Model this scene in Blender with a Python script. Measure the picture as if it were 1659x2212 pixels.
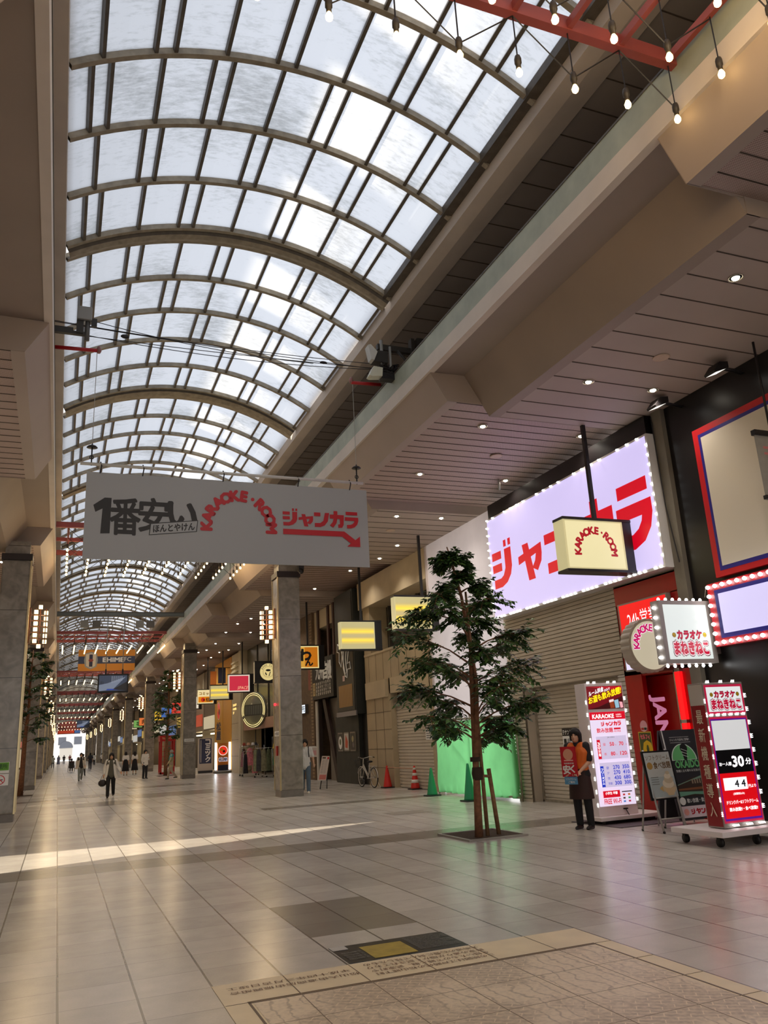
import bpy, bmesh, math, random
from mathutils import Vector, Matrix, Euler
R = math.radians
PI = math.pi
rnd = random.Random(7)
SC = bpy.context.scene
COL = SC.collection
for o in list(bpy.data.objects):
    bpy.data.objects.remove(o)

# ------------------------------------------------------------------ camera
CAMZ = 1.612
yaw, pit, rol = 0.388753062, 0.276494848, -0.0531512714
fwd = Vector((math.sin(yaw)*math.cos(pit), math.cos(yaw)*math.cos(pit), math.sin(pit)))
rgt0 = Vector((math.cos(yaw), -math.sin(yaw), 0))
up0 = rgt0.cross(fwd)
rgt = math.cos(rol)*rgt0 + math.sin(rol)*up0
upv = -math.sin(rol)*rgt0 + math.cos(rol)*up0
cd = bpy.data.cameras.new('camera')
cam = bpy.data.objects.new('camera', cd)
COL.objects.link(cam)
cam.matrix_world = Matrix(((rgt.x, upv.x, -fwd.x, 0), (rgt.y, upv.y, -fwd.y, 0), (rgt.z, upv.z, -fwd.z, CAMZ), (0, 0, 0, 1)))
cd.sensor_fit = 'VERTICAL'
cd.sensor_height = 36.0
cd.lens = 1720.63*36.0/2212.0
cd.clip_end = 600
SC.camera = cam

# ------------------------------------------------------------------ sky, sun, exposure
SKY_STRENGTH = 1.25
SUN_STRENGTH = 5.5
SC.view_settings.view_transform = 'Standard'
SC.view_settings.look = 'None'
SC.view_settings.gamma = 1.0
SC.view_settings.use_curve_mapping = False
SC.view_settings.exposure = 0.66
w = bpy.data.worlds.new('world')
SC.world = w
w.use_nodes = True
nt = w.node_tree
bg = nt.nodes['Background']
tc = nt.nodes.new('ShaderNodeTexCoord')
sp = nt.nodes.new('ShaderNodeSeparateXYZ')
rp = nt.nodes.new('ShaderNodeValToRGB')
nt.links.new(tc.outputs['Generated'], sp.inputs[0])
nt.links.new(sp.outputs['Z'], rp.inputs[0])
rp.color_ramp.elements[0].color = (0.95, 0.93, 0.9, 1)
rp.color_ramp.elements[1].color = (0.87, 0.91, 1.0, 1)
nt.links.new(rp.outputs[0], bg.inputs['Color'])
bg.inputs['Strength'].default_value = SKY_STRENGTH
sd = bpy.data.lights.new('sun', 'SUN')
sd.energy = SUN_STRENGTH
sd.color = (1.0, 0.86, 0.66)
sd.angle = R(0.55)
sun = bpy.data.objects.new('sun', sd)
COL.objects.link(sun)
SUN_DIR = Vector((0.948*math.cos(R(30)), 0.318*math.cos(R(30)), -math.sin(R(30))))
sun.rotation_euler = SUN_DIR.to_track_quat('-Z', 'Y').to_euler()
sun.location = (-20, -5, 30)
cy = SC.cycles
cy.use_denoising = True
cy.max_bounces = 7
cy.diffuse_bounces = 4
cy.glossy_bounces = 3
cy.transmission_bounces = 4
cy.transparent_max_bounces = 8
cy.sample_clamp_indirect = 4.0
cy.caustics_reflective = False
cy.caustics_refractive = False
cy.use_light_tree = True
cy.use_adaptive_sampling = True
cy.adaptive_threshold = 0.02

# ------------------------------------------------------------------ material helpers
def lin(c):
    return tuple(((v/255.0)/12.92 if v/255.0 <= 0.04045 else ((v/255.0+0.055)/1.055)**2.4) for v in c)
MATS = {}
def new_mat(name):
    m = bpy.data.materials.new(name)
    m.use_nodes = True
    return m, m.node_tree, m.node_tree.nodes['Principled BSDF']
def pm(rgb, rough=0.55, metal=0.0, noise=0.0, scale=6.0, spec=None, bump=0.0, key=None):
    """procedural surface: base colour broken up by a little noise"""
    k = key or (rgb, rough, metal, noise, scale, spec, bump)
    if k in MATS: return MATS[k]
    m, nt, b = new_mat('surface')
    c = lin(rgb)
    b.inputs['Roughness'].default_value = rough
    b.inputs['Metallic'].default_value = metal
    if spec is not None: b.inputs['Specular IOR Level'].default_value = spec
    if noise > 0:
        t = nt.nodes.new('ShaderNodeTexCoord'); n = nt.nodes.new('ShaderNodeTexNoise')
        n.inputs['Scale'].default_value = scale; n.inputs['Detail'].default_value = 6
        r = nt.nodes.new('ShaderNodeValToRGB')
        r.color_ramp.elements[0].position = 0.3; r.color_ramp.elements[1].position = 0.7
        r.color_ramp.elements[0].color = (*[v*(1-noise) for v in c], 1)
        r.color_ramp.elements[1].color = (*[min(1, v*(1+noise)) for v in c], 1)
        nt.links.new(t.outputs['Object'], n.inputs['Vector'])
        nt.links.new(n.outputs['Fac'], r.inputs[0]); nt.links.new(r.outputs[0], b.inputs['Base Color'])
        if bump:
            bp = nt.nodes.new('ShaderNodeBump'); bp.inputs['Strength'].default_value = bump; bp.inputs['Distance'].default_value = 0.01
            nt.links.new(n.outputs['Fac'], bp.inputs['Height']); nt.links.new(bp.outputs[0], b.inputs['Normal'])
    else:
        b.inputs['Base Color'].default_value = (*c, 1)
    MATS[k] = m
    return m
EMK = 0.62
def em(rgb, strength=1.0, sample=True, base=None):
    """surface of something that gives off light (lit signs, lamps, screens)"""
    k = ('em', rgb, strength, sample)
    if k in MATS: return MATS[k]
    m, nt, b = new_mat('lit')
    c = lin(rgb)
    b.inputs['Base Color'].default_value = (*[v*0.5 for v in c], 1)
    b.inputs['Roughness'].default_value = 0.35
    b.inputs['Emission Color'].default_value = (*c, 1)
    b.inputs['Emission Strength'].default_value = strength*(EMK if strength < 2 else 1)
    try: m.cycles.emission_sampling = 'AUTO' if sample else 'NONE'
    except Exception: pass
    MATS[k] = m
    return m

# ------------------------------------------------------------------ object helpers
def tag(o, label=None, cat=None, group=None, kind=None):
    if label: o['label'] = label
    if cat: o['category'] = cat
    if group: o['group'] = group
    if kind: o['kind'] = kind
    return o
def thing(name, label, cat, loc=(0, 0, 0), rz=0.0, group=None, kind=None):
    o = bpy.data.objects.new(name, None)
    o.empty_display_size = 0.1
    COL.objects.link(o)
    o.location = loc; o.rotation_euler = (0, 0, rz)
    return tag(o, label, cat, group, kind)
def copy_tree(o, parent=None):
    c = o.copy(); COL.objects.link(c)
    if parent is not None: c.parent = parent
    for ch in list(o.children): copy_tree(ch, c)
    return c
class MB:
    """collects shapes, each with a material, and links them as one mesh object"""
    def __init__(s):
        s.bm = bmesh.new(); s.mats = []
    def mi(s, m):
        if m is None: return 0
        if m not in s.mats: s.mats.append(m)
        return s.mats.index(m)
    def poly(s, pts, m=None):
        f = s.bm.faces.new([s.bm.verts.new(p) for p in pts]); f.material_index = s.mi(m); return f
    def box(s, x0, x1, y0, y1, z0, z1, m=None, bev=0.0, M=None):
        v = [s.bm.verts.new(p) for p in ((x0,y0,z0),(x1,y0,z0),(x1,y1,z0),(x0,y1,z0),(x0,y0,z1),(x1,y0,z1),(x1,y1,z1),(x0,y1,z1))]
        fs = [s.bm.faces.new([v[i] for i in q]) for q in ((3,2,1,0),(4,5,6,7),(0,1,5,4),(1,2,6,5),(2,3,7,6),(3,0,4,7))]
        k = s.mi(m)
        for f in fs: f.material_index = k
        if M is not None: bmesh.ops.transform(s.bm, matrix=M, verts=v)
        if bev > 0:
            es = {e for f in fs for e in f.edges}
            r = bmesh.ops.bevel(s.bm, geom=list(es), offset=bev, segments=2, affect='EDGES', profile=0.7)
            for f in r['faces']: f.material_index = k
        return fs
    def prism(s, pts2, a0, a1, axis='y', m=None):
        """closed polygon of 2D points extruded along an axis (y: points are x,z; x: points are y,z; z: points are x,y)"""
        def P(p, a):
            return (p[0], a, p[1]) if axis == 'y' else ((a, p[0], p[1]) if axis == 'x' else (p[0], p[1], a))
        A = [s.bm.verts.new(P(p, a0)) for p in pts2]; B = [s.bm.verts.new(P(p, a1)) for p in pts2]
        k = s.mi(m); n = len(pts2); out = []
        out.append(s.bm.faces.new(A)); out.append(s.bm.faces.new(B[::-1]))
        for i in range(n):
            out.append(s.bm.faces.new((A[i], B[i], B[(i+1) % n], A[(i+1) % n])))
        for f in out: f.material_index = k
        bmesh.ops.recalc_face_normals(s.bm, faces=out)
        return out
    def tube(s, pts, r, n=8, m=None, cap=True, closed=False):
        pts = [Vector(p) for p in pts]; L = len(pts)
        rs = r if isinstance(r, (list, tuple)) else [r]*L
        rings = []; prev = None
        for i, p in enumerate(pts):
            if closed: d = pts[(i+1) % L]-pts[i-1]
            else: d = (pts[min(i+1, L-1)]-pts[max(i-1, 0)])
            if d.length < 1e-9: d = Vector((0, 0, 1))
            d.normalize()
            if prev is None:
                a = d.cross(Vector((0, 0, 1)) if abs(d.z) < 0.9 else Vector((1, 0, 0))).normalized()
            else:
                a = (prev - d*prev.dot(d)).normalized()
            prev = a; b = d.cross(a)
            rings.append([s.bm.verts.new(p+(a*math.cos(2*PI*j/n)+b*math.sin(2*PI*j/n))*rs[i]) for j in range(n)])
        k = s.mi(m); out = []
        for i in range(L if closed else L-1):
            A, B = rings[i], rings[(i+1) % L]
            for j in range(n):
                out.append(s.bm.faces.new((A[j], A[(j+1) % n], B[(j+1) % n], B[j])))
        if cap and not closed:
            out.append(s.bm.faces.new(rings[0][::-1])); out.append(s.bm.faces.new(rings[-1]))
        for f in out: f.material_index = k; f.smooth = n > 5
        return out
    def lathe(s, prof, c=(0, 0, 0), n=16, m=None, M=None):
        """profile of (radius, z) turned about z"""
        rings = []; vs = []
        for r, z in prof:
            if r < 1e-6:
                q = [s.bm.verts.new((c[0], c[1], c[2]+z))]
            else:
                q = [s.bm.verts.new((c[0]+r*math.cos(2*PI*j/n), c[1]+r*math.sin(2*PI*j/n), c[2]+z)) for j in range(n)]
            rings.append(q); vs += q
        k = s.mi(m)
        for A, B in zip(rings, rings[1:]):
            if len(A) == 1 and len(B) == 1: continue
            for j in range(n):
                if len(A) == 1: f = s.bm.faces.new((A[0], B[(j+1) % n], B[j]))
                elif len(B) == 1: f = s.bm.faces.new((A[j], A[(j+1) % n], B[0]))
                else: f = s.bm.faces.new((A[j], A[(j+1) % n], B[(j+1) % n], B[j]))
                f.material_index = k; f.smooth = True
        if len(rings[0]) > 1: f = s.bm.faces.new(rings[0][::-1]); f.material_index = k
        if len(rings[-1]) > 1: f = s.bm.faces.new(rings[-1]); f.material_index = k
        if M is not None: bmesh.ops.transform(s.bm, matrix=M, verts=vs)
        return vs
    def ball(s, c, r, m=None, seg=12, rings=8, sc=(1, 1, 1)):
        M = Matrix.Translation(c) @ Matrix.Diagonal((r*sc[0], r*sc[1], r*sc[2], 1))
        q = bmesh.ops.create_uvsphere(s.bm, u_segments=seg, v_segments=rings, radius=1.0, matrix=M)
        k = s.mi(m)
        for v in q['verts']:
            for f in v.link_faces: f.material_index = k; f.smooth = True
    def mesh(s, me, M, m):
        """adds a mesh datablock transformed by M"""
        vs = [s.bm.verts.new(M @ v.co) for v in me.vertices]; k = s.mi(m)
        for p in me.polygons:
            try: f = s.bm.faces.new([vs[i] for i in p.vertices]); f.material_index = k
            except ValueError: pass
    def build(s, name, m=None, parent=None, loc=None, rot=None, smooth=False):
        me = bpy.data.meshes.new(name)
        if m is not None and not s.mats: s.mats = [m]
        s.bm.to_mesh(me); s.bm.free()
        for k in s.mats: me.materials.append(k)
        o = bpy.data.objects.new(name, me); COL.objects.link(o)
        if parent is not None: o.parent = parent
        if loc is not None: o.location = loc
        if rot is not None: o.rotation_euler = rot
        if smooth:
            for p in me.polygons: p.use_smooth = True
        return o
def wm(o):
    b = Matrix.LocRotScale(o.location, o.rotation_euler, o.scale)
    return wm(o.parent) @ o.matrix_parent_inverse @ b if o.parent else b
def adopt(o, parent):
    """make o a child; o was built in world coordinates"""
    if parent is not None:
        o.parent = parent; o.matrix_parent_inverse = wm(parent).inverted()
    return o
def local(o, parent):
    """make o a child; o was built in its parent's coordinates"""
    if parent is not None: o.parent = parent
    return o
def structs(name, mb):
    """links each separate solid of mb as its own piece of the shell"""
    bm = mb.bm; seen = set(); n = 0
    bm.verts.ensure_lookup_table()
    for v0 in bm.verts:
        if v0 in seen: continue
        isl = {v0}; st = [v0]
        while st:
            v = st.pop()
            for e in v.link_edges:
                q = e.other_vert(v)
                if q not in isl: isl.add(q); st.append(q)
        seen |= isl
        m2 = MB(); m2.mats = list(mb.mats); mp = {v: m2.bm.verts.new(v.co) for v in isl}
        fs = {f for v in isl for f in v.link_faces}
        for f in fs:
            g = m2.bm.faces.new([mp[v] for v in f.verts]); g.material_index = f.material_index; g.smooth = f.smooth
        used = sorted({f.material_index for f in m2.bm.faces})
        struct(m2.build(name))
    bm.free()
def struct(o, label=None, cat=None):
    o['kind'] = 'structure'
    if label: o['label'] = label
    if cat: o['category'] = cat
    return o

# ------------------------------------------------------------------ flat artwork on a panel: lettering, bars, discs
TXT = {}
def bold_shifts(b):
    if b <= 0.014: return [(0, 0, 0)]
    b *= 0.72
    return [(x*b, y*b, 0.0012*i) for i, (x, y) in enumerate(((0, 0), (1, 0), (-1, 0), (0, 1), (0, -1), (.7, .7), (-.7, .7), (.7, -.7), (-.7, -.7)))]
def text_me(s, bold):
    bold = 0.0
    k = (s, bold)
    if k in TXT: return TXT[k]
    c = bpy.data.curves.new('letters', 'FONT')
    c.body = s; c.size = 1.0; c.resolution_u = 2; c.offset = bold; c.fill_mode = 'BOTH'
    o = bpy.data.objects.new('letters', c)
    me = bpy.data.meshes.new_from_object(o)
    bpy.data.objects.remove(o); bpy.data.curves.remove(c)
    xs = [v.co.x for v in me.vertices] or [0, 1]; ys = [v.co.y for v in me.vertices] or [0, 1]
    TXT[k] = (me, min(xs), max(xs), min(ys), max(ys))
    return TXT[k]
KANA = {
 'ジ': [[(.02,.64),(.42,.64),(.42,.82),(.02,.82)], [(.02,.36),(.42,.36),(.42,.54),(.02,.54)], [(.56,.82),(.84,.82),(.84,.40),(.77,.22),(.6,.07),(.38,0),(.05,0),(.05,.2),(.34,.2),(.46,.25),(.56,.40)], [(.55,.87),(.66,.87),(.66,1.02),(.55,1.02)], [(.74,.87),(.85,.87),(.85,1.02),(.74,1.02)]],
 'ャ': [[(.2,1.0),(.46,1.0),(.66,0),(.38,0)], [(0,.5),(.76,.64),(.7,.46),(.56,.3),(.78,.18),(.96,.4),(1.0,.6),(1.0,.88),(0,.72)]],
 'ン': [[(0,.64),(.42,.64),(.42,.86),(0,.86)], [(.04,0),(.04,.23),(.4,.24),(.6,.38),(.72,.86),(1.0,.86),(.9,.36),(.68,.1),(.40,0)]],
 'カ': [[(0,.54),(1.0,.54),(1.0,.78),(0,.78)], [(.28,1.0),(.55,1.0),(.55,.62),(.47,.28),(.22,0),(0,.13),(.2,.34),(.28,.6)], [(.72,.66),(1.0,.66),(.97,.2),(.86,.02),(.58,0),(.58,.2),(.7,.22)]],
 'ラ': [[(.08,.80),(.94,.80),(.94,1),(.08,1)], [(.0,.46),(.0,.67),(1.0,.67),(1.0,.46),(.91,.25),(.71,.08),(.42,0),(.14,0),(.14,.21),(.4,.22),(.57,.28),(.68,.38),(.71,.46)]]}
class Art:
    """flat artwork on a panel whose lower left corner is O, with unit axes U (right) and V (up); N = U x V faces the viewer"""
    def __init__(s, O, U, V, w, h):
        s.O = Vector(O); s.U = Vector(U).normalized(); s.V = Vector(V).normalized(); s.N = s.U.cross(s.V)
        s.w, s.h = w, h; s.mb = MB(); s.k = 0; s.extra = 0.0
    def P(s, u, v, d): return s.O + s.U*u*s.w + s.V*v*s.h + s.N*d
    def lay(s, d):
        s.k += 1
        return (0.002 + s.k*0.0003 + s.extra) if d is None else d
    def rect(s, u0, v0, u1, v1, m, d=None):
        d = s.lay(d); s.mb.poly([s.P(u0, v0, d), s.P(u1, v0, d), s.P(u1, v1, d), s.P(u0, v1, d)], m)
    def poly(s, pts, m, d=None):
        d = s.lay(d); s.mb.poly([s.P(u, v, d) for u, v in pts], m)
    def disc(s, u, v, r, m, d=None, n=32, a0=0, a1=360, r_in=0.0, ry=None):
        """r in metres"""
        d = s.lay(d); ry = ry or r; c = s.O + s.U*u*s.w + s.V*v*s.h + s.N*d
        k = max(3, int(n*(a1-a0)/360)); full = abs(a1-a0-360) < 1e-6
        A = [R(a0+(a1-a0)*i/k) for i in range(k+(0 if full else 1))]
        out = [c+s.U*math.cos(a)*r+s.V*math.sin(a)*ry for a in A]
        if r_in > 0:
            q = r_in/r
            inn = [c+(p-c)*q for p in out]
            for i in range(k):
                j = (i+1) % len(out); s.mb.poly([out[i], out[j], inn[j], inn[i]], m)
        else:
            s.mb.poly(out, m)
    def text(s, t, u0, v0, u1, v1, m, bold=0.02, keep=False, skew=0.0, rise=0.0, d=None):
        me, x0, x1, y0, y1 = text_me(t, bold)
        if x1-x0 < 1e-6 or y1-y0 < 1e-6: return
        W, H = (u1-u0)*s.w, (v1-v0)*s.h
        sx, sy = W/(x1-x0), H/(y1-y0)
        if keep:
            q = min(sx, sy); sx = sy = q
        d = s.lay(d)
        ox = u0*s.w + (W-sx*(x1-x0))/2; oy = v0*s.h + (H-sy*(y1-y0))/2
        c = s.O + s.N*d
        ux = s.U*sx + s.V*rise*sx; vy = s.V*sy + s.U*skew*sy
        o = c + s.U*ox + s.V*oy - ux*x0 - vy*y0
        M = Matrix(((ux.x, vy.x, s.N.x, o.x), (ux.y, vy.y, s.N.y, o.y), (ux.z, vy.z, s.N.z, o.z), (0, 0, 0, 1)))
        if bold > 0.014: s.extra += 0.0008
        for bx, by, bz in bold_shifts(bold): s.mb.mesh(me, Matrix.Translation(s.N*bz*0.09) @ M @ Matrix.Translation((bx, by, 0)), m)
    def vtext(s, t, u0, v0, u1, v1, m, bold=0.02, gap=0.12):
        n = len(t); H = (v1-v0)/n
        for i, ch in enumerate(t.replace('ー', '｜')):
            b = v1-(i+1)*H
            if ch == '｜':
                um = (u0+u1)/2; s.rect(um-(u1-u0)*0.07, b+H*0.12, um+(u1-u0)*0.07, b+H*0.88, m); continue
            s.text(ch, u0, b+H*gap/2, u1, b+H*(1-gap/2), m, bold)
    def arc(s, t, u, v, r, a0, a1, size, m, bold=0.03, d=None):
        """letters along a circle, angles in degrees clockwise from a0 to a1 (90 = top); size in metres"""
        n = len(t); d = s.lay(d)
        c = s.O + s.U*u*s.w + s.V*v*s.h + s.N*d
        for i, ch in enumerate(t):
            if ch == ' ': continue
            a = R(a0+(a1-a0)*(i+0.5)/n)
            me, x0, x1, y0, y1 = text_me(ch, bold)
            er = s.U*math.cos(a)+s.V*math.sin(a); et = s.U*math.sin(a)-s.V*math.cos(a)
            q = size/0.72
            o = c + er*r - et*q*(x0+x1)/2
            M = Matrix(((et.x*q, er.x*q, s.N.x, o.x), (et.y*q, er.y*q, s.N.y, o.y), (et.z*q, er.z*q, s.N.z, o.z), (0, 0, 0, 1)))
            for bx, by, bz in bold_shifts(bold): s.mb.mesh(me, Matrix.Translation(s.N*bz*0.09) @ M @ Matrix.Translation((bx, by, 0)), m)
    def kana(s, ch, u0, v0, u1, v1, m):
        """block lettering of the karaoke logo"""
        for pl in KANA[ch]: s.poly([(u0+(u1-u0)*x, v0+(v1-v0)*y) for x, y in pl], m)
    def build(s, name, parent, world=True):
        o = s.mb.build(name)
        return adopt(o, parent) if world else local(o, parent)
# ================================================================== the shell of the arcade
YN, YF = -12.0, 262.0          # roofed length of the street
XB0, XB1 = -0.355, 5.95       # inner faces of the two roof beams
CX = 2.8

# ---------------------------------------------------------------- floor
def floor_mat():
    m, nt, b = new_mat('floor_tiles')
    N = nt.nodes.new; L = nt.links.new
    g = N('ShaderNodeNewGeometry'); sx = N('ShaderNodeSeparateXYZ'); L(g.outputs['Position'], sx.inputs[0])
    def math_(op, a, v=None, c=None):
        n = N('ShaderNodeMath'); n.operation = op
        for i, q in enumerate((a, v, c)):
            if q is None: continue
            if isinstance(q, (int, float)): n.inputs[i].default_value = q
            else: L(q, n.inputs[i])
        return n.outputs[0]
    tx = math_('DIVIDE', math_('SUBTRACT', sx.outputs['X'], 0.09), 0.503)
    ty = math_('DIVIDE', math_('SUBTRACT', sx.outputs['Y'], 6.31), 0.5)
    def joint(t, wd):
        f = math_('FRACT', t)
        e = math_('MINIMUM', f, math_('SUBTRACT', 1.0, f))
        return math_('LESS_THAN', e, wd)
    jx = joint(tx, 0.016); jy = joint(ty, 0.0065)
    cell = N('ShaderNodeCombineXYZ'); L(math_('FLOOR', tx), cell.inputs[0]); L(math_('FLOOR', ty), cell.inputs[1])
    wn = N('ShaderNodeTexWhiteNoise'); wn.noise_dimensions = '2D'; L(cell.outputs[0], wn.inputs['Vector'])
    big = N('ShaderNodeTexNoise'); big.inputs['Scale'].default_value = 0.5; big.inputs['Detail'].default_value = 4; L(g.outputs['Position'], big.inputs['Vector'])
    fine = N('ShaderNodeTexNoise'); fine.inputs['Scale'].default_value = 60; fine.inputs['Detail'].default_value = 3; L(g.outputs['Position'], fine.inputs['Vector'])
    wear = N('ShaderNodeTexNoise'); wear.inputs['Scale'].default_value = 5; wear.inputs['Detail'].default_value = 8; L(g.outputs['Position'], wear.inputs['Vector'])
    v = math_('ADD', math_('MULTIPLY', wn.outputs['Value'], 0.18), math_('ADD', math_('MULTIPLY', big.outputs['Fac'], 0.40), math_('ADD', math_('MULTIPLY', wear.outputs['Fac'], 0.3), math_('MULTIPLY', fine.outputs['Fac'], 0.16))))
    rp = N('ShaderNodeValToRGB'); L(v, rp.inputs[0])
    rp.color_ramp.elements[0].position = 0.25; rp.color_ramp.elements[0].color = (*lin((174, 168, 160)), 1)
    rp.color_ramp.elements[1].position = 0.85; rp.color_ramp.elements[1].color = (*lin((228, 222, 214)), 1)
    # inlaid bands and panels of darker granite
    def inside(x0, x1, y0, y1):
        a = math_('MULTIPLY', math_('GREATER_THAN', sx.outputs['X'], x0), math_('LESS_THAN', sx.outputs['X'], x1))
        c = math_('MULTIPLY', math_('GREATER_THAN', sx.outputs['Y'], y0), math_('LESS_THAN', sx.outputs['Y'], y1))
        return math_('MULTIPLY', a, c)
    dark = None
    for q in [(-5, 12.5, 12.81, 13.81), (2.1, 3.11, 7.31, 8.81), (0.09, 2.6, 28.3, 30.8), (2.6, 5.9, 31.3, 34.3), (-1.9, 0.09, 33.5, 34.6), (3.1, 6.1, 39.5, 41.5), (0.09, 2.4, 34.4, 36.6), (5.0, 12.5, 21.3, 22.0)]:
        t = inside(*q); dark = t if dark is None else math_('MAXIMUM', dark, t)
    mix = N('ShaderNodeMix'); mix.data_type = 'RGBA'; L(math_('MULTIPLY', dark, 0.8), mix.inputs['Factor']); L(rp.outputs[0], mix.inputs['A'])
    mix.inputs['B'].default_value = (*lin((118, 110, 100)), 1)
    jn = math_('MULTIPLY', math_('MAXIMUM', jx, math_('MULTIPLY', jy, 0.55)), 0.8)
    m2 = N('ShaderNodeMix'); m2.data_type = 'RGBA'; L(jn, m2.inputs['Factor']); L(mix.outputs['Result'], m2.inputs['A'])
    m2.inputs['B'].default_value = (*lin((52, 46, 40)), 1)
    L(m2.outputs['Result'], b.inputs['Base Color'])
    rr = math_('ADD', 0.19, math_('MULTIPLY', big.outputs['Fac'], 0.12)); L(rr, b.inputs['Roughness'])
    b.inputs['Specular IOR Level'].default_value = 0.55
    bp = N('ShaderNodeBump'); bp.inputs['Strength'].default_value = 0.12; bp.inputs['Distance'].default_value = 0.004
    L(math_('SUBTRACT', math_('MULTIPLY', wear.outputs['Fac'], 0.08), jn), bp.inputs['Height']); L(bp.outputs[0], b.inputs['Normal'])
    return m
mb = MB(); mb.box(-30, 32, -30, 260, -0.3, 0.0, floor_mat())
struct(mb.build('floor'))

# ---------------------------------------------------------------- materials of the shell
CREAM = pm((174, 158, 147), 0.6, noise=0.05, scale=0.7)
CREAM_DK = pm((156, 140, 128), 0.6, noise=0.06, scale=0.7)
PLASTER = pm((216, 204, 192), 0.6, noise=0.08, scale=1.2)
FASCIA = pm((166, 172, 156), 0.5, noise=0.16, scale=2.2, bump=0.2)
DARKSOF = pm((140, 132, 128), 0.6, noise=0.05, scale=0.8)
JOINT = pm((70, 58, 50), 0.8)
STEEL = pm((150, 140, 122), 0.5, noise=0.25, scale=7)
STEEL_DK = pm((84, 76, 66), 0.5, noise=0.25, scale=7)
RUST = pm((140, 112, 84), 0.6, noise=0.4, scale=5)
BLACKM = pm((22, 20, 20), 0.5)
CHROME = pm((190, 190, 190), 0.25, 1.0)
def perf_mat():
    """cream metal strips running along x with fine rows of slots"""
    m, nt, b = new_mat('perforated_strips')
    N = nt.nodes.new; L = nt.links.new
    g = N('ShaderNodeNewGeometry')
    mp = N('ShaderNodeMapping'); mp.inputs['Scale'].default_value = (62, 46, 1); L(g.outputs['Position'], mp.inputs[0])
    br = N('ShaderNodeTexBrick'); L(mp.outputs[0], br.inputs['Vector'])
    br.inputs['Scale'].default_value = 1.0; br.inputs['Mortar Size'].default_value = 0.18; br.inputs['Brick Width'].default_value = 1.6; br.inputs['Row Height'].default_value = 1.0
    br.inputs['Color1'].default_value = (*lin((126, 102, 94)), 1); br.inputs['Color2'].default_value = (*lin((132, 108, 100)), 1); br.inputs['Mortar'].default_value = (*lin((206, 184, 174)), 1)
    L(br.outputs['Color'], b.inputs['Base Color']); b.inputs['Roughness'].default_value = 0.5
    return m
PERF = perf_mat()

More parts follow.
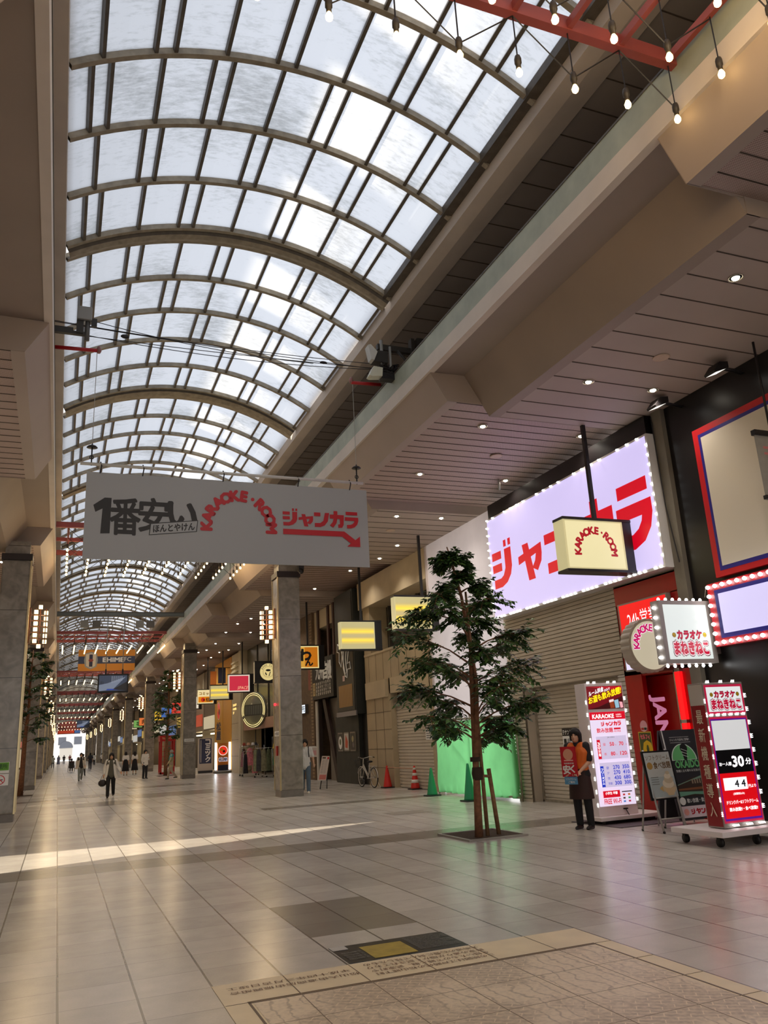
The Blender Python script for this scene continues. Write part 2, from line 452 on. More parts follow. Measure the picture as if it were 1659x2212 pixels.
# ---------------------------------------------------------------- roof beams, dark soffits, canopies
def mir(x, side): return x if side > 0 else 2*CX-x
def pts(side, l): return [(mir(x, side), z) for x, z in l]
BAY = 6.34
EDGES = [12.22+BAY*k for k in range(-4, 40)]           # bay limits along the street
Z1, ZP, ZQ = 8.15, 7.59, 7.375                        # canopy edge, perforated level, plank level
for side, nm in ((1, 'right'), (-1, 'left')):
    XW = 12.6 if side > 0 else -5.0
    # concrete roof beam under the edge of the vault
    mb = MB(); mb.prism(pts(side, [(5.95, 10.17), (5.95, 10.55), (6.6, 10.55), (6.6, 10.3), (6.21, 10.17)]), YN, YF, 'y', PLASTER)
    if side > 0: mb.prism(pts(side, [(5.78, 10.40), (5.78, 10.56), (6.0, 10.56), (6.0, 10.40)]), YN, 13.6, 'y', STEEL_DK)
    o = struct(mb.build('ceiling_beam_'+nm))
    # dark boarded soffit behind the beam with its joints
    mb = MB(); xo = mir(9.2, side); xi = mir(6.2, side)
    mb.box(min(xo, xi), max(xo, xi), YN, YF, 10.34, 10.46, DARKSOF)
    y = 2.0
    while y < 140:
        mb.box(min(xo, xi), max(xo, xi), y, y+0.018, 10.332, 10.345, JOINT); y += 0.57
    xa, xb = sorted((mir(9.1, side), mir(9.3, side)))
    mb.box(xa, xb, YN, YF, 8.6, 10.4, DARKSOF)  # outer strip added to keep the sun out above the canopy
    struct(mb.build('ceiling_soffit_'+nm))
    # canopy: fascia, stepped bays
    mb = MB()
    xa, xb = sorted((mir(6.06, side), mir(6.16, side)))
    mb.box(xa, xb, YN, YF, 8.42, 8.84, FASCIA)
    xa, xb = sorted((mir(6.035, side), mir(6.16, side)))
    mb.box(xa, xb, YN, YF, 8.13, 8.42, PLASTER)
    xa, xb = sorted((mir(6.05, side), mir(6.075, side)))
    mb.box(xa, xb, YN, YF, 8.84, 8.87, STEEL_DK)
    mb.box(*sorted((mir(6.1, side), mir(9.2, side))), YN, YF, 8.62, 8.72, DARKSOF)
    for i in range(len(EDGES)-1):
        y0, y1 = EDGES[i], EDGES[i+1]
        if y1 < YN or y0 > YF: continue
        if i % 2 == 0:   # perforated bay (raised)
            mb.prism(pts(side, [(6.08, 8.137), (6.40, ZP), (6.60, ZP), (6.60, ZP+.1), (6.52, ZP+.1), (6.2, 8.25), (6.2, 8.4), (6.08, 8.4)]), y0, y1, 'y', CREAM)
            mb.box(*sorted((mir(6.58, side), XW)), y0, y1, ZP+0.02, ZP+0.12, PERF)
            yy = y0+0.05
            while yy < y1:
                mb.box(*sorted((mir(6.6, side), XW)), yy, yy+0.014, ZP+0.012, ZP+0.03, JOINT); yy += 0.335
        else:            # planked bay (lower), set back from the edge
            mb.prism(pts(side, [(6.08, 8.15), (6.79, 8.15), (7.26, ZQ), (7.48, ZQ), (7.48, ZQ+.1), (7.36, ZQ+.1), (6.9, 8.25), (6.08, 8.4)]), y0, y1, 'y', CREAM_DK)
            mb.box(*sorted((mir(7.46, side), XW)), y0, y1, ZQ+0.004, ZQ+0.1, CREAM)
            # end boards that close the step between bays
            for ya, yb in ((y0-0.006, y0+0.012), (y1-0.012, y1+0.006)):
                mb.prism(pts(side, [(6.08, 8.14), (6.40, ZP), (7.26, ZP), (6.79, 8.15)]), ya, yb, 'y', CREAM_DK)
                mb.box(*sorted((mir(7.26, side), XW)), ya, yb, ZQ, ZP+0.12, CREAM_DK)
            yy = y0+0.18
            while yy < y1:
                mb.box(*sorted((mir(7.48, side), XW)), yy, yy+0.016, ZQ-0.004, ZQ+0.02, JOINT); yy += 0.535
    struct(mb.build('ceiling_canopy_'+nm))

# ---------------------------------------------------------------- glazed barrel vault
VC = (2.8, 5.52); VR = 5.85
AMAX = math.asin(3.17/VR)
def glass_mat():
    m, nt, b = new_mat('frosted_glass')
    N = nt.nodes.new; L = nt.links.new
    out = nt.nodes['Material Output']
    g = N('ShaderNodeNewGeometry')
    mp = N('ShaderNodeMapping'); mp.inputs['Scale'].default_value = (3.0, 9.0, 3.0); mp.inputs['Rotation'].default_value = (0, 0, 0.25); L(g.outputs['Position'], mp.inputs[0])
    n1 = N('ShaderNodeTexNoise'); n1.inputs['Scale'].default_value = 1.6; n1.inputs['Detail'].default_value = 9; n1.inputs['Roughness'].default_value = 0.7; L(mp.outputs[0], n1.inputs['Vector'])
    n2 = N('ShaderNodeTexNoise'); n2.inputs['Scale'].default_value = 0.55; n2.inputs['Detail'].default_value = 3; L(g.outputs['Position'], n2.inputs['Vector'])
    ad = N('ShaderNodeMath'); ad.operation = 'ADD'; L(n1.outputs['Fac'], ad.inputs[0]); L(n2.outputs['Fac'], ad.inputs[1])
    rp = N('ShaderNodeValToRGB'); L(ad.outputs[0], rp.inputs[0])
    rp.color_ramp.elements[0].position = 0.7; rp.color_ramp.elements[0].color = (0.30, 0.315, 0.325, 1)
    rp.color_ramp.elements[1].position = 1.15; rp.color_ramp.elements[1].color = (0.50, 0.52, 0.55, 1)
    t = N('ShaderNodeBsdfTranslucent'); L(rp.outputs[0], t.inputs['Color'])
    b.inputs['Roughness'].default_value = 0.35; b.inputs['Base Color'].default_value = (0.5, 0.5, 0.5, 1)
    mx = N('ShaderNodeMixShader'); mx.inputs[0].default_value = 0.12
    L(t.outputs[0], mx.inputs[1]); L(b.outputs[0], mx.inputs[2]); L(mx.outputs[0], out.inputs['Surface'])
    return m
GLASS = glass_mat()
def arc_pt(a, r, y): return (VC[0]+r*math.sin(a), y, VC[1]+r*math.cos(a))
def vault_rib(mb, y, w, r0, r1, m, n=28):
    A = [-AMAX+2*AMAX*i/n for i in range(n+1)]
    prev = None
    for a in A:
        q = [mb.bm.verts.new(arc_pt(a, r, yy)) for r, yy in ((r0, y-w/2), (r0, y+w/2), (r1, y+w/2), (r1, y-w/2))]
        if prev:
            for i in range(4):
                f = mb.bm.faces.new((prev[i], prev[(i+1) % 4], q[(i+1) % 4], q[i])); f.material_index = mb.mi(m)
        prev = q
def vault_bar(mb, a, y0, y1, w, r0, r1, m):
    da = w/2/VR
    v = [mb.bm.verts.new(arc_pt(aa, r, y)) for y in (y0, y1) for aa, r in ((a-da, r0), (a+da, r0), (a+da, r1), (a-da, r1))]
    for q in ((0, 1, 5, 4), (1, 2, 6, 5), (2, 3, 7, 6), (3, 0, 4, 7)):
        f = mb.bm.faces.new([v[i] for i in q]); f.material_index = mb.mi(m)
modules = [[-9.9, -8.5, -7.1, -5.7, -4.3, -2.9], [-2.4, -1.0, 0.4, 1.8, 3.2, 4.6], [5.05, 5.5], [5.95, 6.5, 7.9, 9.3, 10.7, 12.1, 13.5], [13.92, 15.3, 16.7, 18.13, 19.55, 20.95], [21.6, 23.05, 24.47, 25.9, 27.3, 28.7]]
s0 = 29.3
while s0 < YF-8:
    modules.append([s0+1.42*k for k in range(6)]); s0 += 7.7
row = 0
for mi_, ribs in enumerate(modules):
    fr = MB(); gl = MB()
    for y in ribs: vault_rib(fr, y, 0.085, VR-0.10, VR+0.03, STEEL)
    # gutter between neighbouring modules
    yend = ribs[-1]; ynext = modules[mi_+1][0] if mi_+1 < len(modules) else yend+0.5
    n = 28; prev = None
    for i in range(n+1):
        a = -AMAX+2*AMAX*i/n
        q = [fr.bm.verts.new(arc_pt(a, VR+dr, y)) for dr, y in ((0.02, yend), (-0.14, yend+0.10), (-0.17, (yend+ynext)/2), (-0.14, ynext-0.10), (0.02, ynext))]
        if prev:
            for j in range(4):
                f = fr.bm.faces.new((prev[j], prev[j+1], q[j+1], q[j])); f.material_index = fr.mi(STEEL_DK if j in (0, 3) else STEEL); f.smooth = False
        prev = q
    for y0, y1 in zip(ribs, ribs[1:]):
        ph = -0.185 if row % 2 == 1 else 0.71
        row += 1
        arc = AMAX*VR
        k = -4
        bars = []
        while k < 5:
            c = ph+1.795*k
            for d in (-0.1425, 0.1425, 0.1425+0.755):
                s = c+d
                if abs(s) < arc-0.05: bars.append(s/VR)
            k += 1
        far = y0 > 90
        for a in bars: vault_bar(fr, a, y0, y1, 0.055, VR-0.085, VR+0.02, STEEL_DK)
        n = 12 if far else 24
        for i in range(n):
            a0, a1 = -AMAX+2*AMAX*i/n, -AMAX+2*AMAX*(i+1)/n
            gl.poly([arc_pt(a0, VR, y0), arc_pt(a0, VR, y1), arc_pt(a1, VR, y1), arc_pt(a1, VR, y0)], GLASS)
    e = struct(thing('ceiling_vault', None, None, (CX, ribs[0], 11.3)))
    adopt(fr.build('frame'), e); adopt(gl.build('glazing'), e)
# gutter flashing just outside the glass edge so no light slips in
mb = MB()
for sx_ in (-1, 1):
    x0, x1 = sorted((CX+sx_*3.155, CX+sx_*6.5))
    mb.box(x0, x1, YN, YF, 10.5, 10.62, STEEL_DK)
struct(mb.build('ceiling_gutter'))

# ---------------------------------------------------------------- tie beams across the street
for i, (y, z) in enumerate([(44.7, 8.72), (141, 8.72)]):
    mb = MB(); mb.box(-0.42, 6.05, y-0.12, y+0.12, z-0.1, z+0.1, pm((110, 112, 106), 0.5)); mb.box(-0.42, 6.05, y-0.14, y+0.14, z+0.09, z+0.12, STEEL_DK); mb.box(-0.42, 6.05, y-0.14, y+0.14, z-0.12, z-0.09, STEEL_DK)
    struct(mb.build('ceiling_tie_beam'))
# soffit end closing the far end
# ---------------------------------------------------------------- left side of the street (mostly out of frame)
LW = pm((150, 138, 120), 0.6, noise=0.15, scale=1.0)
mb = MB(); mb.box(-5.3, -5.0, -20, 12.3, 0, 8.7, LW); struct(mb.build('wall_left'))
mb = MB(); mb.box(-5.4, -5.0, 19.0, YF, 0, 8.7, LW); struct(mb.build('wall_left_far'))
mb = MB(); mb.box(-13.5, -5.0, 12.14, 19.0, 7.3, 7.55, LW); mb.box(-5.4, -4.95, 12.2, 19.0, 6.95, 7.6, LW); struct(mb.build('streak_shade_slab'))  # unseen slab and lintel added to cut the sun streak on the floor
# unseen blocks and lattice added to shade the vault and shape its sun patches
OUT = pm((150, 146, 140), 0.7, noise=0.1)
mb = MB()
mb.box(-16, -14, -60, 7.2, 0, 21.9, OUT); mb.box(-16, -14, 12.2, 120, 0, 21.9, OUT); mb.box(-16, -14, 7.2, 12.2, 17.5, 21.9, OUT)
for k in range(60):
    y = -55+k*2.6
    mb.box(-14.4, -14.2, y, y+0.9, 21.9, 27.0, OUT)
for z in (22.9, 24.1, 25.3, 26.6):
    mb.box(-14.4, -14.2, -60, 120, z, z+0.45, OUT)
struct(mb.build('sun_blocker_left'))
# ================================================================== shopfronts on the right
UX, VZ = (0, -1, 0), (0, 0, 1)          # artwork on walls that face the street (-X)
def wall_art(X, y_far, y_near, z0, z1): return Art((X, y_far, z0), UX, VZ, y_far-y_near, z1-z0)
def front_art(Y, x0, x1, z0, z1): return Art((x0, Y, z0), (1, 0, 0), VZ, x1-x0, z1-z0)   # panels that face down the street (-Y)
WHITE = pm((236, 234, 230), 0.45); RED = pm((196, 22, 30), 0.4); REDD = pm((150, 12, 20), 0.4); INK = pm((24, 20, 22), 0.5)
BLUE = pm((40, 34, 130), 0.4); YEL = pm((238, 196, 24), 0.45); PALE = pm((226, 220, 206), 0.5)
def slats(mb, X, y0, y1, z0, z1, pitch, depth, m):
    """horizontal lapped boards / roller slats facing the street"""
    pts_ = [(X+0.06, z0)]
    z = z0
    while z < z1-1e-4:
        t = min(z+pitch, z1)
        pts_ += [(X, z), (X, t-pitch*0.22), (X+depth, t-pitch*0.16), (X+depth, t)]; z = t
    pts_.append((X+0.06, z1))
    k = mb.mi(m)
    A = [mb.bm.verts.new((x, y0, z)) for x, z in pts_]; B = [mb.bm.verts.new((x, y1, z)) for x, z in pts_]
    for i in range(len(pts_)-1):
        f = mb.bm.faces.new((A[i], A[i+1], B[i+1], B[i])); f.material_index = k
def bulb_mesh(r, m_glass, m_base=None):
    mb = MB(); mb.lathe([(0, -r), (r*0.7, -r*0.75), (r, 0), (r*0.8, r*0.6), (r*0.45, r*1.1), (0, r*1.1)], n=8, m=m_glass)
    me = bpy.data.meshes.new('bulb'); mb.bm.to_mesh(me); mb.bm.free(); me.materials.append(m_glass); return me
def put(me, name, loc, parent, rot=None):
    o = bpy.data.objects.new(name, me); COL.objects.link(o); o.location = loc
    if rot: o.rotation_euler = rot
    return adopt(o, parent)
LED = em((255, 255, 255), 7.0, False)
LEDW = em((255, 240, 250), 5.0, False)

# -------- black frontage of the nearest karaoke shop
BLK = pm((20, 17, 18), 0.32, noise=0.2, scale=2)
mb = MB(); mb.box(10.4, 12.6, -6, 11.06, 0, 7.38, BLK)
struct(mb.build('wall_right_near'))
for y in (8.0, 9.6):
    mb = MB(); mb.box(10.385, 10.4, y, y+0.03, 0, 2.75, pm((58, 40, 24), 0.5)); struct(mb.build('trim_1'))
CONC = pm((120, 112, 98), 0.7, noise=0.15, scale=2)
mb = MB(); mb.box(10.3, 10.7, 11.06, 11.32, 0, 7.38, CONC); mb.tube([(10.28, 11.3, 7.3), (10.27, 11.25, 5.5), (10.27, 11.12, 4.4)], 0.012, 5, INK); struct(mb.build('wall_right_pilaster'))
# large framed panel above
t = thing('framed_billboard', 'large pale panel in a red and blue frame high on the black wall', 'sign panel', (10.4, 8.6, 3.95))
mb = MB(); mb.box(10.28, 10.39, 6.4, 10.33, 3.95, 6.62, RED); mb.box(10.27, 10.3, 6.5, 10.2, 4.05, 6.5, BLUE); mb.box(10.26, 10.3, 6.55, 10.13, 4.12, 6.43, pm((222, 212, 194), 0.35)); adopt(mb.build('panel'), t)
# lit box sign with a row of globes
t = thing('hanging_cloth', 'grey printed cloth hanging from a black bar at the edge of the pale panel', 'cloth sign', (9.4, 8.4, 4.0))
mb = MB(); mb.box(9.58, 10.22, 8.38, 8.46, 5.76, 5.84, INK); mb.tube([(9.95, 8.42, 5.84), (9.95, 8.42, 7.4)], 0.02, 6, INK); adopt(mb.build('bar'), t)
mb = MB(); mb.box(9.6, 10.2, 8.41, 8.43, 4.8, 5.76, pm((150, 146, 138), 0.6, noise=0.1)); adopt(mb.build('cloth'), t); mb = MB(); mb.box(9.58, 10.22, 8.39, 8.45, 4.74, 4.8, INK); adopt(mb.build('hem_bar'), t)
a = front_art(8.41, 9.6, 10.2, 4.8, 5.76); a.rect(0.2, 0.68, 0.9, 0.72, pm((200, 120, 120), 0.5)); a.rect(0.2, 0.78, 0.9, 0.82, pm((200, 120, 120), 0.5)); a.build('print', t)
t = thing('marquee_sign', 'blank lit sign in a blue inner and red outer frame ringed with round globes', 'sign', (10.4, 8.6, 2.84))
mb = MB(); mb.box(10.2, 10.42, 6.4, 10.5, 2.80, 3.86, REDD); mb.box(10.18, 10.21, 6.45, 10.33, 2.93, 3.73, BLUE); adopt(mb.build('frame'), t)
mb = MB(); mb.box(10.165, 10.19, 6.5, 10.24, 3.0, 3.66, em((196, 188, 226), 1.15)); adopt(mb.build('lit_panel'), t)
gm = bulb_mesh(0.035, LED)
y = 10.44
while y > 7.4:
    for z in (3.8, 2.86): put(gm, 'globe', (10.165, y, z), t, (0, -PI/2, 0))
    y -= 0.163
for k in range(1, 6): put(gm, 'globe', (10.165, 10.44, 2.86+k*0.157), t, (0, -PI/2, 0))

# -------- red karaoke entrance
REDW = pm((178, 10, 16), 0.3, noise=0.05)
mb = MB()
mb.box(10.4, 10.8, 11.32, 13.24, 3.94, 4.33, REDW); mb.box(10.4, 10.5, 12.74, 13.24, 0, 2.66, REDW); mb.box(10.4, 10.8, 11.32, 11.62, 0, 3.96, REDW)
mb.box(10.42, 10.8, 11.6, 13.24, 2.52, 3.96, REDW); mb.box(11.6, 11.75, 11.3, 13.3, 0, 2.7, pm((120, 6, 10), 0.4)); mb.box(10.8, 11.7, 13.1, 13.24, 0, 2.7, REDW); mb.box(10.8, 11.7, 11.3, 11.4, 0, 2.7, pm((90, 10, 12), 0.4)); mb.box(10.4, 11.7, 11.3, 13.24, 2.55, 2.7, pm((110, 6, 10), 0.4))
mb.box(10.4, 10.7, 11.32, 13.24, 4.3, 7.38, CONC)
structs('wall_right_entrance', mb)
t = thing('wall_lightbox', 'red lit sign over the karaoke doorway announcing 24 hour opening in white letters', 'sign', (10.4, 12.3, 3.28))
mb = MB(); mb.box(10.3, 10.41, 11.62, 13.06, 3.26, 3.94, pm((150, 140, 132), 0.4)); adopt(mb.build('case'), t)
a = wall_art(10.3, 13.02, 11.65, 3.29, 3.91); a.rect(0, 0, 1, 1, em((232, 12, 18), 1.0)); a.text('24h営業中', 0.16, 0.2, 0.95, 0.76, em((255, 235, 240), 1.2, False), 0.01); a.build('face', t)
t = thing('wall_lightbox', 'white lit sign below the red one with a red character at its left end', 'sign', (10.4, 12.3, 2.66))
mb = MB(); mb.box(10.3, 10.41, 11.62, 13.06, 2.62, 3.27, pm((150, 140, 132), 0.4)); adopt(mb.build('case'), t)
a = wall_art(10.3, 13.02, 11.65, 2.65, 3.25); a.rect(0, 0, 1, 1, em((214, 206, 232), 1.1)); a.text('安', 0.28, 0.24, 0.5, 0.7, em((206, 10, 40), 0.8, False), 0.05); a.build('face', t)
t = thing('door_board', 'red board inside the karaoke doorway with large sideways pink letters', 'sign board', (10.75, 12.7, 0))
mb = MB(); mb.box(10.72, 10.76, 12.2, 13.08, 0.0, 2.5, REDW); mb.box(10.7, 10.77, 13.04, 13.08, 0, 2.5, pm((150, 90, 100), 0.3)); adopt(mb.build('board'), t)
# lettering reads downwards
a = Art((10.72, 13.0, 2.15), (0, 0, -1), (0, -1, 0), 2.05, 0.44); a.text('JANKARA', 0, 0.0, 1.0, 1.0, em((238, 150, 190), 0.5, False), 0.05); a.build('lettering', t)
t = thing('light_strip', 'glowing red light strip beside the karaoke doorway', 'light', (10.4, 11.7, 0.2))
mb = MB(); mb.box(10.33, 10.4, 11.62, 11.74, 0.15, 2.5, em((255, 14, 18), 1.6)); adopt(mb.build('tube'), t)
mb = MB()
for z in (0.1, 1.6, 2.5): mb.box(10.32, 10.41, 11.6, 11.76, z, z+0.06, CHROME)
mb.box(10.32, 10.41, 11.74, 11.77, 0.1, 2.55, CHROME); adopt(mb.build('bracket'), t)
t = thing('poster', 'green poster with a big yellow zero on the red wall', 'poster', (10.4, 12.88, 1.0))
a = wall_art(10.4, 13.05, 12.7, 0.98, 1.47); a.rect(-0.03, -0.02, 1.03, 1.02, pm((214, 180, 60), 0.5)); a.rect(0.02, 0.02, 0.98, 0.98, pm((74, 84, 34), 0.5)); a.text('0', 0.3, 0.08, 0.95, 0.66, YEL, 0.07)
a.text('ｾﾙﾌｨ', 0.12, 0.74, 0.88, 0.92, pm((230, 110, 120), 0.5), 0.06); a.disc(0.16, 0.2, 0.03, PALE); a.build('sheet', t)
t = thing('sticker', 'small round-topped sticker on the red wall above the green poster', 'sticker', (10.4, 12.85, 1.5))
a = wall_art(10.4, 12.98, 12.76, 1.5, 1.7); a.disc(0.5, 0.42, 0.105, pm((236, 170, 180), 0.5)); a.rect(0.1, 0.02, 0.9, 0.34, PALE); a.rect(0.14, 0.06, 0.5, 0.28, RED); a.rect(0.52, 0.06, 0.86, 0.28, INK); a.build('sheet', t)

# -------- shuttered unit with ribbed cladding
SID = pm((184, 172, 154), 0.5, noise=0.06, scale=2)
SHUT = pm((198, 187, 170), 0.42, noise=0.06, scale=2)
mb = MB()
slats(mb, 10.4, 13.24, 17.75, 2.6, 7.38, 0.085, 0.03, SID)
slats(mb, 10.4, 17.15, 17.75, 0.0, 2.6, 0.085, 0.03, SID)
mb.box(10.46, 11.2, 13.24, 17.75, 2.6, 7.38, SID); mb.box(10.46, 11.2, 17.15, 17.75, 0, 2.6, SID); mb.box(10.46, 10.9, 13.2, 13.42, 0, 2.6, SID)
struct(mb.build('wall_right_cladding'))
WB = pm((206, 200, 190), 0.5)
mb = MB(); slats(mb, 10.4, 13.24, 13.46, 0.0, 2.6, 0.085, 0.03, WB); struct(mb.build('wall_right_cladding_strip'))
mb = MB(); slats(mb, 10.72, 13.3, 17.2, 0.02, 2.6, 0.085, 0.026, SHUT); mb.box(10.78, 11.0, 13.3, 17.2, 0, 2.6, SHUT); mb.box(10.68, 10.76, 13.3, 17.2, 0, 0.05, STEEL); mb.box(10.68, 10.78, 17.1, 17.16, 0, 2.6, STEEL)
o = struct(mb.build('door_1'))
t = thing('notice', 'white notice with a black heading pasted on the roller shutter', 'notice', (10.72, 15.8, 1.2))
a = wall_art(10.715, 16.12, 15.55, 1.02, 1.62); a.rect(0, 0, 1, 1, WHITE); a.rect(0, 0.72, 1, 1, INK); a.text('テナント募集', 0.04, 0.76, 0.96, 0.95, WHITE, 0.04); a.text('月/坪', 0.3, 0.4, 0.9, 0.62, INK, 0.02)
a.rect(0.08, 0.34, 0.26, 0.62, INK)
for k in range(4): a.rect(0.1, 0.06+0.06*k, 0.85, 0.085+0.06*k, pm((150, 150, 150), 0.5))
a.build('sheet', t)

# -------- the big lit sign
t = thing('illuminated_sign', 'huge lit lilac sign with giant red letters over the shutter, edged with small lamps', 'sign', (10.4, 14.4, 4.38))
mb = MB(); mb.box(10.1, 10.41, 11.3, 17.65, 4.35, 6.95, pm((214, 210, 206), 0.4)); adopt(mb.build('cabinet'), t)
a = wall_art(10.1, 17.62, 11.34, 4.4, 6.91); a.rect(0, 0, 1, 1, em((206, 194, 240), 1.0))
RL = em((214, 6, 34), 0.85, False)
def ru(y): return (17.62-y*1.0192)/6.28
def rv(z): return (1.612+(z-1.612)*1.0192-4.4)/2.51
for ch, y0, y1, z0, z1 in (('ジ', 17.2, 16.08, 5.02, 6.12), ('ャ', 15.95, 14.94, 4.94, 5.82), ('ン', 14.8, 13.44, 4.92, 5.96), ('カ', 13.3, 12.32, 4.87, 6.08), ('ラ', 12.22, 11.2, 4.78, 6.08)):
    a.kana(ch, ru(y0), rv(z0), ru(y1), rv(z1), RL)
a.build('face', t)
lm = bulb_mesh(0.021, LED)
for k in range(42):
    y = 17.6-k*0.151
    if k % 5 == 4: continue
    put(lm, 'lamp', (10.08, y, 4.38), t, (0, -PI/2, 0))
    if k % 2 == 0: put(lm, 'lamp', (10.08, y, 6.92), t, (0, -PI/2, 0))
for k in range(1, 13):
    put(lm, 'lamp', (10.08, 17.63, 4.38+k*0.195), t, (0, -PI/2, 0)); put(lm, 'lamp', (10.08, 11.32, 4.38+k*0.195), t, (0, -PI/2, 0))
mb = MB(); mb.box(10.2, 10.45, 11.4, 17.7, 6.96, 7.36, BLK); struct(mb.build('wall_right_header'))

# -------- building site behind white and green sheets
def cloth(c, tr, noise=0.1):
    m, nt, b = new_mat('sheeting')
    N = nt.nodes.new; L = nt.links.new
    g = N('ShaderNodeNewGeometry'); n = N('ShaderNodeTexNoise'); n.inputs['Scale'].default_value = 1.3; n.inputs['Detail'].default_value = 6; L(g.outputs['Position'], n.inputs['Vector'])
    r = N('ShaderNodeValToRGB'); L(n.outputs['Fac'], r.inputs[0]); cc = lin(c)
    r.color_ramp.elements[0].position = 0.3; r.color_ramp.elements[1].position = 0.7
    r.color_ramp.elements[0].color = (*[v*(1-noise) for v in cc], 1); r.color_ramp.elements[1].color = (*[min(1, v*(1+noise)) for v in cc], 1)
    L(r.outputs[0], b.inputs['Base Color']); b.inputs['Roughness'].default_value = 0.6
    t_ = N('ShaderNodeBsdfTranslucent'); L(r.outputs[0], t_.inputs['Color']); mx = N('ShaderNodeMixShader'); mx.inputs[0].default_value = tr
    L(b.outputs[0], mx.inputs[1]); L(t_.outputs[0], mx.inputs[2]); L(mx.outputs[0], nt.nodes['Material Output'].inputs['Surface'])
    return m
def sheet(y0, y1, z0, z1, X, amp, freq, ny=60, nz=24, tail=0.0):
    mb = MB(); g = []
    for i in range(nz+1):
        row_ = []
        for j in range(ny+1):
            u, v = j/ny, i/nz
            y = y0+(y1-y0)*u; z = z0+(z1-z0)*v
            d = amp*(math.sin(u*freq+2*math.sin(v*3+u*5))*0.6+math.sin(u*freq*2.3+v*4)*0.4)*(1-0.6*v)
            d += tail*max(0, 0.12-v)*math.sin(u*70)
            row_.append(mb.bm.verts.new((X+d, y, z)))
        g.append(row_)
    for i in range(nz):
        for j in range(ny):
            f = mb.bm.faces.new((g[i][j], g[i][j+1], g[i+1][j+1], g[i+1][j])); f.smooth = True
    return mb
WSH = cloth((226, 216, 216), 0.6, 0.06)
t = thing('scaffold_sheet', 'tall white sheet covering the building site beyond the big lit sign', 'sheet', (10.4, 20.0, 2.0))
adopt(sheet(17.78, 22.3, 1.9, 7.36, 10.42, 0.03, 6).build('cloth', WSH), t)
GSH = cloth((136, 222, 146), 0.85, 0.12)
t = thing('scaffold_sheet', 'bright green mesh sheet stretched over a pipe fence by the trees', 'sheet', (10.25, 19.7, 0))
adopt(sheet(17.5, 21.95, 0.06, 1.97, 10.25, 0.05, 7, tail=0.35).build('cloth', GSH), t)
mb = MB(); mb.tube([(10.3, 17.45, 1.99), (10.3, 22.2, 2.03)], 0.024, 8, STEEL); mb.tube([(10.32, 17.5, 0.09), (10.32, 22.1, 0.09)], 0.024, 8, STEEL)
for y in (17.5, 19.9, 22.1): mb.tube([(10.33, y, 0.0), (10.33, y, 2.1)], 0.024, 8, STEEL)
mb.tube([(10.36, 20.9, 1.35), (10.36, 19.0, 0.1)], 0.02, 8, STEEL)
adopt(mb.build('pipe_frame'), t)
mb = MB(); mb.box(10.5, 10.55, 22.1, 22.35, 0, 7.36, WHITE); struct(mb.build('wall_right_site_post'))

# -------- tan stone building
TAN = pm((176, 158, 128), 0.6, noise=0.1, scale=1.5); TAN2 = pm((190, 172, 142), 0.6, noise=0.1, scale=1.5)
mb = MB()
mb.box(10.45, 11.6, 22.4, 28.7, 6.38, 7.4, TAN2)
mb.box(10.6, 11.6, 22.4, 28.6, 3.62, 4.62, TAN); mb.box(10.58, 10.62, 22.4, 28.6, 4.58, 4.66, TAN2)
mb.box(10.6, 11.6, 26.2, 28.6, 0, 3.62, TAN); mb.box(10.6, 11.6, 22.4, 22.95, 0, 3.62, TAN); mb.box(10.6, 11.6, 22.9, 26.3, 3.1, 3.62, TAN2); mb.box(10.5, 11.6, 26.4, 28.4, 3.0, 3.6, TAN2)
mb.box(10.6, 11.6, 27.9, 28.6, 4.6, 6.4, TAN)
mb.box(11.3, 11.6, 22.4, 28.0, 4.6, 6.4, pm((52, 52, 50), 0.15))
for y in (23.6, 24.9, 26.2, 27.5): mb.box(11.22, 11.32, y, y+0.06, 4.62, 6.38, STEEL_DK)
mb.box(11.22, 11.32, 22.4, 28, 5.5, 5.56, STEEL_DK)
for z in (0.62, 1.25, 1.9, 2.5):
    mb.box(10.594, 10.602, 26.2, 28.6, z, z+0.012, JOINT)
for y in (26.9, 27.7): mb.box(10.594, 10.602, y, y+0.012, 0, 3.0, JOINT)
for k in range(9): mb.box(10.594, 10.602, 22.4+k*0.72, 22.41+k*0.72, 3.64, 4.56, JOINT)
structs('wall_right_stone', mb)
mb = MB(); slats(mb, 10.8, 22.9, 26.25, 0.02, 2.7, 0.1, 0.03, SHUT); mb.box(10.86, 11.1, 22.9, 26.25, 0, 3.1, pm((40, 34, 30), 0.5)); mb.box(10.7, 10.9, 22.9, 26.25, 2.66, 2.78, STEEL); struct(mb.build('door_2'))
t = thing('notice', 'small white notice pasted on the far roller shutter behind the tree', 'notice', (10.8, 23.6, 1.5))
a = wall_art(10.79, 23.85, 23.35, 1.5, 1.95); a.rect(0, 0, 1, 1, WHITE); a.rect(0, 0.74, 1, 1, INK); a.text('テナント', 0.1, 0.78, 0.9, 0.95, WHITE, 0.03)
for k in range(4): a.rect(0.1, 0.1+0.15*k, 0.85, 0.17+0.15*k, pm((120, 120, 120), 0.5))
a.build('sheet', t)

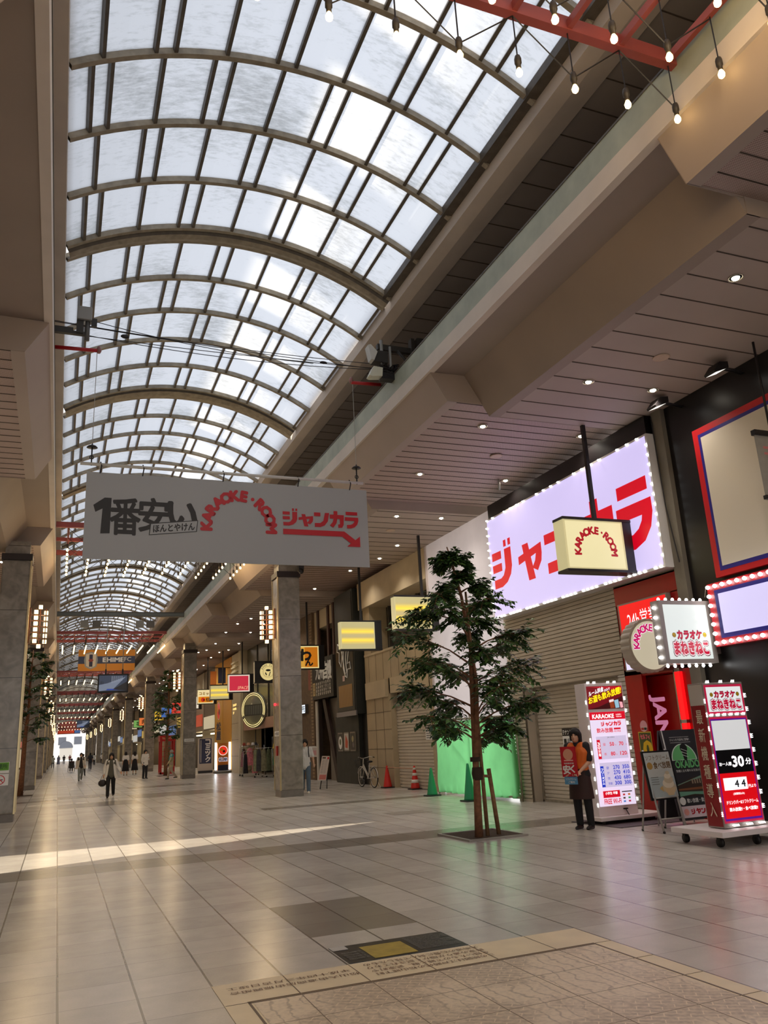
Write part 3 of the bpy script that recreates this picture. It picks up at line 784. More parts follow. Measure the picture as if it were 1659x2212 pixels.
# -------- black pub
PUB = pm((40, 40, 34), 0.6, noise=0.25, scale=3); PUBD = pm((24, 23, 20), 0.55, noise=0.2)
mb = MB(); mb.box(10.75, 11.6, 28.6, 32.4, 0, 7.4, PUBD); mb.box(10.58, 10.8, 29.5, 32.3, 0, 2.55, PUB); struct(mb.build('wall_right_pub'))
t = thing('vertical_sign_box', 'tall black sign box with white outlined brush strokes on the dark pub', 'sign', (10.7, 29.9, 2.5))
mb = MB(); mb.box(10.3, 10.76, 28.9, 31.15, 2.55, 7.3, pm((36, 38, 34), 0.5)); mb.box(10.28, 10.31, 29.0, 31.05, 2.7, 7.2, pm((28, 25, 22), 0.5)); mb.box(10.27, 10.32, 28.88, 31.17, 2.5, 2.68, pm((120, 116, 122), 0.3)); adopt(mb.build('box'), t)
a = wall_art(10.275, 30.95, 29.1, 2.8, 5.4); a.rect(0.06, 0.02, 0.94, 0.34, pm((150, 110, 52), 0.5))
for k in range(9): a.rect(0.06+k*0.1, 0.02, 0.07+k*0.1, 0.34, INK)
def stroke(a, pl, r, m):
    q = [a.P(u, v, 0.01) for u, v in pl]
    a.mb.tube(q, r, 5, m)
stroke(a, [(0.1, 0.98), (0.06, 0.86), (0.2, 0.84), (0.18, 0.7), (0.3, 0.62), (0.42, 0.86), (0.5, 0.9), (0.44, 0.6), (0.52, 0.5), (0.66, 0.52), (0.6, 0.72), (0.74, 0.94), (0.86, 0.92), (0.7, 0.64), (0.86, 0.66), (0.9, 0.56), (0.7, 0.56), (0.66, 0.44), (0.56, 0.46), (0.42, 0.74), (0.3, 0.98), (0.2, 0.94), (0.1, 0.98)], 0.022, WHITE)
a.rect(0.36, 0.4, 0.5, 0.48, pm((190, 160, 160), 0.5))
a.build('artwork', t)
for i, (y, c, lb) in enumerate([(31.95, (150, 160, 130), 'leftmost of three framed food pictures on the dark pub wall, showing a white plate'), (31.2, (196, 78, 44), 'middle of three framed food pictures on the dark pub wall, showing something red'), (30.45, (70, 66, 60), 'rightmost of three framed food pictures on the dark pub wall, mostly dark')]):
    t = thing('framed_picture', lb, 'picture', (10.58, y-0.3, 1.2), group='food pictures on the pub wall')
    mb = MB(); mb.box(10.54, 10.58, y-0.62, y, 1.2, 1.92, pm((120, 112, 100), 0.4)); adopt(mb.build('frame'), t)
    a = wall_art(10.54, y-0.05, y-0.57, 1.25, 1.87); a.rect(0, 0, 1, 1, pm((58, 52, 46), 0.5) if i != 1 else pm((200, 196, 190), 0.5))
    if i == 0: a.disc(0.5, 0.45, 0.22, WHITE, ry=0.25); a.disc(0.5, 0.5, 0.12, pm((90, 100, 70), 0.5))
    if i == 1: a.poly([(0.2, 0.15), (0.75, 0.1), (0.85, 0.5), (0.4, 0.95), (0.25, 0.6)], pm(c, 0.5))
    if i == 2: a.disc(0.5, 0.65, 0.12, pm((160, 150, 110), 0.5)); a.disc(0.6, 0.3, 0.1, pm((110, 100, 100), 0.5))
    a.build('print', t)
# pub entrance and upper floor
BRK = pm((104, 82, 60), 0.7, noise=0.25, scale=5)
mb = MB()
mb.box(10.7, 11.6, 32.3, 37.5, 5.1, 5.2, PUBD); mb.box(11.3, 11.6, 32.3, 37.5, 0, 7.4, PUBD)
mb.box(10.6, 11.6, 35.4, 37.4, 0, 7.4, BRK)
for k in range(50): mb.box(10.585, 10.61, 35.5, 35.8, 0.1+k*0.14, 0.19+k*0.14, pm((150, 124, 92), 0.7))
mb.box(11.0, 11.3, 32.5, 34.4, 0, 3.4, pm((120, 110, 98), 0.6))
mb.box(10.75, 11.3, 32.3, 36.9, 6.55, 7.36, pm((196, 180, 150), 0.6))
for y in (32.45, 33.2, 34.7): mb.box(10.68, 10.78, y, y+0.22, 5.1, 7.36, pm((62, 30, 20), 0.6))
mb.box(10.72, 10.78, 35.0, 35.4, 5.1, 7.36, pm((196, 180, 150), 0.6))
mb.prism([(32.5, 0), (32.9, 0), (34.6, 3.4), (34.2, 3.4)], 10.75, 10.9, 'x', pm((46, 26, 20), 0.6))
mb.box(10.7, 10.85, 35.0, 35.3, 0, 3.4, pm((40, 24, 18), 0.6)); mb.box(10.64, 10.7, 35.1, 35.32, 0, 3.35, pm((206, 200, 190), 0.5))
structs('wall_right_pub_entrance', mb)
t = thing('shop_board', 'dark wooden board over the pub entrance with four white brushed characters', 'sign', (10.55, 34, 3.45))
mb = MB(); mb.box(10.55, 10.7, 32.35, 35.4, 3.42, 5.12, pm((40, 34, 28), 0.6)); adopt(mb.build('board'), t)
a = wall_art(10.55, 35.3, 32.4, 3.45, 5.1); 
for i, ch in enumerate('九州自慢'): a.text(ch, 0.16+0.2*i, 0.5-0.02*i, 0.35+0.2*i, 0.9, WHITE, 0.05)
a.rect(0.0, 0.08, 0.13, 0.42, pm((190, 160, 100), 0.5)); a.vtext('店内', 0.03, 0.1, 0.1, 0.4, INK, 0.02)
for i in range(8): a.vtext(('焼鳥盛合', '地鶏料理', '馬刺新鮮', '芋焼酎有', '辛子蓮根', '黒豚料理', '明太子焼', '水炊鍋物')[i], 0.18+0.1*i, 0.06, 0.235+0.1*i, 0.42, PALE, 0.02)
a.build('lettering', t)
t = thing('name_plate', 'narrow red vertical plate beside the brushed characters at the pub', 'sign', (10.6, 36, 4))
a = wall_art(10.6, 36.2, 35.75, 3.9, 4.9); a.rect(0, 0, 1, 1, pm((130, 50, 30), 0.5)); a.build('plate', t)
t = thing('cafe_sign', 'small white lit cafe sign just past the edge of the nearest right pillar', 'sign', (10.4, 36.9, 2.9))
mb = MB(); mb.box(10.45, 10.62, 36.3, 37.4, 2.9, 3.3, pm((60, 56, 52), 0.5)); adopt(mb.build('case'), t)
a = wall_art(10.45, 37.4, 36.3, 2.9, 3.3); a.rect(0.02, 0.04, 0.98, 0.96, em((226, 240, 255), 1.2)); a.text('CAFFE', 0.08, 0.2, 0.92, 0.8, INK, 0.04); a.build('face', t)
# -------- wall behind the pillar, boutique, stone front
GREYG = pm((70, 66, 56), 0.2)
mb = MB()
mb.box(10.7, 11.6, 37.4, 42.7, 0, 7.4, pm((96, 86, 70), 0.6, noise=0.1)); mb.box(10.75, 11.0, 42.6, 50.2, 3.05, 7.4, pm((92, 88, 74), 0.25))
mb.box(10.5, 10.9, 42.6, 50.1, 2.5, 3.06, pm((176, 132, 112), 0.5)); mb.box(12.4, 12.6, 42.6, 50.1, 0, 2.6, pm((150, 140, 120), 0.5)); mb.box(10.7, 12.6, 42.5, 42.7, 0, 2.6, GREYG)
for y in (44.5, 47.2): mb.box(10.7, 10.76, y, y+0.08, 3.05, 7.36, pm((50, 46, 40), 0.5))
for y in (43.2, 45.6, 48.0): mb.box(10.75, 10.8, y, y+0.06, 0, 2.5, pm((60, 56, 50), 0.5))
mb.box(12.3, 12.42, 43, 49.5, 2.0, 2.4, em((190, 150, 60), 0.5))
mb.box(10.45, 11.6, 50.1, 53.6, 0, 7.4, pm((190, 176, 146), 0.6, noise=0.05)); mb.box(10.35, 10.5, 50.3, 50.9, 0, 7.4, pm((200, 188, 160), 0.6))
for z in (1.0, 2.0, 3.0, 4.0, 5.0): mb.box(10.44, 10.455, 50.9, 53.6, z, z+0.015, JOINT)
for z in (6.2, 6.5, 6.8): mb.box(10.36, 10.5, 50.9, 53.5, z, z+0.1, pm((200, 188, 160), 0.6))
structs('wall_right_boutique', mb)
t = thing('neon_ring_sign', 'round neon sign with double yellow rings on the boutique front', 'sign', (10.05, 45.1, 2.45), R(30))
mb = MB(); mb.lathe([(0.0, -0.05), (0.98, -0.05), (0.98, 0.05), (0.0, 0.05)], n=40, m=pm((120, 118, 100), 0.3), M=Matrix.Translation((0, 0, 1.05)) @ Matrix.Rotation(-PI/2, 4, 'Y')); local(mb.build('disc'), t)
mb = MB()
for rr in (0.92, 0.82):
    mb.tube([(-0.09, rr*math.cos(R(a)), 1.05+rr*math.sin(R(a))) for a in range(-20, 201, 10)], 0.013, 6, em((255, 232, 160), 1.3, False))
    mb.tube([(-0.09, rr*math.cos(R(a)), 1.05+rr*math.sin(R(a))) for a in range(-150, -29, 10)], 0.013, 6, em((255, 232, 160), 1.3, False))
local(mb.build('neon_tube'), t)
a = Art((-0.06, 0.7, 0.75), (0, -1, 0), VZ, 1.4, 0.6); a.rect(0, 0, 1, 1, pm((56, 58, 54), 0.3))
for k in range(9): a.rect(0.06+k*0.105, 0.1, 0.1+k*0.105, 0.9, pm((120, 124, 116), 0.4))
a.build('picture', t, False)
t = thing('wall_letters', 'small glowing white letters on the pale stone front', 'sign', (10.44, 52, 4))
a = wall_art(10.44, 53.1, 51.9, 3.6, 4.3); 
for i, s_ in enumerate(('SHOP', 'HAIR', '2F')): a.text(s_, 0, 0.7-0.34*i, 0.9 if i < 2 else 0.3, 0.9-0.34*i, em((255, 214, 130), 1.6, False), 0.02)
a.build('lettering', t)
# yellow beef-bowl shop front
YW = pm((216, 150, 20), 0.5, noise=0.05)
mb = MB(); mb.box(10.5, 11.6, 54.0, 57.0, 0, 7.4, YW); mb.box(10.48, 10.6, 57.0, 60.0, 0, 7.4, pm((226, 164, 28), 0.5)); mb.box(10.55, 11.6, 53.5, 54.1, 0, 7.4, pm((120, 100, 84), 0.5)); struct(mb.build('wall_right_yellow'))
t = thing('shop_emblem', 'round red emblem and two dark vertical characters on the yellow shop front', 'sign', (10.48, 58.5, 2.6))
a = wall_art(10.478, 59.9, 57.1, 2.4, 4.6); a.disc(0.5, 0.76, 0.62, WHITE); a.disc(0.5, 0.76, 0.56, em((214, 44, 20), 0.5)); a.disc(0.42, 0.8, 0.16, YEL); a.disc(0.58, 0.72, 0.2, pm((60, 20, 60), 0.5))
a.vtext('松屋', 0.22, -0.15, 0.8, 0.42, pm((30, 24, 70), 0.5), 0.06); a.build('artwork', t)
# row of further fronts down the street
cols = [(110, 96, 78), (160, 148, 126), (84, 74, 64), (176, 160, 130), (60, 52, 46), (140, 120, 96)]
y = 60.0; i = 0
mbw = MB()
while y < 200:
    L_ = 5.5+((i*37) % 5)*0.8
    c = cols[i % 6]
    mbw.box(10.6, 11.6, y, y+L_, 2.9, 7.4, pm(c, 0.6)); mbw.box(11.6, 11.9, y, y+L_, 0, 3.0, pm((40, 34, 30), 0.5)); mbw.box(10.55, 11.6, y, y+0.5, 0, 7.4, pm(c, 0.5))
    mbw.box(10.5, 10.62, y+0.6, y+L_-0.4, 3.0+0.3*(i % 3), 3.9+0.3*(i % 3), em([(240, 226, 190), (214, 80, 50), (230, 190, 90), (90, 130, 190), (236, 236, 230)][i % 5], 0.42))
    mbw.box(11.0, 11.5, y+0.8, y+L_-0.6, 2.6, 2.68, em((255, 236, 196), 3.0))
    y += L_; i += 1
mbw.box(10.6, 11.6, y, YF, 0, 7.4, pm((96, 84, 70), 0.6)); struct(mbw.build('wall_right_far'))
y = 19.0; i = 0
mbw = MB()
while y < YF:
    L_ = 6.0+((i*29) % 5)*0.8
    mbw.box(-5.0, -4.9, y+0.4, y+L_-0.4, 3.0, 3.8, em([(240, 226, 190), (230, 190, 90), (214, 80, 50), (236, 236, 230)][i % 4], 0.5))
    mbw.box(-4.9, -4.8, y+0.5, y+L_-0.5, 0.3, 2.7, em((250, 224, 180), 0.35))
    y += L_; i += 1
struct(mbw.build('wall_left_shops'))
mb = MB(); mb.box(12.6, 12.8, 22.4, YF, 0, 8.0, PUBD); struct(mb.build('wall_right_back'))
# the bright white building where the arcade ends
mb = MB(); FWH = pm((232, 228, 220), 0.6); FDK = pm((70, 74, 84), 0.4)
mb.box(-14, 22, 302, 310, 0, 30, FWH)
for k in range(6):
    for j in range(4): mb.box(-10+k*5, -7.5+k*5, 301.9, 302.1, 5+j*4.5, 7.6+j*4.5, FDK)
mb.prism([(2.6+2.2*math.cos(R(q)), 4.0+2.2*math.sin(R(q))) for q in range(0, 181, 15)], 301.7, 302.0, 'y', FDK); mb.box(0.6, 4.6, 301.8, 302.05, 0.2, 4.0, pm((150, 146, 140), 0.5))
struct(mb.build('exterior_building_far'))
mb = MB(); mb.box(-0.4, 6.0, YF, YF+0.4, 7.6, 12.5, pm((110, 44, 34), 0.5)); mb.box(-0.2, 4.2, YF-0.1, YF, 7.8, 8.6, em((190, 60, 30), 0.5)); mb.box(4.4, 5.9, YF-0.1, YF, 7.8, 8.6, em((60, 90, 140), 0.5)); struct(mb.build('wall_end_header'))
# ================================================================== pillars, signs, lamps
def marble_mat():
    m, nt, b = new_mat('marble')
    N = nt.nodes.new; L = nt.links.new
    g = N('ShaderNodeNewGeometry')
    n = N('ShaderNodeTexNoise'); n.inputs['Scale'].default_value = 2.2; n.inputs['Detail'].default_value = 10; n.inputs['Distortion'].default_value = 1.2; L(g.outputs['Position'], n.inputs['Vector'])
    v = N('ShaderNodeTexVoronoi'); v.inputs['Scale'].default_value = 9; L(g.outputs['Position'], v.inputs['Vector'])
    a = N('ShaderNodeMath'); a.operation = 'MULTIPLY_ADD'; L(v.outputs['Distance'], a.inputs[0]); a.inputs[1].default_value = 0.16; L(n.outputs['Fac'], a.inputs[2])
    r = N('ShaderNodeValToRGB'); L(a.outputs[0], r.inputs[0])
    r.color_ramp.elements[0].position = 0.4; r.color_ramp.elements[0].color = (*lin((122, 114, 104)), 1)
    r.color_ramp.elements[1].position = 0.85; r.color_ramp.elements[1].color = (*lin((160, 152, 141)), 1)
    s = N('ShaderNodeSeparateXYZ'); L(g.outputs['Position'], s.inputs[0])
    d = N('ShaderNodeMath'); d.operation = 'DIVIDE'; L(s.outputs['Z'], d.inputs[0]); d.inputs[1].default_value = 1.86
    f = N('ShaderNodeMath'); f.operation = 'FRACT'; L(d.outputs[0], f.inputs[0])
    l = N('ShaderNodeMath'); l.operation = 'LESS_THAN'; L(f.outputs[0], l.inputs[0]); l.inputs[1].default_value = 0.008
    mx = N('ShaderNodeMix'); mx.data_type = 'RGBA'; L(l.outputs[0], mx.inputs['Factor']); L(r.outputs[0], mx.inputs['A']); mx.inputs['B'].default_value = (*lin((60, 54, 48)), 1)
    L(mx.outputs['Result'], b.inputs['Base Color']); b.inputs['Roughness'].default_value = 0.22
    return m
MARBLE = marble_mat()
BRASS = pm((190, 170, 130), 0.3, 0.8)
WARM = em((255, 222, 160), 9.0, False)
WOOD = pm((92, 52, 30), 0.5, noise=0.15)
def cube_mesh(s, m):
    mb = MB(); mb.box(-s, s, -s, s, -s, s, m, bev=s*0.25); me = bpy.data.meshes.new('lamp'); mb.bm.to_mesh(me); mb.bm.free(); me.materials.append(m); return me
LAMPCUBE = cube_mesh(0.052, em((255, 222, 160), 2.6, False))
def pillar(loc, side, label):
    t = thing('marble_pillar', label, 'pillar', loc, group='marble pillars along the street', kind='structure')
    mb = MB(); mb.box(0, 0.75, 0, 0.75, 0.2, 7.0, MARBLE, bev=0.04); local(mb.build('cladding'), t)
    mb = MB(); mb.box(0.01, 0.74, 0.01, 0.74, 0, 0.2, pm((120, 112, 104), 0.4, noise=0.1)); local(mb.build('plinth'), t)
    mb = MB(); mb.box(-0.03, 0.78, -0.03, 0.78, 7.02, 7.2, pm((40, 26, 22), 0.5)); mb.box(0.05, 0.7, 0.05, 0.7, 7.0, 7.58, MARBLE); local(mb.build('cap'), t)
    x = 0.75 if side < 0 else 0.0
    mb = MB(); mb.box(x-0.022, x+0.022, -0.025, 0.02, 0.2, 7.0, BRASS); mb.box(x-0.022, x+0.022, 0.73, 0.775, 0.2, 7.0, BRASS); local(mb.build('corner_strip'), t)
    return t
def sconce(loc, side, label, far=False):
    """bracket of glowing cubes fixed to the street face of a pillar"""
    t = thing('cube_lamp_cluster', label, 'lamp', loc, group='cube lamp clusters on the pillars')
    s = -1 if side > 0 else 1     # towards the street
    mb = MB(); mb.box(-0.02, 0.02, -0.05, 0.05, 0.1, 1.1, WOOD)
    cubes = [(0.27, 0, 1.12), (0.27, 0, 0.0)]
    for k in range(6):
        z = 0.14+0.165*k
        for sx_, yy in ((0.16, -0.09), (0.42, 0.09)):
            cubes.append((sx_, yy, z))
        mb.box(min(0, s*0.45), max(0, s*0.45), -0.012, 0.012, z-0.085, z-0.067, WOOD)
    for sx_ in (0.16, 0.42): mb.box(s*sx_-0.012, s*sx_+0.012, -0.012, 0.012, 0.08, 1.08, WOOD)
    mb.box(s*0.27-0.012, s*0.27+0.012, -0.012, 0.012, 0.0, 1.1, WOOD)
    local(mb.build('bracket'), t)
    if far:
        mb = MB()
        for x, y, z in cubes: mb.mesh(LAMPCUBE, Matrix.Translation((s*x, y, z)), LAMPCUBE.materials[0])
        local(mb.build('lamps'), t)
    else:
        for x, y, z in cubes:
            o = bpy.data.objects.new('lamp', LAMPCUBE); COL.objects.link(o); o.location = (s*x, y, z); o.parent = t
    return t
ORD = ['nearest', 'second', 'third', 'fourth', 'fifth', 'sixth', 'seventh', 'eighth', 'ninth', 'tenth']
for k in range(10):
    yR, yL = 25.72+22.2*k, 24.33+22.2*k
    wR = 'just behind the white banner' if k == 0 else ('beside the red phone booth' if k == 1 else 'further down the street on the boutique side')
    pillar((6.555, yR, 0), 1, f'{ORD[k]} grey marble pillar of the right row, {wR}')
    pillar((-1.736, yL, 0), -1, f'{ORD[k]} grey marble pillar of the left row' + (', with green and no smoking plates' if k == 0 else ', beyond the street tree'))
    sconce((6.505, yR+0.3, 4.88), 1, f'cluster of glowing cube lamps on the {ORD[k]} pillar of the right row')
    sconce((-0.94, yL+0.4, 4.62), -1, f'cluster of glowing cube lamps on the {ORD[k]} pillar of the left row')
for k, (x, y) in enumerate([(6.1, 26.0), (-0.5, 24.8), (6.1, 48.2), (-0.5, 47.0), (6.1, 70.4), (-0.5, 69.2)]):
    l = bpy.data.lights.new('cube_lamp_glow', 'POINT'); l.energy = 60; l.color = (1, 0.72, 0.4); l.shadow_soft_size = 0.35
    o = bpy.data.objects.new('cube_lamp_glow', l); COL.objects.link(o); o.location = (x, y, 5.4)
# plates on the nearest left pillar
t = thing('wall_plate', 'green and white plate on the nearest left pillar', 'sign', (-1.3, 24.32, 1.2))
a = front_art(24.325, -1.62, -1.17, 1.24, 1.52); a.rect(0, 0, 1, 1, WHITE); a.rect(0.02, 0.25, 0.98, 0.97, pm((96, 160, 40), 0.5)); a.text('喫煙所', 0.1, 0.4, 0.9, 0.85, pm((40, 80, 20), 0.5), 0.03); a.build('plate', t)
t = thing('wall_plate', 'white no smoking plate on the nearest left pillar', 'sign', (-1.3, 24.32, 0.95))
a = front_art(24.325, -1.62, -1.17, 0.93, 1.22); a.rect(0, 0, 1, 1, WHITE); a.disc(0.55, 0.5, 0.12, pm((200, 40, 50), 0.5), r_in=0.098); a.rect(0.4, 0.46, 0.7, 0.54, INK); a.poly([(0.36, 0.74), (0.4, 0.78), (0.74, 0.26), (0.7, 0.22)], pm((200, 40, 50), 0.5)); a.build('plate', t)
t = thing('wall_plate', 'small white plate on the side of the nearest right pillar', 'sign', (6.55, 26, 1.9))
a = Art((6.548, 26.4, 1.85), (0, -1, 0), VZ, 0.6, 0.16); a.rect(0, 0, 1, 1, WHITE); a.text('大街道', 0.1, 0.2, 0.9, 0.8, INK, 0.02); a.build('plate', t)
t = thing('wall_plate', 'small white plate on the second right pillar', 'sign', (6.9, 47.9, 2.0))
a = front_art(47.91, 6.65, 7.2, 2.0, 2.16); a.rect(0, 0, 1, 1, WHITE); a.text('大街道商店街', 0.05, 0.2, 0.95, 0.8, INK, 0.01); a.build('plate', t)
t = thing('call_button', 'red emergency button low on the street side of the nearest right pillar', 'button', (6.55, 26.1, 1.4))
mb = MB(); mb.box(6.51, 6.56, 26.0, 26.14, 1.25, 1.55, pm((170, 40, 30), 0.4)); mb.ball((6.5, 26.1, 2.85), 0.05, em((255, 60, 70), 1.5, False)); adopt(mb.build('button'), t)

# ---------------------------------------------------------------- white banner across the street
YB = 14.75
BR = em((200, 10, 20), 0.0)
t = thing('hanging_banner', 'wide white karaoke banner hung across the street with black and red lettering', 'banner', (2.95, YB, 4.94))
BANW = pm((164, 164, 164), 0.5)
mb = MB(); mb.box(0.22, 5.67, YB, YB+0.03, 4.95, 6.58, BANW); adopt(mb.build('sheet'), t)
a = front_art(YB, 0.22, 5.67, 4.95, 6.58)
def bu(x): return (x-0.22)/5.45
def bv(z): return (z-4.95)/1.63
RB = pm((186, 14, 34), 0.45)
a.poly([(bu(x), bv(z)) for x, z in [(0.5, 5.42), (0.66, 5.43), (0.67, 6.1), (0.55, 6.1), (0.36, 5.95), (0.4, 5.82), (0.52, 5.89)]], INK); a.text('番', bu(0.66), bv(5.42), bu(1.18), bv(6.1), INK, 0.034)
a.text('安', bu(1.16), bv(5.5), bu(1.69), bv(6.13), INK, 0.036); a.text('い', bu(1.69), bv(5.62), bu(2.2), bv(6.08), INK, 0.055)
q = [(1.36, 5.44), (2.2, 5.54), (2.22, 5.74), (1.38, 5.64)]
a.poly([(bu(x), bv(z)) for x, z in [(1.345, 5.425), (2.215, 5.53), (2.235, 5.755), (1.36, 5.655)]], INK)
a.poly([(bu(x), bv(z)) for x, z in q], BANW)
a.text('ほんとやけん', bu(1.42), bv(5.48), bu(2.17), bv(5.62), INK, 0.05, rise=0.11)
a.arc('KARAOKE·ROOM', bu(3.02), bv(5.66), 0.53, 188, -8, 0.205, RB, 0.1)
for ch, x0, x1 in (('ジ', 3.87, 4.23), ('ャ', 4.2, 4.5), ('ン', 4.52, 4.84), ('カ', 4.85, 5.15), ('ラ', 5.17, 5.46)):
    a.kana(ch, bu(x0), bv(5.74), bu(x1), bv(6.09 if ch != 'ャ' else 5.99), RB)
a.poly([(bu(x), bv(z)) for x, z in [(3.88, 5.56), (3.88, 5.67), (5.15, 5.67), (5.38, 5.5), (5.48, 5.58), (5.48, 5.36), (5.2, 5.36), (5.28, 5.43), (5.1, 5.56)]], RB)
a.build('lettering', t)
GALV = pm((170, 168, 160), 0.4, 0.3)
mb = MB(); mb.tube([(0.1, YB, 6.73), (5.6, YB, 6.73)], 0.03, 10, pm((206, 202, 194), 0.4))
for x in (0.45, 1.2, 2.7, 4.2, 5.3): mb.tube([(x, YB, 6.78), (x+0.02, YB-0.03, 6.7), (x, YB, 6.56)], 0.012, 5, INK)
adopt(mb.build('rail'), t)
for x in (0.29, 5.47):
    mb = MB()
    mb.tube([(x, YB, 9.02), (x, YB, 6.9)], 0.006, 5, GALV); mb.lathe([(0.0, 0.0), (0.1, 0.0), (0.07, 0.03), (0.02, 0.05), (0, 0.1)], (x, YB, 7.05), 14, INK)
    mb.tube([(x+0.035*math.cos(R(d)), YB, 6.86+0.035*math.sin(R(d))) for d in range(0, 361, 45)], 0.01, 5, INK); mb.tube([(x, YB, 7.05), (x, YB, 6.7)], 0.014, 6, INK)
    adopt(mb.build('hanger'), t)
for x0, x1, lb in ((-0.5, 0.32, 'red steel arm on the left canopy edge carrying the banner wire'), (5.44, 6.12, 'red steel arm on the right canopy edge carrying the banner wire')):
    t = thing('support_arm', lb, 'bracket', ((x0+x1)/2, YB, 9.0), group='red banner arms', kind='structure')
    mb = MB(); mb.tube([(x0, YB, 9.0), (x1, YB, 9.03)], 0.038, 8, pm((178, 24, 30), 0.4)); e_ = x1 if x0 < 0 else x0; mb.lathe([(0.03, -0.05), (0.05, 0), (0.03, 0.08), (0, 0.1)], (e_, YB, 9.03), 8, pm((150, 100, 96), 0.4)); adopt(mb.build('arm'), t)

# ---------------------------------------------------------------- equipment by the banner: antenna box, floodlights, cables
t = thing('antenna_unit', 'grey box aerial on a dark bracket fixed to the left canopy edge above the banner', 'aerial', (-0.2, 14.2, 8.9))
DKM = pm((52, 50, 48), 0.5); LG = pm((150, 150, 148), 0.45)
mb = MB(); mb.box(-0.1, 0.16, 14.0, 14.1, 9.26, 9.52, LG, bev=0.02); adopt(mb.build('aerial_box'), t)
mb = MB(); mb.box(-0.1, 0.02, 14.05, 14.2, 9.0, 9.3, DKM); mb.tube([(0.09, 14.1, 8.88), (0.09, 14.1, 9.3)], 0.045, 10, pm((90, 90, 90), 0.4)); mb.box(0.15, 0.25, 14.05, 14.12, 9.16, 9.32, DKM); mb.box(-0.5, 0.05, 14.08, 14.16, 8.98, 9.04, DKM); mb.box(-0.5, -0.15, 14.08, 14.14, 9.04, 9.1, DKM, M=None); adopt(mb.build('bracket'), t)
t = thing('floodlight_bracket', 'dark steel frame with floodlights and tangled cables above the right canopy edge', 'floodlights', (5.9, 14.0, 8.9))
mb = MB(); mb.tube([(5.83, 13.9, 8.95), (5.83, 13.9, 9.62)], 0.035, 10, LG); mb.tube([(6.02, 13.9, 8.8), (6.02, 13.9, 9.5)], 0.03, 8, LG)
mb.box(5.75, 6.9, 13.9, 14.0, 9.42, 9.54, DKM); mb.tube([(6.2, 13.92, 9.45), (6.5, 13.92, 9.1)], 0.035, 6, DKM); mb.box(6.5, 6.58, 13.85, 14.0, 8.9, 9.75, DKM); mb.box(6.62, 6.85, 13.8, 14.05, 9.1, 9.75, DKM); adopt(mb.build('frame'), t)
mb = MB(); mb.prism([(5.56, 9.12), (5.62, 9.1), (5.7, 9.3), (5.56, 9.45), (5.5, 9.43)], 13.8, 14.0, 'y', pm((200, 200, 196), 0.4)); mb.box(5.62, 5.95, 13.85, 14.05, 9.1, 9.36, DKM); adopt(mb.build('floodlight'), t)
mb = MB(); mb.prism([(5.5, 8.75), (5.55, 8.73), (5.78, 8.76), (5.8, 8.95), (5.6, 8.96)], 13.8, 14.0, 'y', pm((206, 206, 190), 0.4)); adopt(mb.build('floodlight'), t)
mb = MB()
rc = random.Random(3)
for k in range(9):
    p = [(5.85+rc.uniform(-0.15, 0.35), 13.85+rc.uniform(-0.05, 0.1), 8.85+rc.uniform(-0.1, 0.25)) for _ in range(7)]; mb.tube(p, 0.013, 5, INK)
mb.box(5.78, 6.2, 13.82, 14.0, 8.72, 8.86, INK); mb.tube([(5.9, 13.85, 8.9), (6.3, 13.88, 9.05), (6.5, 13.9, 9.4)], 0.02, 5, INK); adopt(mb.build('cable_bundle'), t)
def cat(p, q, sag, n=14):
    p, q = Vector(p), Vector(q); return [p+(q-p)*(i/n)-Vector((0, 0, 4*sag*(i/n)*(1-i/n))) for i in range(n+1)]
t = thing('overhead_cables', 'bundle of thin black cables slung across the street above the banner', 'cable', (2.8, 14.2, 9))
mb = MB()
for z0, z1, s_ in ((9.28, 9.12, 0.1), (9.25, 9.0, 0.05), (9.15, 9.0, 0.2), (9.02, 9.02, 0.06)):
    mb.tube(cat((-1.3, 14.15, z0), (5.85, 14.0, z1), s_), 0.008, 4, INK)
mb.tube(cat((0.25, 14.1, 9.28), (4.4, 14.1, 9.0), 0.1), 0.008, 4, INK)
mb.ball((0.75, 14.1, 9.06), 0.06, INK, sc=(1.3, 0.6, 0.7)); mb.ball((4.6, 14.05, 9.02), 0.05, INK, sc=(1.6, 0.6, 0.6))
adopt(mb.build('cable'), t)

# ---------------------------------------------------------------- projecting light boxes under the canopy
CASE = pm((26, 22, 22), 0.4)
def lightbox(Y, label, fn, x0=8.72, x1=10.2, z0=4.58, z1=5.5, d=0.26, lit=0.83, zc=None, px=None, glow=None, sidem=None):
    t = thing('projecting_lightbox', label, 'lightbox', ((x0+x1)/2, Y, z0), group=None)
    xm = x0+(x1-x0)*lit
    zc = (ZP if int((Y-12.22)//BAY) % 2 == 0 else ZQ)+0.03
    mb = MB(); mb.box(xm, x1, Y, Y+d, z0, z1, CASE); mb.box(x0-0.01, x1, Y-0.015, Y+d, z1, z1+0.05, CASE); mb.box(x0-0.01, x1, Y-0.015, Y+d, z0-0.05, z0, CASE); adopt(mb.build('casing'), t)
    mb = MB(); mb.box(x0, xm, Y, Y+d, z0, z1, sidem or glow or pm((226, 220, 196), 0.4)); adopt(mb.build('light_body'), t)
    a = front_art(Y, x0, xm, z0, z1); fn(a); a.build('face', t)
    px = px or (x0+x1)/2+0.1
    mb = MB(); mb.box(px-0.035, px+0.035, Y+d/2-0.035, Y+d/2+0.035, z1, zc, CASE); adopt(mb.build('hanger_pole'), t)
    return t
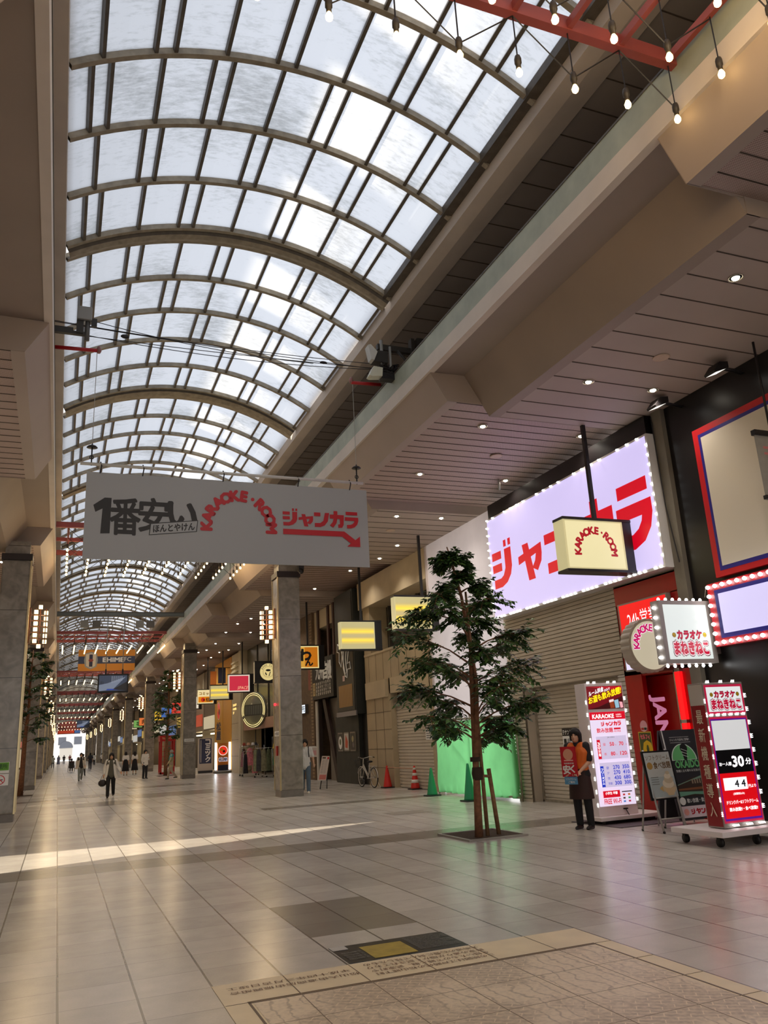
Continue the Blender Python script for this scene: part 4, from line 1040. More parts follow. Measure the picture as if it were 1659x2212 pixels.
def blank(a):
    c0, c1 = (206, 190, 140), (246, 208, 70)
    for k in range(24):
        v = (k+0.5)/24; q = max(math.exp(-((v-0.3)/0.1)**2), math.exp(-((v-0.66)/0.1)**2))  # brighter bands painted in for the glow of two tubes behind
        c = tuple(round((c0[i]+(c1[i]-c0[i])*q)/6)*6 for i in range(3))
        a.rect(0.03, 0.03+0.94*k/24, 0.97, 0.03+0.94*(k+1)/24, em(c, round(0.66+0.4*q, 1)), d=0.002)
def kface(a):
    a.rect(0.03, 0.03, 0.97, 0.97, em((232, 222, 172), 0.8)); a.arc('KARAOKE·ROOM', 0.5, 0.36, 0.34, 190, -10, 0.14, em((190, 20, 40), 0.5, False), 0.08)
SIDEL = em((226, 214, 160), 0.55)
lightbox(12.02, 'cream lit karaoke box hanging from a black pole in front of the big lilac sign', kface, 8.5, 10.04, 4.43, 5.37, 0.32, 0.87, ZQ, 9.34, sidem=SIDEL)
lightbox(20.88, 'plain pale yellow lit box partly behind the street tree', blank, 8.72, 10.1, zc=ZQ, px=9.66, sidem=SIDEL)
lightbox(25.7, 'plain yellow lit box with two bright bands beside the tan building', blank, 8.7, 10.2, zc=ZQ, px=9.5, sidem=SIDEL)
def wface(a):
    a.rect(0.0, 0.0, 1, 1, em((236, 216, 150), 0.8)); a.rect(0.04, 0.05, 0.96, 0.95, em((206, 120, 24), 0.65)); a.rect(0.04, 0.05, 0.5, 0.95, em((222, 164, 60), 0.7))
    a.text('わ', 0.28, 0.35, 0.72, 0.85, INK, 0.07); a.text('ん', 0.52, 0.12, 0.78, 0.42, INK, 0.07)
lightbox(32.5, 'orange lit box with black brush characters half hidden by the pillar', wface, 8.78, 10.25, px=9.55, sidem=SIDEL)
def eface(a):
    a.rect(0, 0, 1, 1, INK); a.disc(0.55, 0.5, 0.4, em((226, 206, 140), 0.8), n=40); a.disc(0.55, 0.5, 0.26, pm((190, 170, 110), 0.5), r_in=0.245); a.arc('EPOC Café', 0.55, 0.5, 0.29, 160, 20, 0.08, INK, 0.03)
    a.disc(0.55, 0.58, 0.12, INK, ry=0.05); a.poly([(0.44, 0.5), (0.5, 0.36), (0.47, 0.32), (0.42, 0.42)], INK); a.poly([(0.62, 0.5), (0.66, 0.52), (0.6, 0.3), (0.56, 0.28)], INK)
lightbox(38.0, 'black sign box with a round cream cafe emblem beside the pillar', eface, 8.5, 9.75, 4.48, 5.42, lit=0.95, px=9.3)
def sface(a):
    a.rect(0, 0, 1, 1, em((236, 216, 200), 0.8)); a.rect(0.06, 0.07, 0.94, 0.93, em((214, 52, 74), 0.75)); a.text('SPACE', 0.42, 0.14, 0.9, 0.32, em((255, 190, 150), 0.9, False), 0.0, skew=0.3)
lightbox(45.8, 'red lit box with pale slanted lettering in its lower corner', sface, 8.73, 10.2, 4.56, 5.5, px=9.55)
lightbox(50.8, 'plain pale lit box just beyond the red one', blank, 8.57, 9.98, 4.46, 5.3, px=9.37)
def mface(a):
    a.rect(0, 0, 1, 1, em((244, 226, 170), 0.8)); a.rect(0.05, 0.08, 0.95, 0.5, em((232, 140, 20), 0.7)); a.text('コミック', 0.1, 0.62, 0.9, 0.84, YEL, 0.06); a.disc(0.34, 0.28, 0.14, em((216, 50, 30), 0.6)); a.disc(0.4, 0.26, 0.05, INK); a.text('松屋', 0.52, 0.14, 0.82, 0.42, pm((30, 26, 80), 0.5), 0.05)
lightbox(56.0, 'cream and orange lit box with a red disc further down the street', mface, 8.61, 9.9, 4.5, 5.4, px=9.3)
fc = [(240, 232, 214), (214, 60, 50), (70, 110, 180), (236, 190, 60), (236, 232, 226), (230, 120, 60), (120, 170, 90), (236, 220, 180)]
nm = ['white', 'red', 'blue', 'amber', 'pale', 'orange', 'green', 'cream']
for k in range(8):
    c = em(fc[k], 0.8)
    def gface(a, c=c, k=k):
        a.rect(0.03, 0.03, 0.97, 0.97, c); a.text(('薬', '食', '本', '茶', '靴', '肉', '花', '服')[k], 0.32, 0.2, 0.68, 0.8, INK if k not in (1, 2) else WHITE, 0.04)
    lightbox(63+k*7.5, f'small distant {nm[k]} lit box with one dark or white character, far down the street', gface, 8.7, 10.0, 4.5, 5.4, px=9.4)

# bulb-edged box and scalloped round sign at the karaoke shops
t = thing('projecting_lightbox', 'square white lit karaoke box in a grey frame ringed with small bulbs', 'lightbox', (9.7, 10.6, 2.56))
FR = pm((150, 142, 136), 0.45)
mb = MB(); mb.box(9.2, 10.3, 10.6, 10.8, 2.55, 3.6, FR); mb.box(10.3, 10.42, 10.62, 10.78, 2.7, 3.3, pm((120, 104, 100), 0.5)); adopt(mb.build('frame'), t)
a = front_art(10.6, 9.28, 10.2, 2.62, 3.53); a.rect(0, 0, 1, 1, em((214, 222, 218), 0.9))
RM = em((206, 16, 60), 0.6, False)
def neko_logo(a, u0, v0, u1, v1):
    w_, h_ = u1-u0, v1-v0
    for uu in (0.06, 0.94):
        a.disc(u0+uu*w_, v0+0.78*h_, 0.055*a.w*w_, INK); a.disc(u0+uu*w_, v0+0.78*h_, 0.048*a.w*w_, YEL); a.rect(u0+(uu-0.04)*w_, v0+0.765*h_, u0+(uu+0.04)*w_, v0+0.78*h_, INK)
    a.text('カラオケ', u0+0.15*w_, v0+0.62*h_, u0+0.85*w_, v0+0.95*h_, pm((120, 10, 40), 0.5), 0.1); a.text('カラオケ', u0+0.16*w_, v0+0.635*h_, u0+0.84*w_, v0+0.935*h_, RM, 0.07)
    a.text('まねきねこ', u0, v0, u1, v0+0.52*h_, pm((120, 10, 40), 0.5), 0.2); a.text('まねきねこ', u0+0.01*w_, v0+0.01*h_, u1-0.01*w_, v0+0.51*h_, em((255, 236, 240), 0.8, False), 0.15); a.text('まねきねこ', u0+0.015*w_, v0+0.02*h_, u1-0.015*w_, v0+0.5*h_, RM, 0.08)
neko_logo(a, 0.12, 0.08, 0.92, 0.54); a.build('face', t)
sb = bulb_mesh(0.026, LED)
for k in range(7):
    put(sb, 'bulb', (9.3+k*0.15, 10.7, 3.63), t); put(sb, 'bulb', (9.3+k*0.15, 10.7, 2.52), t, (PI, 0, 0))
for k in range(6): put(sb, 'bulb', (9.175, 10.7, 2.66+k*0.165), t, (0, -PI/2, 0))
t = thing('scalloped_round_sign', 'round scalloped karaoke sign with pink arched lettering behind the bulb-edged box', 'sign', (10.0, 11.9, 2.5))
mb = MB(); cx_, cz_ = 9.98, 3.0
prof = []
for k in range(160):
    a_ = 2*PI*k/160; r_ = 0.47+0.022*abs(math.sin(a_*12)); prof.append((cx_+r_*math.cos(a_), cz_+r_*math.sin(a_)))
mb.prism(prof, 11.85, 12.1, 'y', pm((176, 166, 150), 0.4)); adopt(mb.build('rim'), t)
mb = MB(); mb.box(10.2, 10.42, 11.93, 12.02, 2.95, 3.05, FR); adopt(mb.build('bracket'), t)
a = front_art(11.85, cx_-0.5, cx_+0.5, cz_-0.5, cz_+0.5); a.disc(0.5, 0.5, 0.44, em((236, 226, 196), 0.5), n=48)
a.arc('KARAOKE·ROOM', 0.5, 0.5, 0.26, 190, -10, 0.13, em((255, 240, 250), 0.8, False), 0.13); a.arc('KARAOKE·ROOM', 0.5, 0.5, 0.26, 190, -10, 0.13, em((214, 20, 110), 0.7, False), 0.06); a.build('face', t)
mb = MB(); mb.tube([(10.2, 10.58, 3.66), (10.19, 10.5, 3.84)], 0.004, 4, STEEL); adopt(mb.build('stay_wire'), t)

# ---------------------------------------------------------------- recessed lamps in the soffit
DOWN = em((255, 244, 224), 16.0, False)
def downlight_meshes():
    mb = MB(); mb.lathe([(0.085, 0.0), (0.105, -0.012), (0.105, 0.0)], n=18, m=pm((210, 200, 180), 0.3)); mb.lathe([(0.095, 0.0), (0.07, 0.05), (0.0, 0.05)], n=18, m=pm((230, 220, 200), 0.2)); r = bpy.data.meshes.new('trim_ring'); mb.bm.to_mesh(r); mb.bm.free(); r.materials.append(pm((210, 200, 180), 0.3)); r.materials.append(pm((230, 220, 200), 0.2))
    mb = MB(); mb.ball((0, 0, 0.0), 0.055, DOWN, sc=(1, 1, 0.6)); g = bpy.data.meshes.new('lamp'); mb.bm.to_mesh(g); mb.bm.free(); g.materials.append(DOWN)
    return r, g
DR, DG = downlight_meshes()
dls = [(8.21, 7.02, 1), (8.22, 10.4, 1), (9.59, 10.38, 1), (7.66, 13.18, 0), (7.63, 16.26, 0), (10.01, 13.15, 0), (9.94, 16.24, 0), (8.19, 19.11, 1), (9.5, 19.05, 1), (9.5, 22.25, 1), (9.61, 24.07, 1), (9.62, 27.06, 0), (9.34, 30.65, 0)]
y = 34.0
while y < 120:
    for x in (8.15, 9.5):
        k = int((y-12.22)//BAY) % 2; dls.append((x, y, k))
    y += 3.15
EN = [0, 3]
for i, (x, y, k) in enumerate(dls):
    z = ZQ if k else ZP
    where = 'over the black karaoke front' if y < 12 else 'over the big lilac sign' if y < 17 else 'over the white sheet and tan building' if y < 30 else 'far down the right canopy'
    t = thing('recessed_downlight', f'round recessed lamp glowing in the canopy soffit, {where}', 'downlight', (x, y, z), group='recessed lamps '+where)
    for n_, me in (('trim_ring', DR), ('lamp', DG)):
        o = bpy.data.objects.new(n_, me); COL.objects.link(o); o.parent = t
    if y < 75 and (y < 32 or i % 2 == 0):
        l = bpy.data.lights.new('downlight_beam', 'SPOT'); l.energy = 58; l.color = (1, 0.91, 0.78); l.spot_size = R(125); l.spot_blend = 0.8; l.shadow_soft_size = 0.06
        o = bpy.data.objects.new('downlight_beam', l); COL.objects.link(o); o.location = (x, y, z-0.06)
y = 27.25
while y < 110:
    t = thing('recessed_downlight', 'round recessed lamp glowing in the left canopy soffit', 'downlight', (-1.97, y, ZP if int((y-12.22)//BAY) % 2 == 0 else ZQ), group='recessed lamps of the left canopy')
    for n_, me in (('trim_ring', DR), ('lamp', DG)):
        o = bpy.data.objects.new(n_, me); COL.objects.link(o); o.parent = t
    if y < 75:
        l = bpy.data.lights.new('downlight_beam', 'SPOT'); l.energy = 58; l.color = (1, 0.91, 0.78); l.spot_size = R(125); l.spot_blend = 0.8; l.shadow_soft_size = 0.06
        o = bpy.data.objects.new('downlight_beam', l); COL.objects.link(o); o.location = (-1.97, y, t.location.z-0.06)
    y += 6.4
for (x, y, k), lb in (((8.84, 9.27, 1), 'flat round ceiling speaker near the black floodlights'), ((8.82, 14.7, 0), 'flat round ceiling speaker in the perforated soffit by the big sign'), ((8.6, 20.56, 1), 'flat round ceiling speaker beyond the perforated soffit')):
    t = thing('ceiling_speaker', lb, 'speaker', (x, y, ZQ if k else ZP))
    mb = MB(); mb.lathe([(0.0, -0.012), (0.115, -0.012), (0.13, 0.0)], n=24, m=pm((150, 128, 112), 0.6)); local(mb.build('grille'), t); mb = MB(); mb.lathe([(0.118, -0.016), (0.14, -0.01), (0.14, 0)], n=24, m=pm((196, 172, 150), 0.5)); local(mb.build('ring'), t)
for y, lb in ((9.1, 'black floodlight on an arm above the large pale panel, nearer one'), (10.55, 'black floodlight on an arm beside the concrete pilaster, farther one')):
    t = thing('arm_floodlight', lb, 'floodlight', (10.0, y, 7.2), group='black arm floodlights')
    mb = MB(); mb.tube([(10.4, y, 7.22), (9.95, y, 7.26)], 0.014, 6, INK); mb.tube([(10.4, y+0.05, 7.22), (9.95, y+0.05, 7.26)], 0.014, 6, INK); adopt(mb.build('arm'), t)
    mb = MB(); mb.prism([(9.98, 7.33), (9.98, 7.22), (9.68, 7.1), (9.66, 7.13), (9.8, 7.3)], y-0.1, y+0.14, 'y', INK); adopt(mb.build('housing'), t)
    mb = MB(); mb.poly([(9.92, y-0.09, 7.192), (9.92, y+0.13, 7.192), (9.69, y+0.13, 7.1), (9.69, y-0.09, 7.1)], em((255, 250, 240), 1.2, False)); adopt(mb.build('lens'), t)
t = thing('pipe_stub', 'short metal pipe hanging from the perforated soffit beside a lamp', 'pipe', (9.75, 16.3, 7.35)); mb = MB(); mb.tube([(9.75, 16.25, 7.33), (9.75, 16.25, 7.6)], 0.03, 8, GALV); adopt(mb.build('pipe'), t)
t = thing('security_camera', 'dark dome camera under the canopy by the nearest right pillar', 'camera', (7.2, 25.2, 7.1)); mb = MB(); mb.box(7.12, 7.3, 25.1, 25.3, 7.15, 7.6, INK); mb.ball((7.2, 25.15, 7.1), 0.1, INK); adopt(mb.build('housing'), t)

# ---------------------------------------------------------------- red pergolas with strings of bulbs
PRED = pm((150, 70, 64), 0.5, noise=0.12, scale=3)
BULB = em((255, 214, 140), 8.0, False)
def fest_bulb():
    mb = MB(); mb.lathe([(0.0, 0.0), (0.028, 0.0), (0.036, -0.03), (0.036, -0.09), (0.026, -0.1), (0.026, -0.15), (0, -0.15)], n=10, m=pm((52, 46, 40), 0.5)); s = bpy.data.meshes.new('socket'); mb.bm.to_mesh(s); mb.bm.free(); s.materials.append(pm((52, 46, 40), 0.5))
    mb = MB(); mb.lathe([(0, -0.15), (0.018, -0.155), (0.036, -0.2), (0.032, -0.23), (0.014, -0.25), (0, -0.252)], n=10, m=BULB); b = bpy.data.meshes.new('bulb'); mb.bm.to_mesh(b); mb.bm.free(); b.materials.append(BULB)
    return s, b
FS, FB = fest_bulb()
for k in range(10):
    ya = 1.45+25.5*k; yb = ya+4.0
    where = ['overhead at the top edge of the picture', 'just behind the white banner', 'beyond the first tie beam', 'fourth along the street', 'fifth along the street', 'sixth along the street', 'seventh along the street', 'eighth along the street', 'ninth along the street', 'tenth along the street'][k]
    t = thing('red_pergola', f'red steel light frame spanning the street, {where}', 'light frame', (2.8, ya, 8.8), group='red light frames')
    mb = MB()
    for y in (ya, yb): mb.box(-0.44, 6.08, y-0.05, y+0.05, 8.72, 8.9, PRED)
    mb.box(-0.44, 6.08, (ya+yb)/2-0.04, (ya+yb)/2+0.04, 8.76, 8.88, PRED); adopt(mb.build('cross_beam'), t)
    cols_ = [5.97-0.67*j for j in range(10)]
    for x in cols_:
        mb = MB(); mb.box(x-0.03, x+0.03, ya, yb, 8.74, 8.84, PRED); adopt(mb.build('rail'), t)
    f = t
    rows_ = [yb-0.65*i for i in range(7)]
    for i, y in enumerate(rows_):
        mb = MB()
        for j, x in enumerate(cols_):
            mb.tube([(x, y, 8.76), (x, y, 8.2)], 0.009, 4, INK)
            if j+1 < len(cols_): mb.tube([(x, y, 8.14), (cols_[j+1], y, 8.72)] if (i+j) % 2 == 0 else [(x, y, 8.72), (cols_[j+1], y, 8.14)], 0.008, 4, INK)
            for me, n_ in ((FS, 'socket'), (FB, 'bulb')) if k < 2 else ((FB, 'bulb'),):
                o = bpy.data.objects.new(n_, me); COL.objects.link(o); o.location = (x, y, 8.2); adopt(o, f)
        adopt(mb.build('cable'), f)
    if k < 4:
        for x in (0.6, 2.8, 5.0):
            l = bpy.data.lights.new('bulb_glow', 'POINT'); l.energy = (42 if k == 0 else 34); l.color = (1, 0.72, 0.4); l.shadow_soft_size = 0.4
            o = bpy.data.objects.new('bulb_glow', l); COL.objects.link(o); o.location = (x, (ya+yb)/2, 7.8)

# ---------------------------------------------------------------- football banner, screens, speakers under the tie beam
t = thing('football_banner', 'orange and blue football club banner with a crest hung over the street', 'banner', (2.9, 60.5, 7.2))
OR = pm((226, 146, 40), 0.5); NB = pm((52, 66, 96), 0.5)
mb = MB(); mb.box(1.0, 4.82, 60.5, 60.53, 7.22, 8.7, OR); adopt(mb.build('sheet'), t)
a = front_art(60.5, 1.0, 4.82, 7.22, 8.7); a.rect(0, 0.34, 1, 0.69, NB)
a.poly([(0.12, 0.2), (0.22, 0.08), (0.32, 0.2), (0.34, 0.5), (0.32, 0.82), (0.22, 0.9), (0.12, 0.82), (0.1, 0.5)], pm((160, 164, 160), 0.5)); a.poly([(0.14, 0.24), (0.22, 0.14), (0.3, 0.24), (0.31, 0.78), (0.22, 0.84), (0.13, 0.78)], pm((230, 216, 190), 0.5)); a.rect(0.19, 0.2, 0.25, 0.78, pm((40, 40, 70), 0.5)); a.disc(0.22, 0.5, 0.16, pm((150, 60, 50), 0.5), ry=0.1)
a.text('EHIME', 0.43, 0.42, 0.8, 0.62, WHITE, 0.06); a.text('FC', 0.81, 0.44, 0.93, 0.64, WHITE, 0.0); a.build('print', t)
for x in (1.1, 4.7):
    mb = MB(); mb.tube([(x, 60.5, 8.7), (x, 60.5, 11.05 if x < 2 else 11.0)], 0.012, 5, INK); adopt(mb.build('hanger'), t)
for (Y, x0, x1, z0, z1, lb) in ((44.7, 1.74, 3.27, 4.62, 5.58, 'wide black screen hanging on two poles from the first tie beam'), (141, 2.6, 4.6, 5.7, 6.9, 'small distant screen hanging far down the street')):
    t = thing('hanging_screen', lb, 'screen', ((x0+x1)/2, Y, z0))
    mb = MB(); mb.box(x0, x1, Y, Y+0.14, z0, z1, INK); adopt(mb.build('bezel'), t)
    a = front_art(Y, x0+0.07, x1-0.07, z0+0.09, z1-0.07); a.rect(0, 0, 1, 1, em((70, 84, 110), 0.35)); a.poly([(0, 0), (0.5, 0.1), (0.95, 0.9), (0.3, 0.5), (0, 0.4)], em((150, 164, 190), 0.4)); a.poly([(0.25, 0.06), (0.7, 0.06), (0.66, 0.14), (0.3, 0.14)], em((40, 80, 190), 0.5)); a.poly([(0.5, 0.1), (1, 0), (1, 0.6)], em((30, 34, 44), 0.3))
    for q in range(6): a.rect(0.45+q*0.07, 0.5+0.03*q, 0.47+q*0.07, 0.95, em((190, 200, 220), 0.4))
    a.text('松山', 0.05, 0.45, 0.16, 0.65, em((20, 24, 34), 0.3), 0.02); a.build('picture', t)
    mb = MB()
    for u in (0.25, 0.8): mb.tube([(x0+(x1-x0)*u, Y+0.05, z1), (x0+(x1-x0)*u, Y+0.05, 8.6)], 0.025, 6, GALV); mb.box(x0+(x1-x0)*u-0.04, x0+(x1-x0)*u+0.04, Y, Y+0.12, z1, z1+0.25, INK)
    adopt(mb.build('hanger_pole'), t)
for i, (x, lb) in enumerate(((0.95, 'first from the left'), (1.55, 'second from the left'), (3.75, 'third from the left'), (4.3, 'fourth from the left'))):
    t = thing('box_speaker', f'grey box speaker under the first tie beam, {lb}', 'speaker', (x, 44.7, 8.05), group='box speakers')
    mb = MB(); mb.box(x-0.2, x+0.2, 44.55, 44.85, 8.02, 8.38, pm((110, 102, 92) if i % 2 else (150, 144, 132), 0.6)); adopt(mb.build('cabinet'), t); mb = MB(); mb.box(x-0.02, x+0.02, 44.68, 44.72, 8.38, 8.58, INK); adopt(mb.build('bracket'), t)
# ================================================================== things standing in the street
# ---------------------------------------------------------------- engraved map laid in the floor
def map_mat():
    m, nt, b = new_mat('engraved_map')
    N = nt.nodes.new; L = nt.links.new
    g = N('ShaderNodeNewGeometry')
    mp = N('ShaderNodeMapping'); mp.inputs['Rotation'].default_value = (0, 0, 0.62); L(g.outputs['Position'], mp.inputs[0])
    br = N('ShaderNodeTexBrick'); br.inputs['Scale'].default_value = 7.5; br.inputs['Mortar Size'].default_value = 0.03; br.inputs['Row Height'].default_value = 0.42; br.inputs['Brick Width'].default_value = 1.1; L(mp.outputs[0], br.inputs['Vector'])
    br.inputs['Color1'].default_value = (0, 0, 0, 1); br.inputs['Color2'].default_value = (0.12, 0.12, 0.12, 1); br.inputs['Mortar'].default_value = (1, 1, 1, 1)
    n = N('ShaderNodeTexNoise'); n.inputs['Scale'].default_value = 1.3; n.inputs['Detail'].default_value = 5; L(g.outputs['Position'], n.inputs['Vector'])
    n2 = N('ShaderNodeTexNoise'); n2.inputs['Scale'].default_value = 28; n2.inputs['Detail'].default_value = 6; L(g.outputs['Position'], n2.inputs['Vector'])
    wv = N('ShaderNodeTexWave'); wv.inputs['Scale'].default_value = 3.0; wv.inputs['Distortion'].default_value = 9; wv.inputs['Detail'].default_value = 3; L(g.outputs['Position'], wv.inputs['Vector'])
    r1 = N('ShaderNodeValToRGB'); L(n.outputs['Fac'], r1.inputs[0]); r1.color_ramp.elements[0].position = 0.45; r1.color_ramp.elements[1].position = 0.56
    r2 = N('ShaderNodeValToRGB'); L(wv.outputs['Fac'], r2.inputs[0]); r2.color_ramp.elements[0].position = 0.0; r2.color_ramp.elements[1].position = 0.1
    mxa = N('ShaderNodeMix'); mxa.data_type = 'RGBA'; L(r1.outputs[0], mxa.inputs['Factor']); L(r2.outputs[0], mxa.inputs['A']); L(br.outputs['Color'], mxa.inputs['B'])
    ad = N('ShaderNodeMath'); ad.operation = 'MULTIPLY_ADD'; L(mxa.outputs['Result'], ad.inputs[0]); ad.inputs[1].default_value = 0.45; L(n2.outputs['Fac'], ad.inputs[2])
    r = N('ShaderNodeValToRGB'); L(ad.outputs[0], r.inputs[0])
    r.color_ramp.elements[0].position = 0.25; r.color_ramp.elements[0].color = (*lin((170, 150, 128)), 1)
    r.color_ramp.elements[1].position = 1.0; r.color_ramp.elements[1].color = (*lin((236, 216, 188)), 1)
    L(r.outputs[0], b.inputs['Base Color']); b.inputs['Roughness'].default_value = 0.4
    return m
t = thing('floor_map', 'pale stone map panel set in the floor with engraved streets and lettering', 'floor map', (2.6, 4.5, 0))
SAND = pm((238, 218, 182), 0.4, noise=0.06, scale=4)
mb = MB(); mb.box(1.09, 4.1, 2.0, 6.31, -0.02, 0.003, SAND); adopt(mb.build('border'), t)
mb = MB(); mb.box(1.27, 3.92, 2.2, 5.78, -0.01, 0.0045, map_mat()); adopt(mb.build('map'), t)
mb = MB()
for (x0, x1, y0, y1) in ((1.24, 3.95, 5.785, 5.8), (1.24, 3.95, 5.82, 5.825), (1.24, 1.255, 2.2, 5.8), (3.935, 3.95, 2.2, 5.8)): mb.box(x0, x1, y0, y1, 0.0, 0.005, pm((110, 90, 70), 0.5))
for k in range(1, 6): mb.box(1.095+0.503*k-0.003, 1.095+0.503*k+0.003, 2, 6.3, 0.0, 0.0052, pm((130, 110, 86), 0.5))
for k in range(0, 8): mb.box(1.095, 4.1, 2.31+0.5*k-0.002, 2.31+0.5*k+0.002, 0, 0.0052, pm((130, 110, 86), 0.5))
adopt(mb.build('joint'), t)
a = Art((2.1, 6.28, 0.004), (-1, 0, 0), (0, -1, 0), 0.98, 0.3); ENG = pm((120, 84, 60), 0.5)
a.text('松山大街道商店街振興組合', 0.0, 0.66, 0.95, 0.86, ENG, 0.0); a.text('平成十四年三月吉日竣工', 0.04, 0.3, 0.95, 0.5, ENG, 0.0); a.build('lettering', t)
a = Art((3.14, 6.28, 0.004), (-1, 0, 0), (0, -1, 0), 1.0, 0.4)
for r_, s_ in enumerate(('この絵図は江戸時代の松山城下町', 'を描いたもので城と堀、武家町や', '町家の通りが細かく記されており', '大街道の石畳に刻んで残したもの')): a.text(s_, 0.0, 0.74-0.22*r_, 0.95, 0.9-0.22*r_, ENG, 0.0)
a.build('lettering', t)
t = thing('floor_plaque', 'dark plaque with a yellow patch and small white text beside the floor map', 'plaque', (2.65, 6.6, 0))
mb = MB(); mb.box(2.12, 3.12, 6.33, 6.86, -0.01, 0.003, pm((40, 38, 40), 0.35, noise=0.15, scale=30)); adopt(mb.build('slab'), t)
a = Art((2.12, 6.33, 0.003), (1, 0, 0), (0, 1, 0), 1.0, 0.53); a.rect(0.22, 0.06, 0.58, 0.78, pm((176, 152, 60), 0.5, noise=0.2, scale=9))
a.rect(0.0, 0.76, 0.13, 0.98, pm((190, 186, 180), 0.5))
tx = pm((130, 128, 124), 0.5)
for r_ in range(9): a.text('観光案内大街道', 0.62, 0.86-0.09*r_, 0.98 if r_ % 3 else 0.9, 0.92-0.09*r_, tx, 0.0)
for r_ in range(4): a.text('松山城下', 0.03, 0.5-0.12*r_, 0.2, 0.58-0.12*r_, tx, 0.0)
a.build('print', t)
t = thing('manhole_cover', 'square metal access cover in the paving near the traffic cones', 'cover', (7.2, 17.5, 0)); mb = MB(); mb.box(6.85, 7.75, 17.05, 17.75, -0.01, 0.004, pm((140, 132, 122), 0.4, noise=0.1)); mb.box(6.88, 7.72, 17.08, 17.72, -0.01, 0.005, pm((160, 152, 142), 0.4, noise=0.1)); adopt(mb.build('plate'), t)
t = thing('drain_lights', 'row of small gleaming studs in the paving near the woman with the handbag', 'studs', (0.6, 34, 0)); mb = MB()
for k in range(8): mb.ball((-0.3+k*0.28, 34.6, 0.005), 0.05, CHROME, 8, 5, (1, 0.5, 0.2))
adopt(mb.build('stud'), t)
t = thing('door_mat', 'grey mat on the paving in front of the karaoke entrance', 'mat', (9.3, 12.2, 0)); mb = MB(); mb.box(8.62, 10.38, 11.6, 12.98, 0.0, 0.012, pm((96, 88, 92), 0.85, noise=0.2, scale=60)); adopt(mb.build('mat'), t)

# ---------------------------------------------------------------- lit karaoke price stand
def spike(mb, c, d, m):
    """little fan of white LED points"""
    c = Vector(c); d = Vector(d)
    for k in (-1, 0, 1):
        p = c + Vector((0, 0, 1)).cross(d)*0.0 + (Vector((0, 0, 0.022*k)) if abs(d.z) < 0.5 else Vector((0.022*k, 0, 0)))
        mb.tube([p, p+d*0.032], [0.009, 0.002], 6, m)
LEDS = em((255, 255, 255), 4.5, False)
t = thing('price_stand', 'tall white lit stand with karaoke prices next to the shop assistant', 'sign stand', (9.08, 12.34, 0))
WP = pm((236, 226, 226), 0.4)
mb = MB(); mb.box(8.67, 9.49, 12.19, 12.5, 0.13, 2.37, WP, bev=0.012); adopt(mb.build('housing'), t)
mb = MB(); mb.box(8.59, 9.98, 12.04, 12.78, 0.07, 0.13, WP, bev=0.008); adopt(mb.build('platform'), t)
mb = MB()
for x in (8.8, 9.75):
    for y in (12.2, 12.6): mb.box(x-0.05, x+0.05, y-0.05, y+0.05, 0.012, 0.07, INK)
mb.tube([(9.22, 12.17, 0.22), (9.22, 12.1, 0.13)], 0.008, 5, INK); mb.box(9.18, 9.26, 12.16, 12.19, 0.22, 0.24, INK); adopt(mb.build('foot'), t)
a = front_art(12.19, 8.7, 9.465, 1.915, 2.315); a.rect(0, 0, 1, 1, em((120, 16, 26), 0.8)); a.poly([(0, 0), (0.3, 0.1), (1, 0.55), (1, 0), (0, 0)], em((70, 14, 16), 0.6)); a.poly([(0.05, 0.98), (1, 0.98), (1, 0.8)], em((190, 20, 40), 0.8))
a.text('ルーム料金', 0.05, 0.55, 0.48, 0.76, em((255, 255, 255), 1.1, False), 0.04, rise=0.28); a.text('のみで', 0.5, 0.74, 0.66, 0.86, em((255, 255, 255), 1.1, False), 0.02, rise=0.25)
a.text('お酒も飲み放題!', 0.03, 0.22, 0.97, 0.52, em((255, 222, 20), 1.1, False), 0.05, rise=0.25)
a.poly([(0.62, 0.02), (0.6, 0.3), (0.72, 0.38), (0.74, 0.04)], em((150, 60, 30), 0.8)); a.poly([(0.6, 0.27), (0.6, 0.38), (0.73, 0.42), (0.73, 0.32)], em((240, 214, 210), 1)); a.poly([(0.76, 0.02), (0.74, 0.36), (0.86, 0.4), (0.87, 0.04)], em((150, 190, 210), 0.9)); a.poly([(0.9, 0.02), (0.88, 0.3), (0.97, 0.28), (0.98, 0.04)], em((240, 170, 180), 0.9))
a.build('drinks_panel', t)
a = front_art(12.19, 8.7, 9.465, 0.29, 1.865); a.rect(0, 0, 1, 1, em((228, 214, 238), 0.98)); CR = em((214, 16, 40), 0.9, False); CB = em((40, 60, 190), 0.9, False); GL = em((206, 194, 222), 0.92, False)
a.rect(0, 0.915, 1, 1, CR); WT = em((255, 250, 252), 1.3, False)
a.text('KARAOKE', 0.08, 0.93, 0.68, 0.975, WT, 0.04); a.text('お気軽に', 0.74, 0.958, 0.9, 0.974, WT, 0.0); a.text('今日もOK', 0.74, 0.934, 0.9, 0.952, WT, 0.0)
for ch, u in (('ジ', 0.29), ('ャ', 0.41), ('ン', 0.52), ('カ', 0.64), ('ラ', 0.75)): a.kana(ch, u, 0.845, u+0.105, 0.895 if ch != 'ャ' else 0.882, CR)
a.text('飲み放題', 0.15, 0.775, 0.6, 0.825, CR, 0.035); a.text('含む料金', 0.63, 0.775, 0.82, 0.795, CR, 0.02); a.rect(0.63, 0.803, 0.82, 0.822, CR)
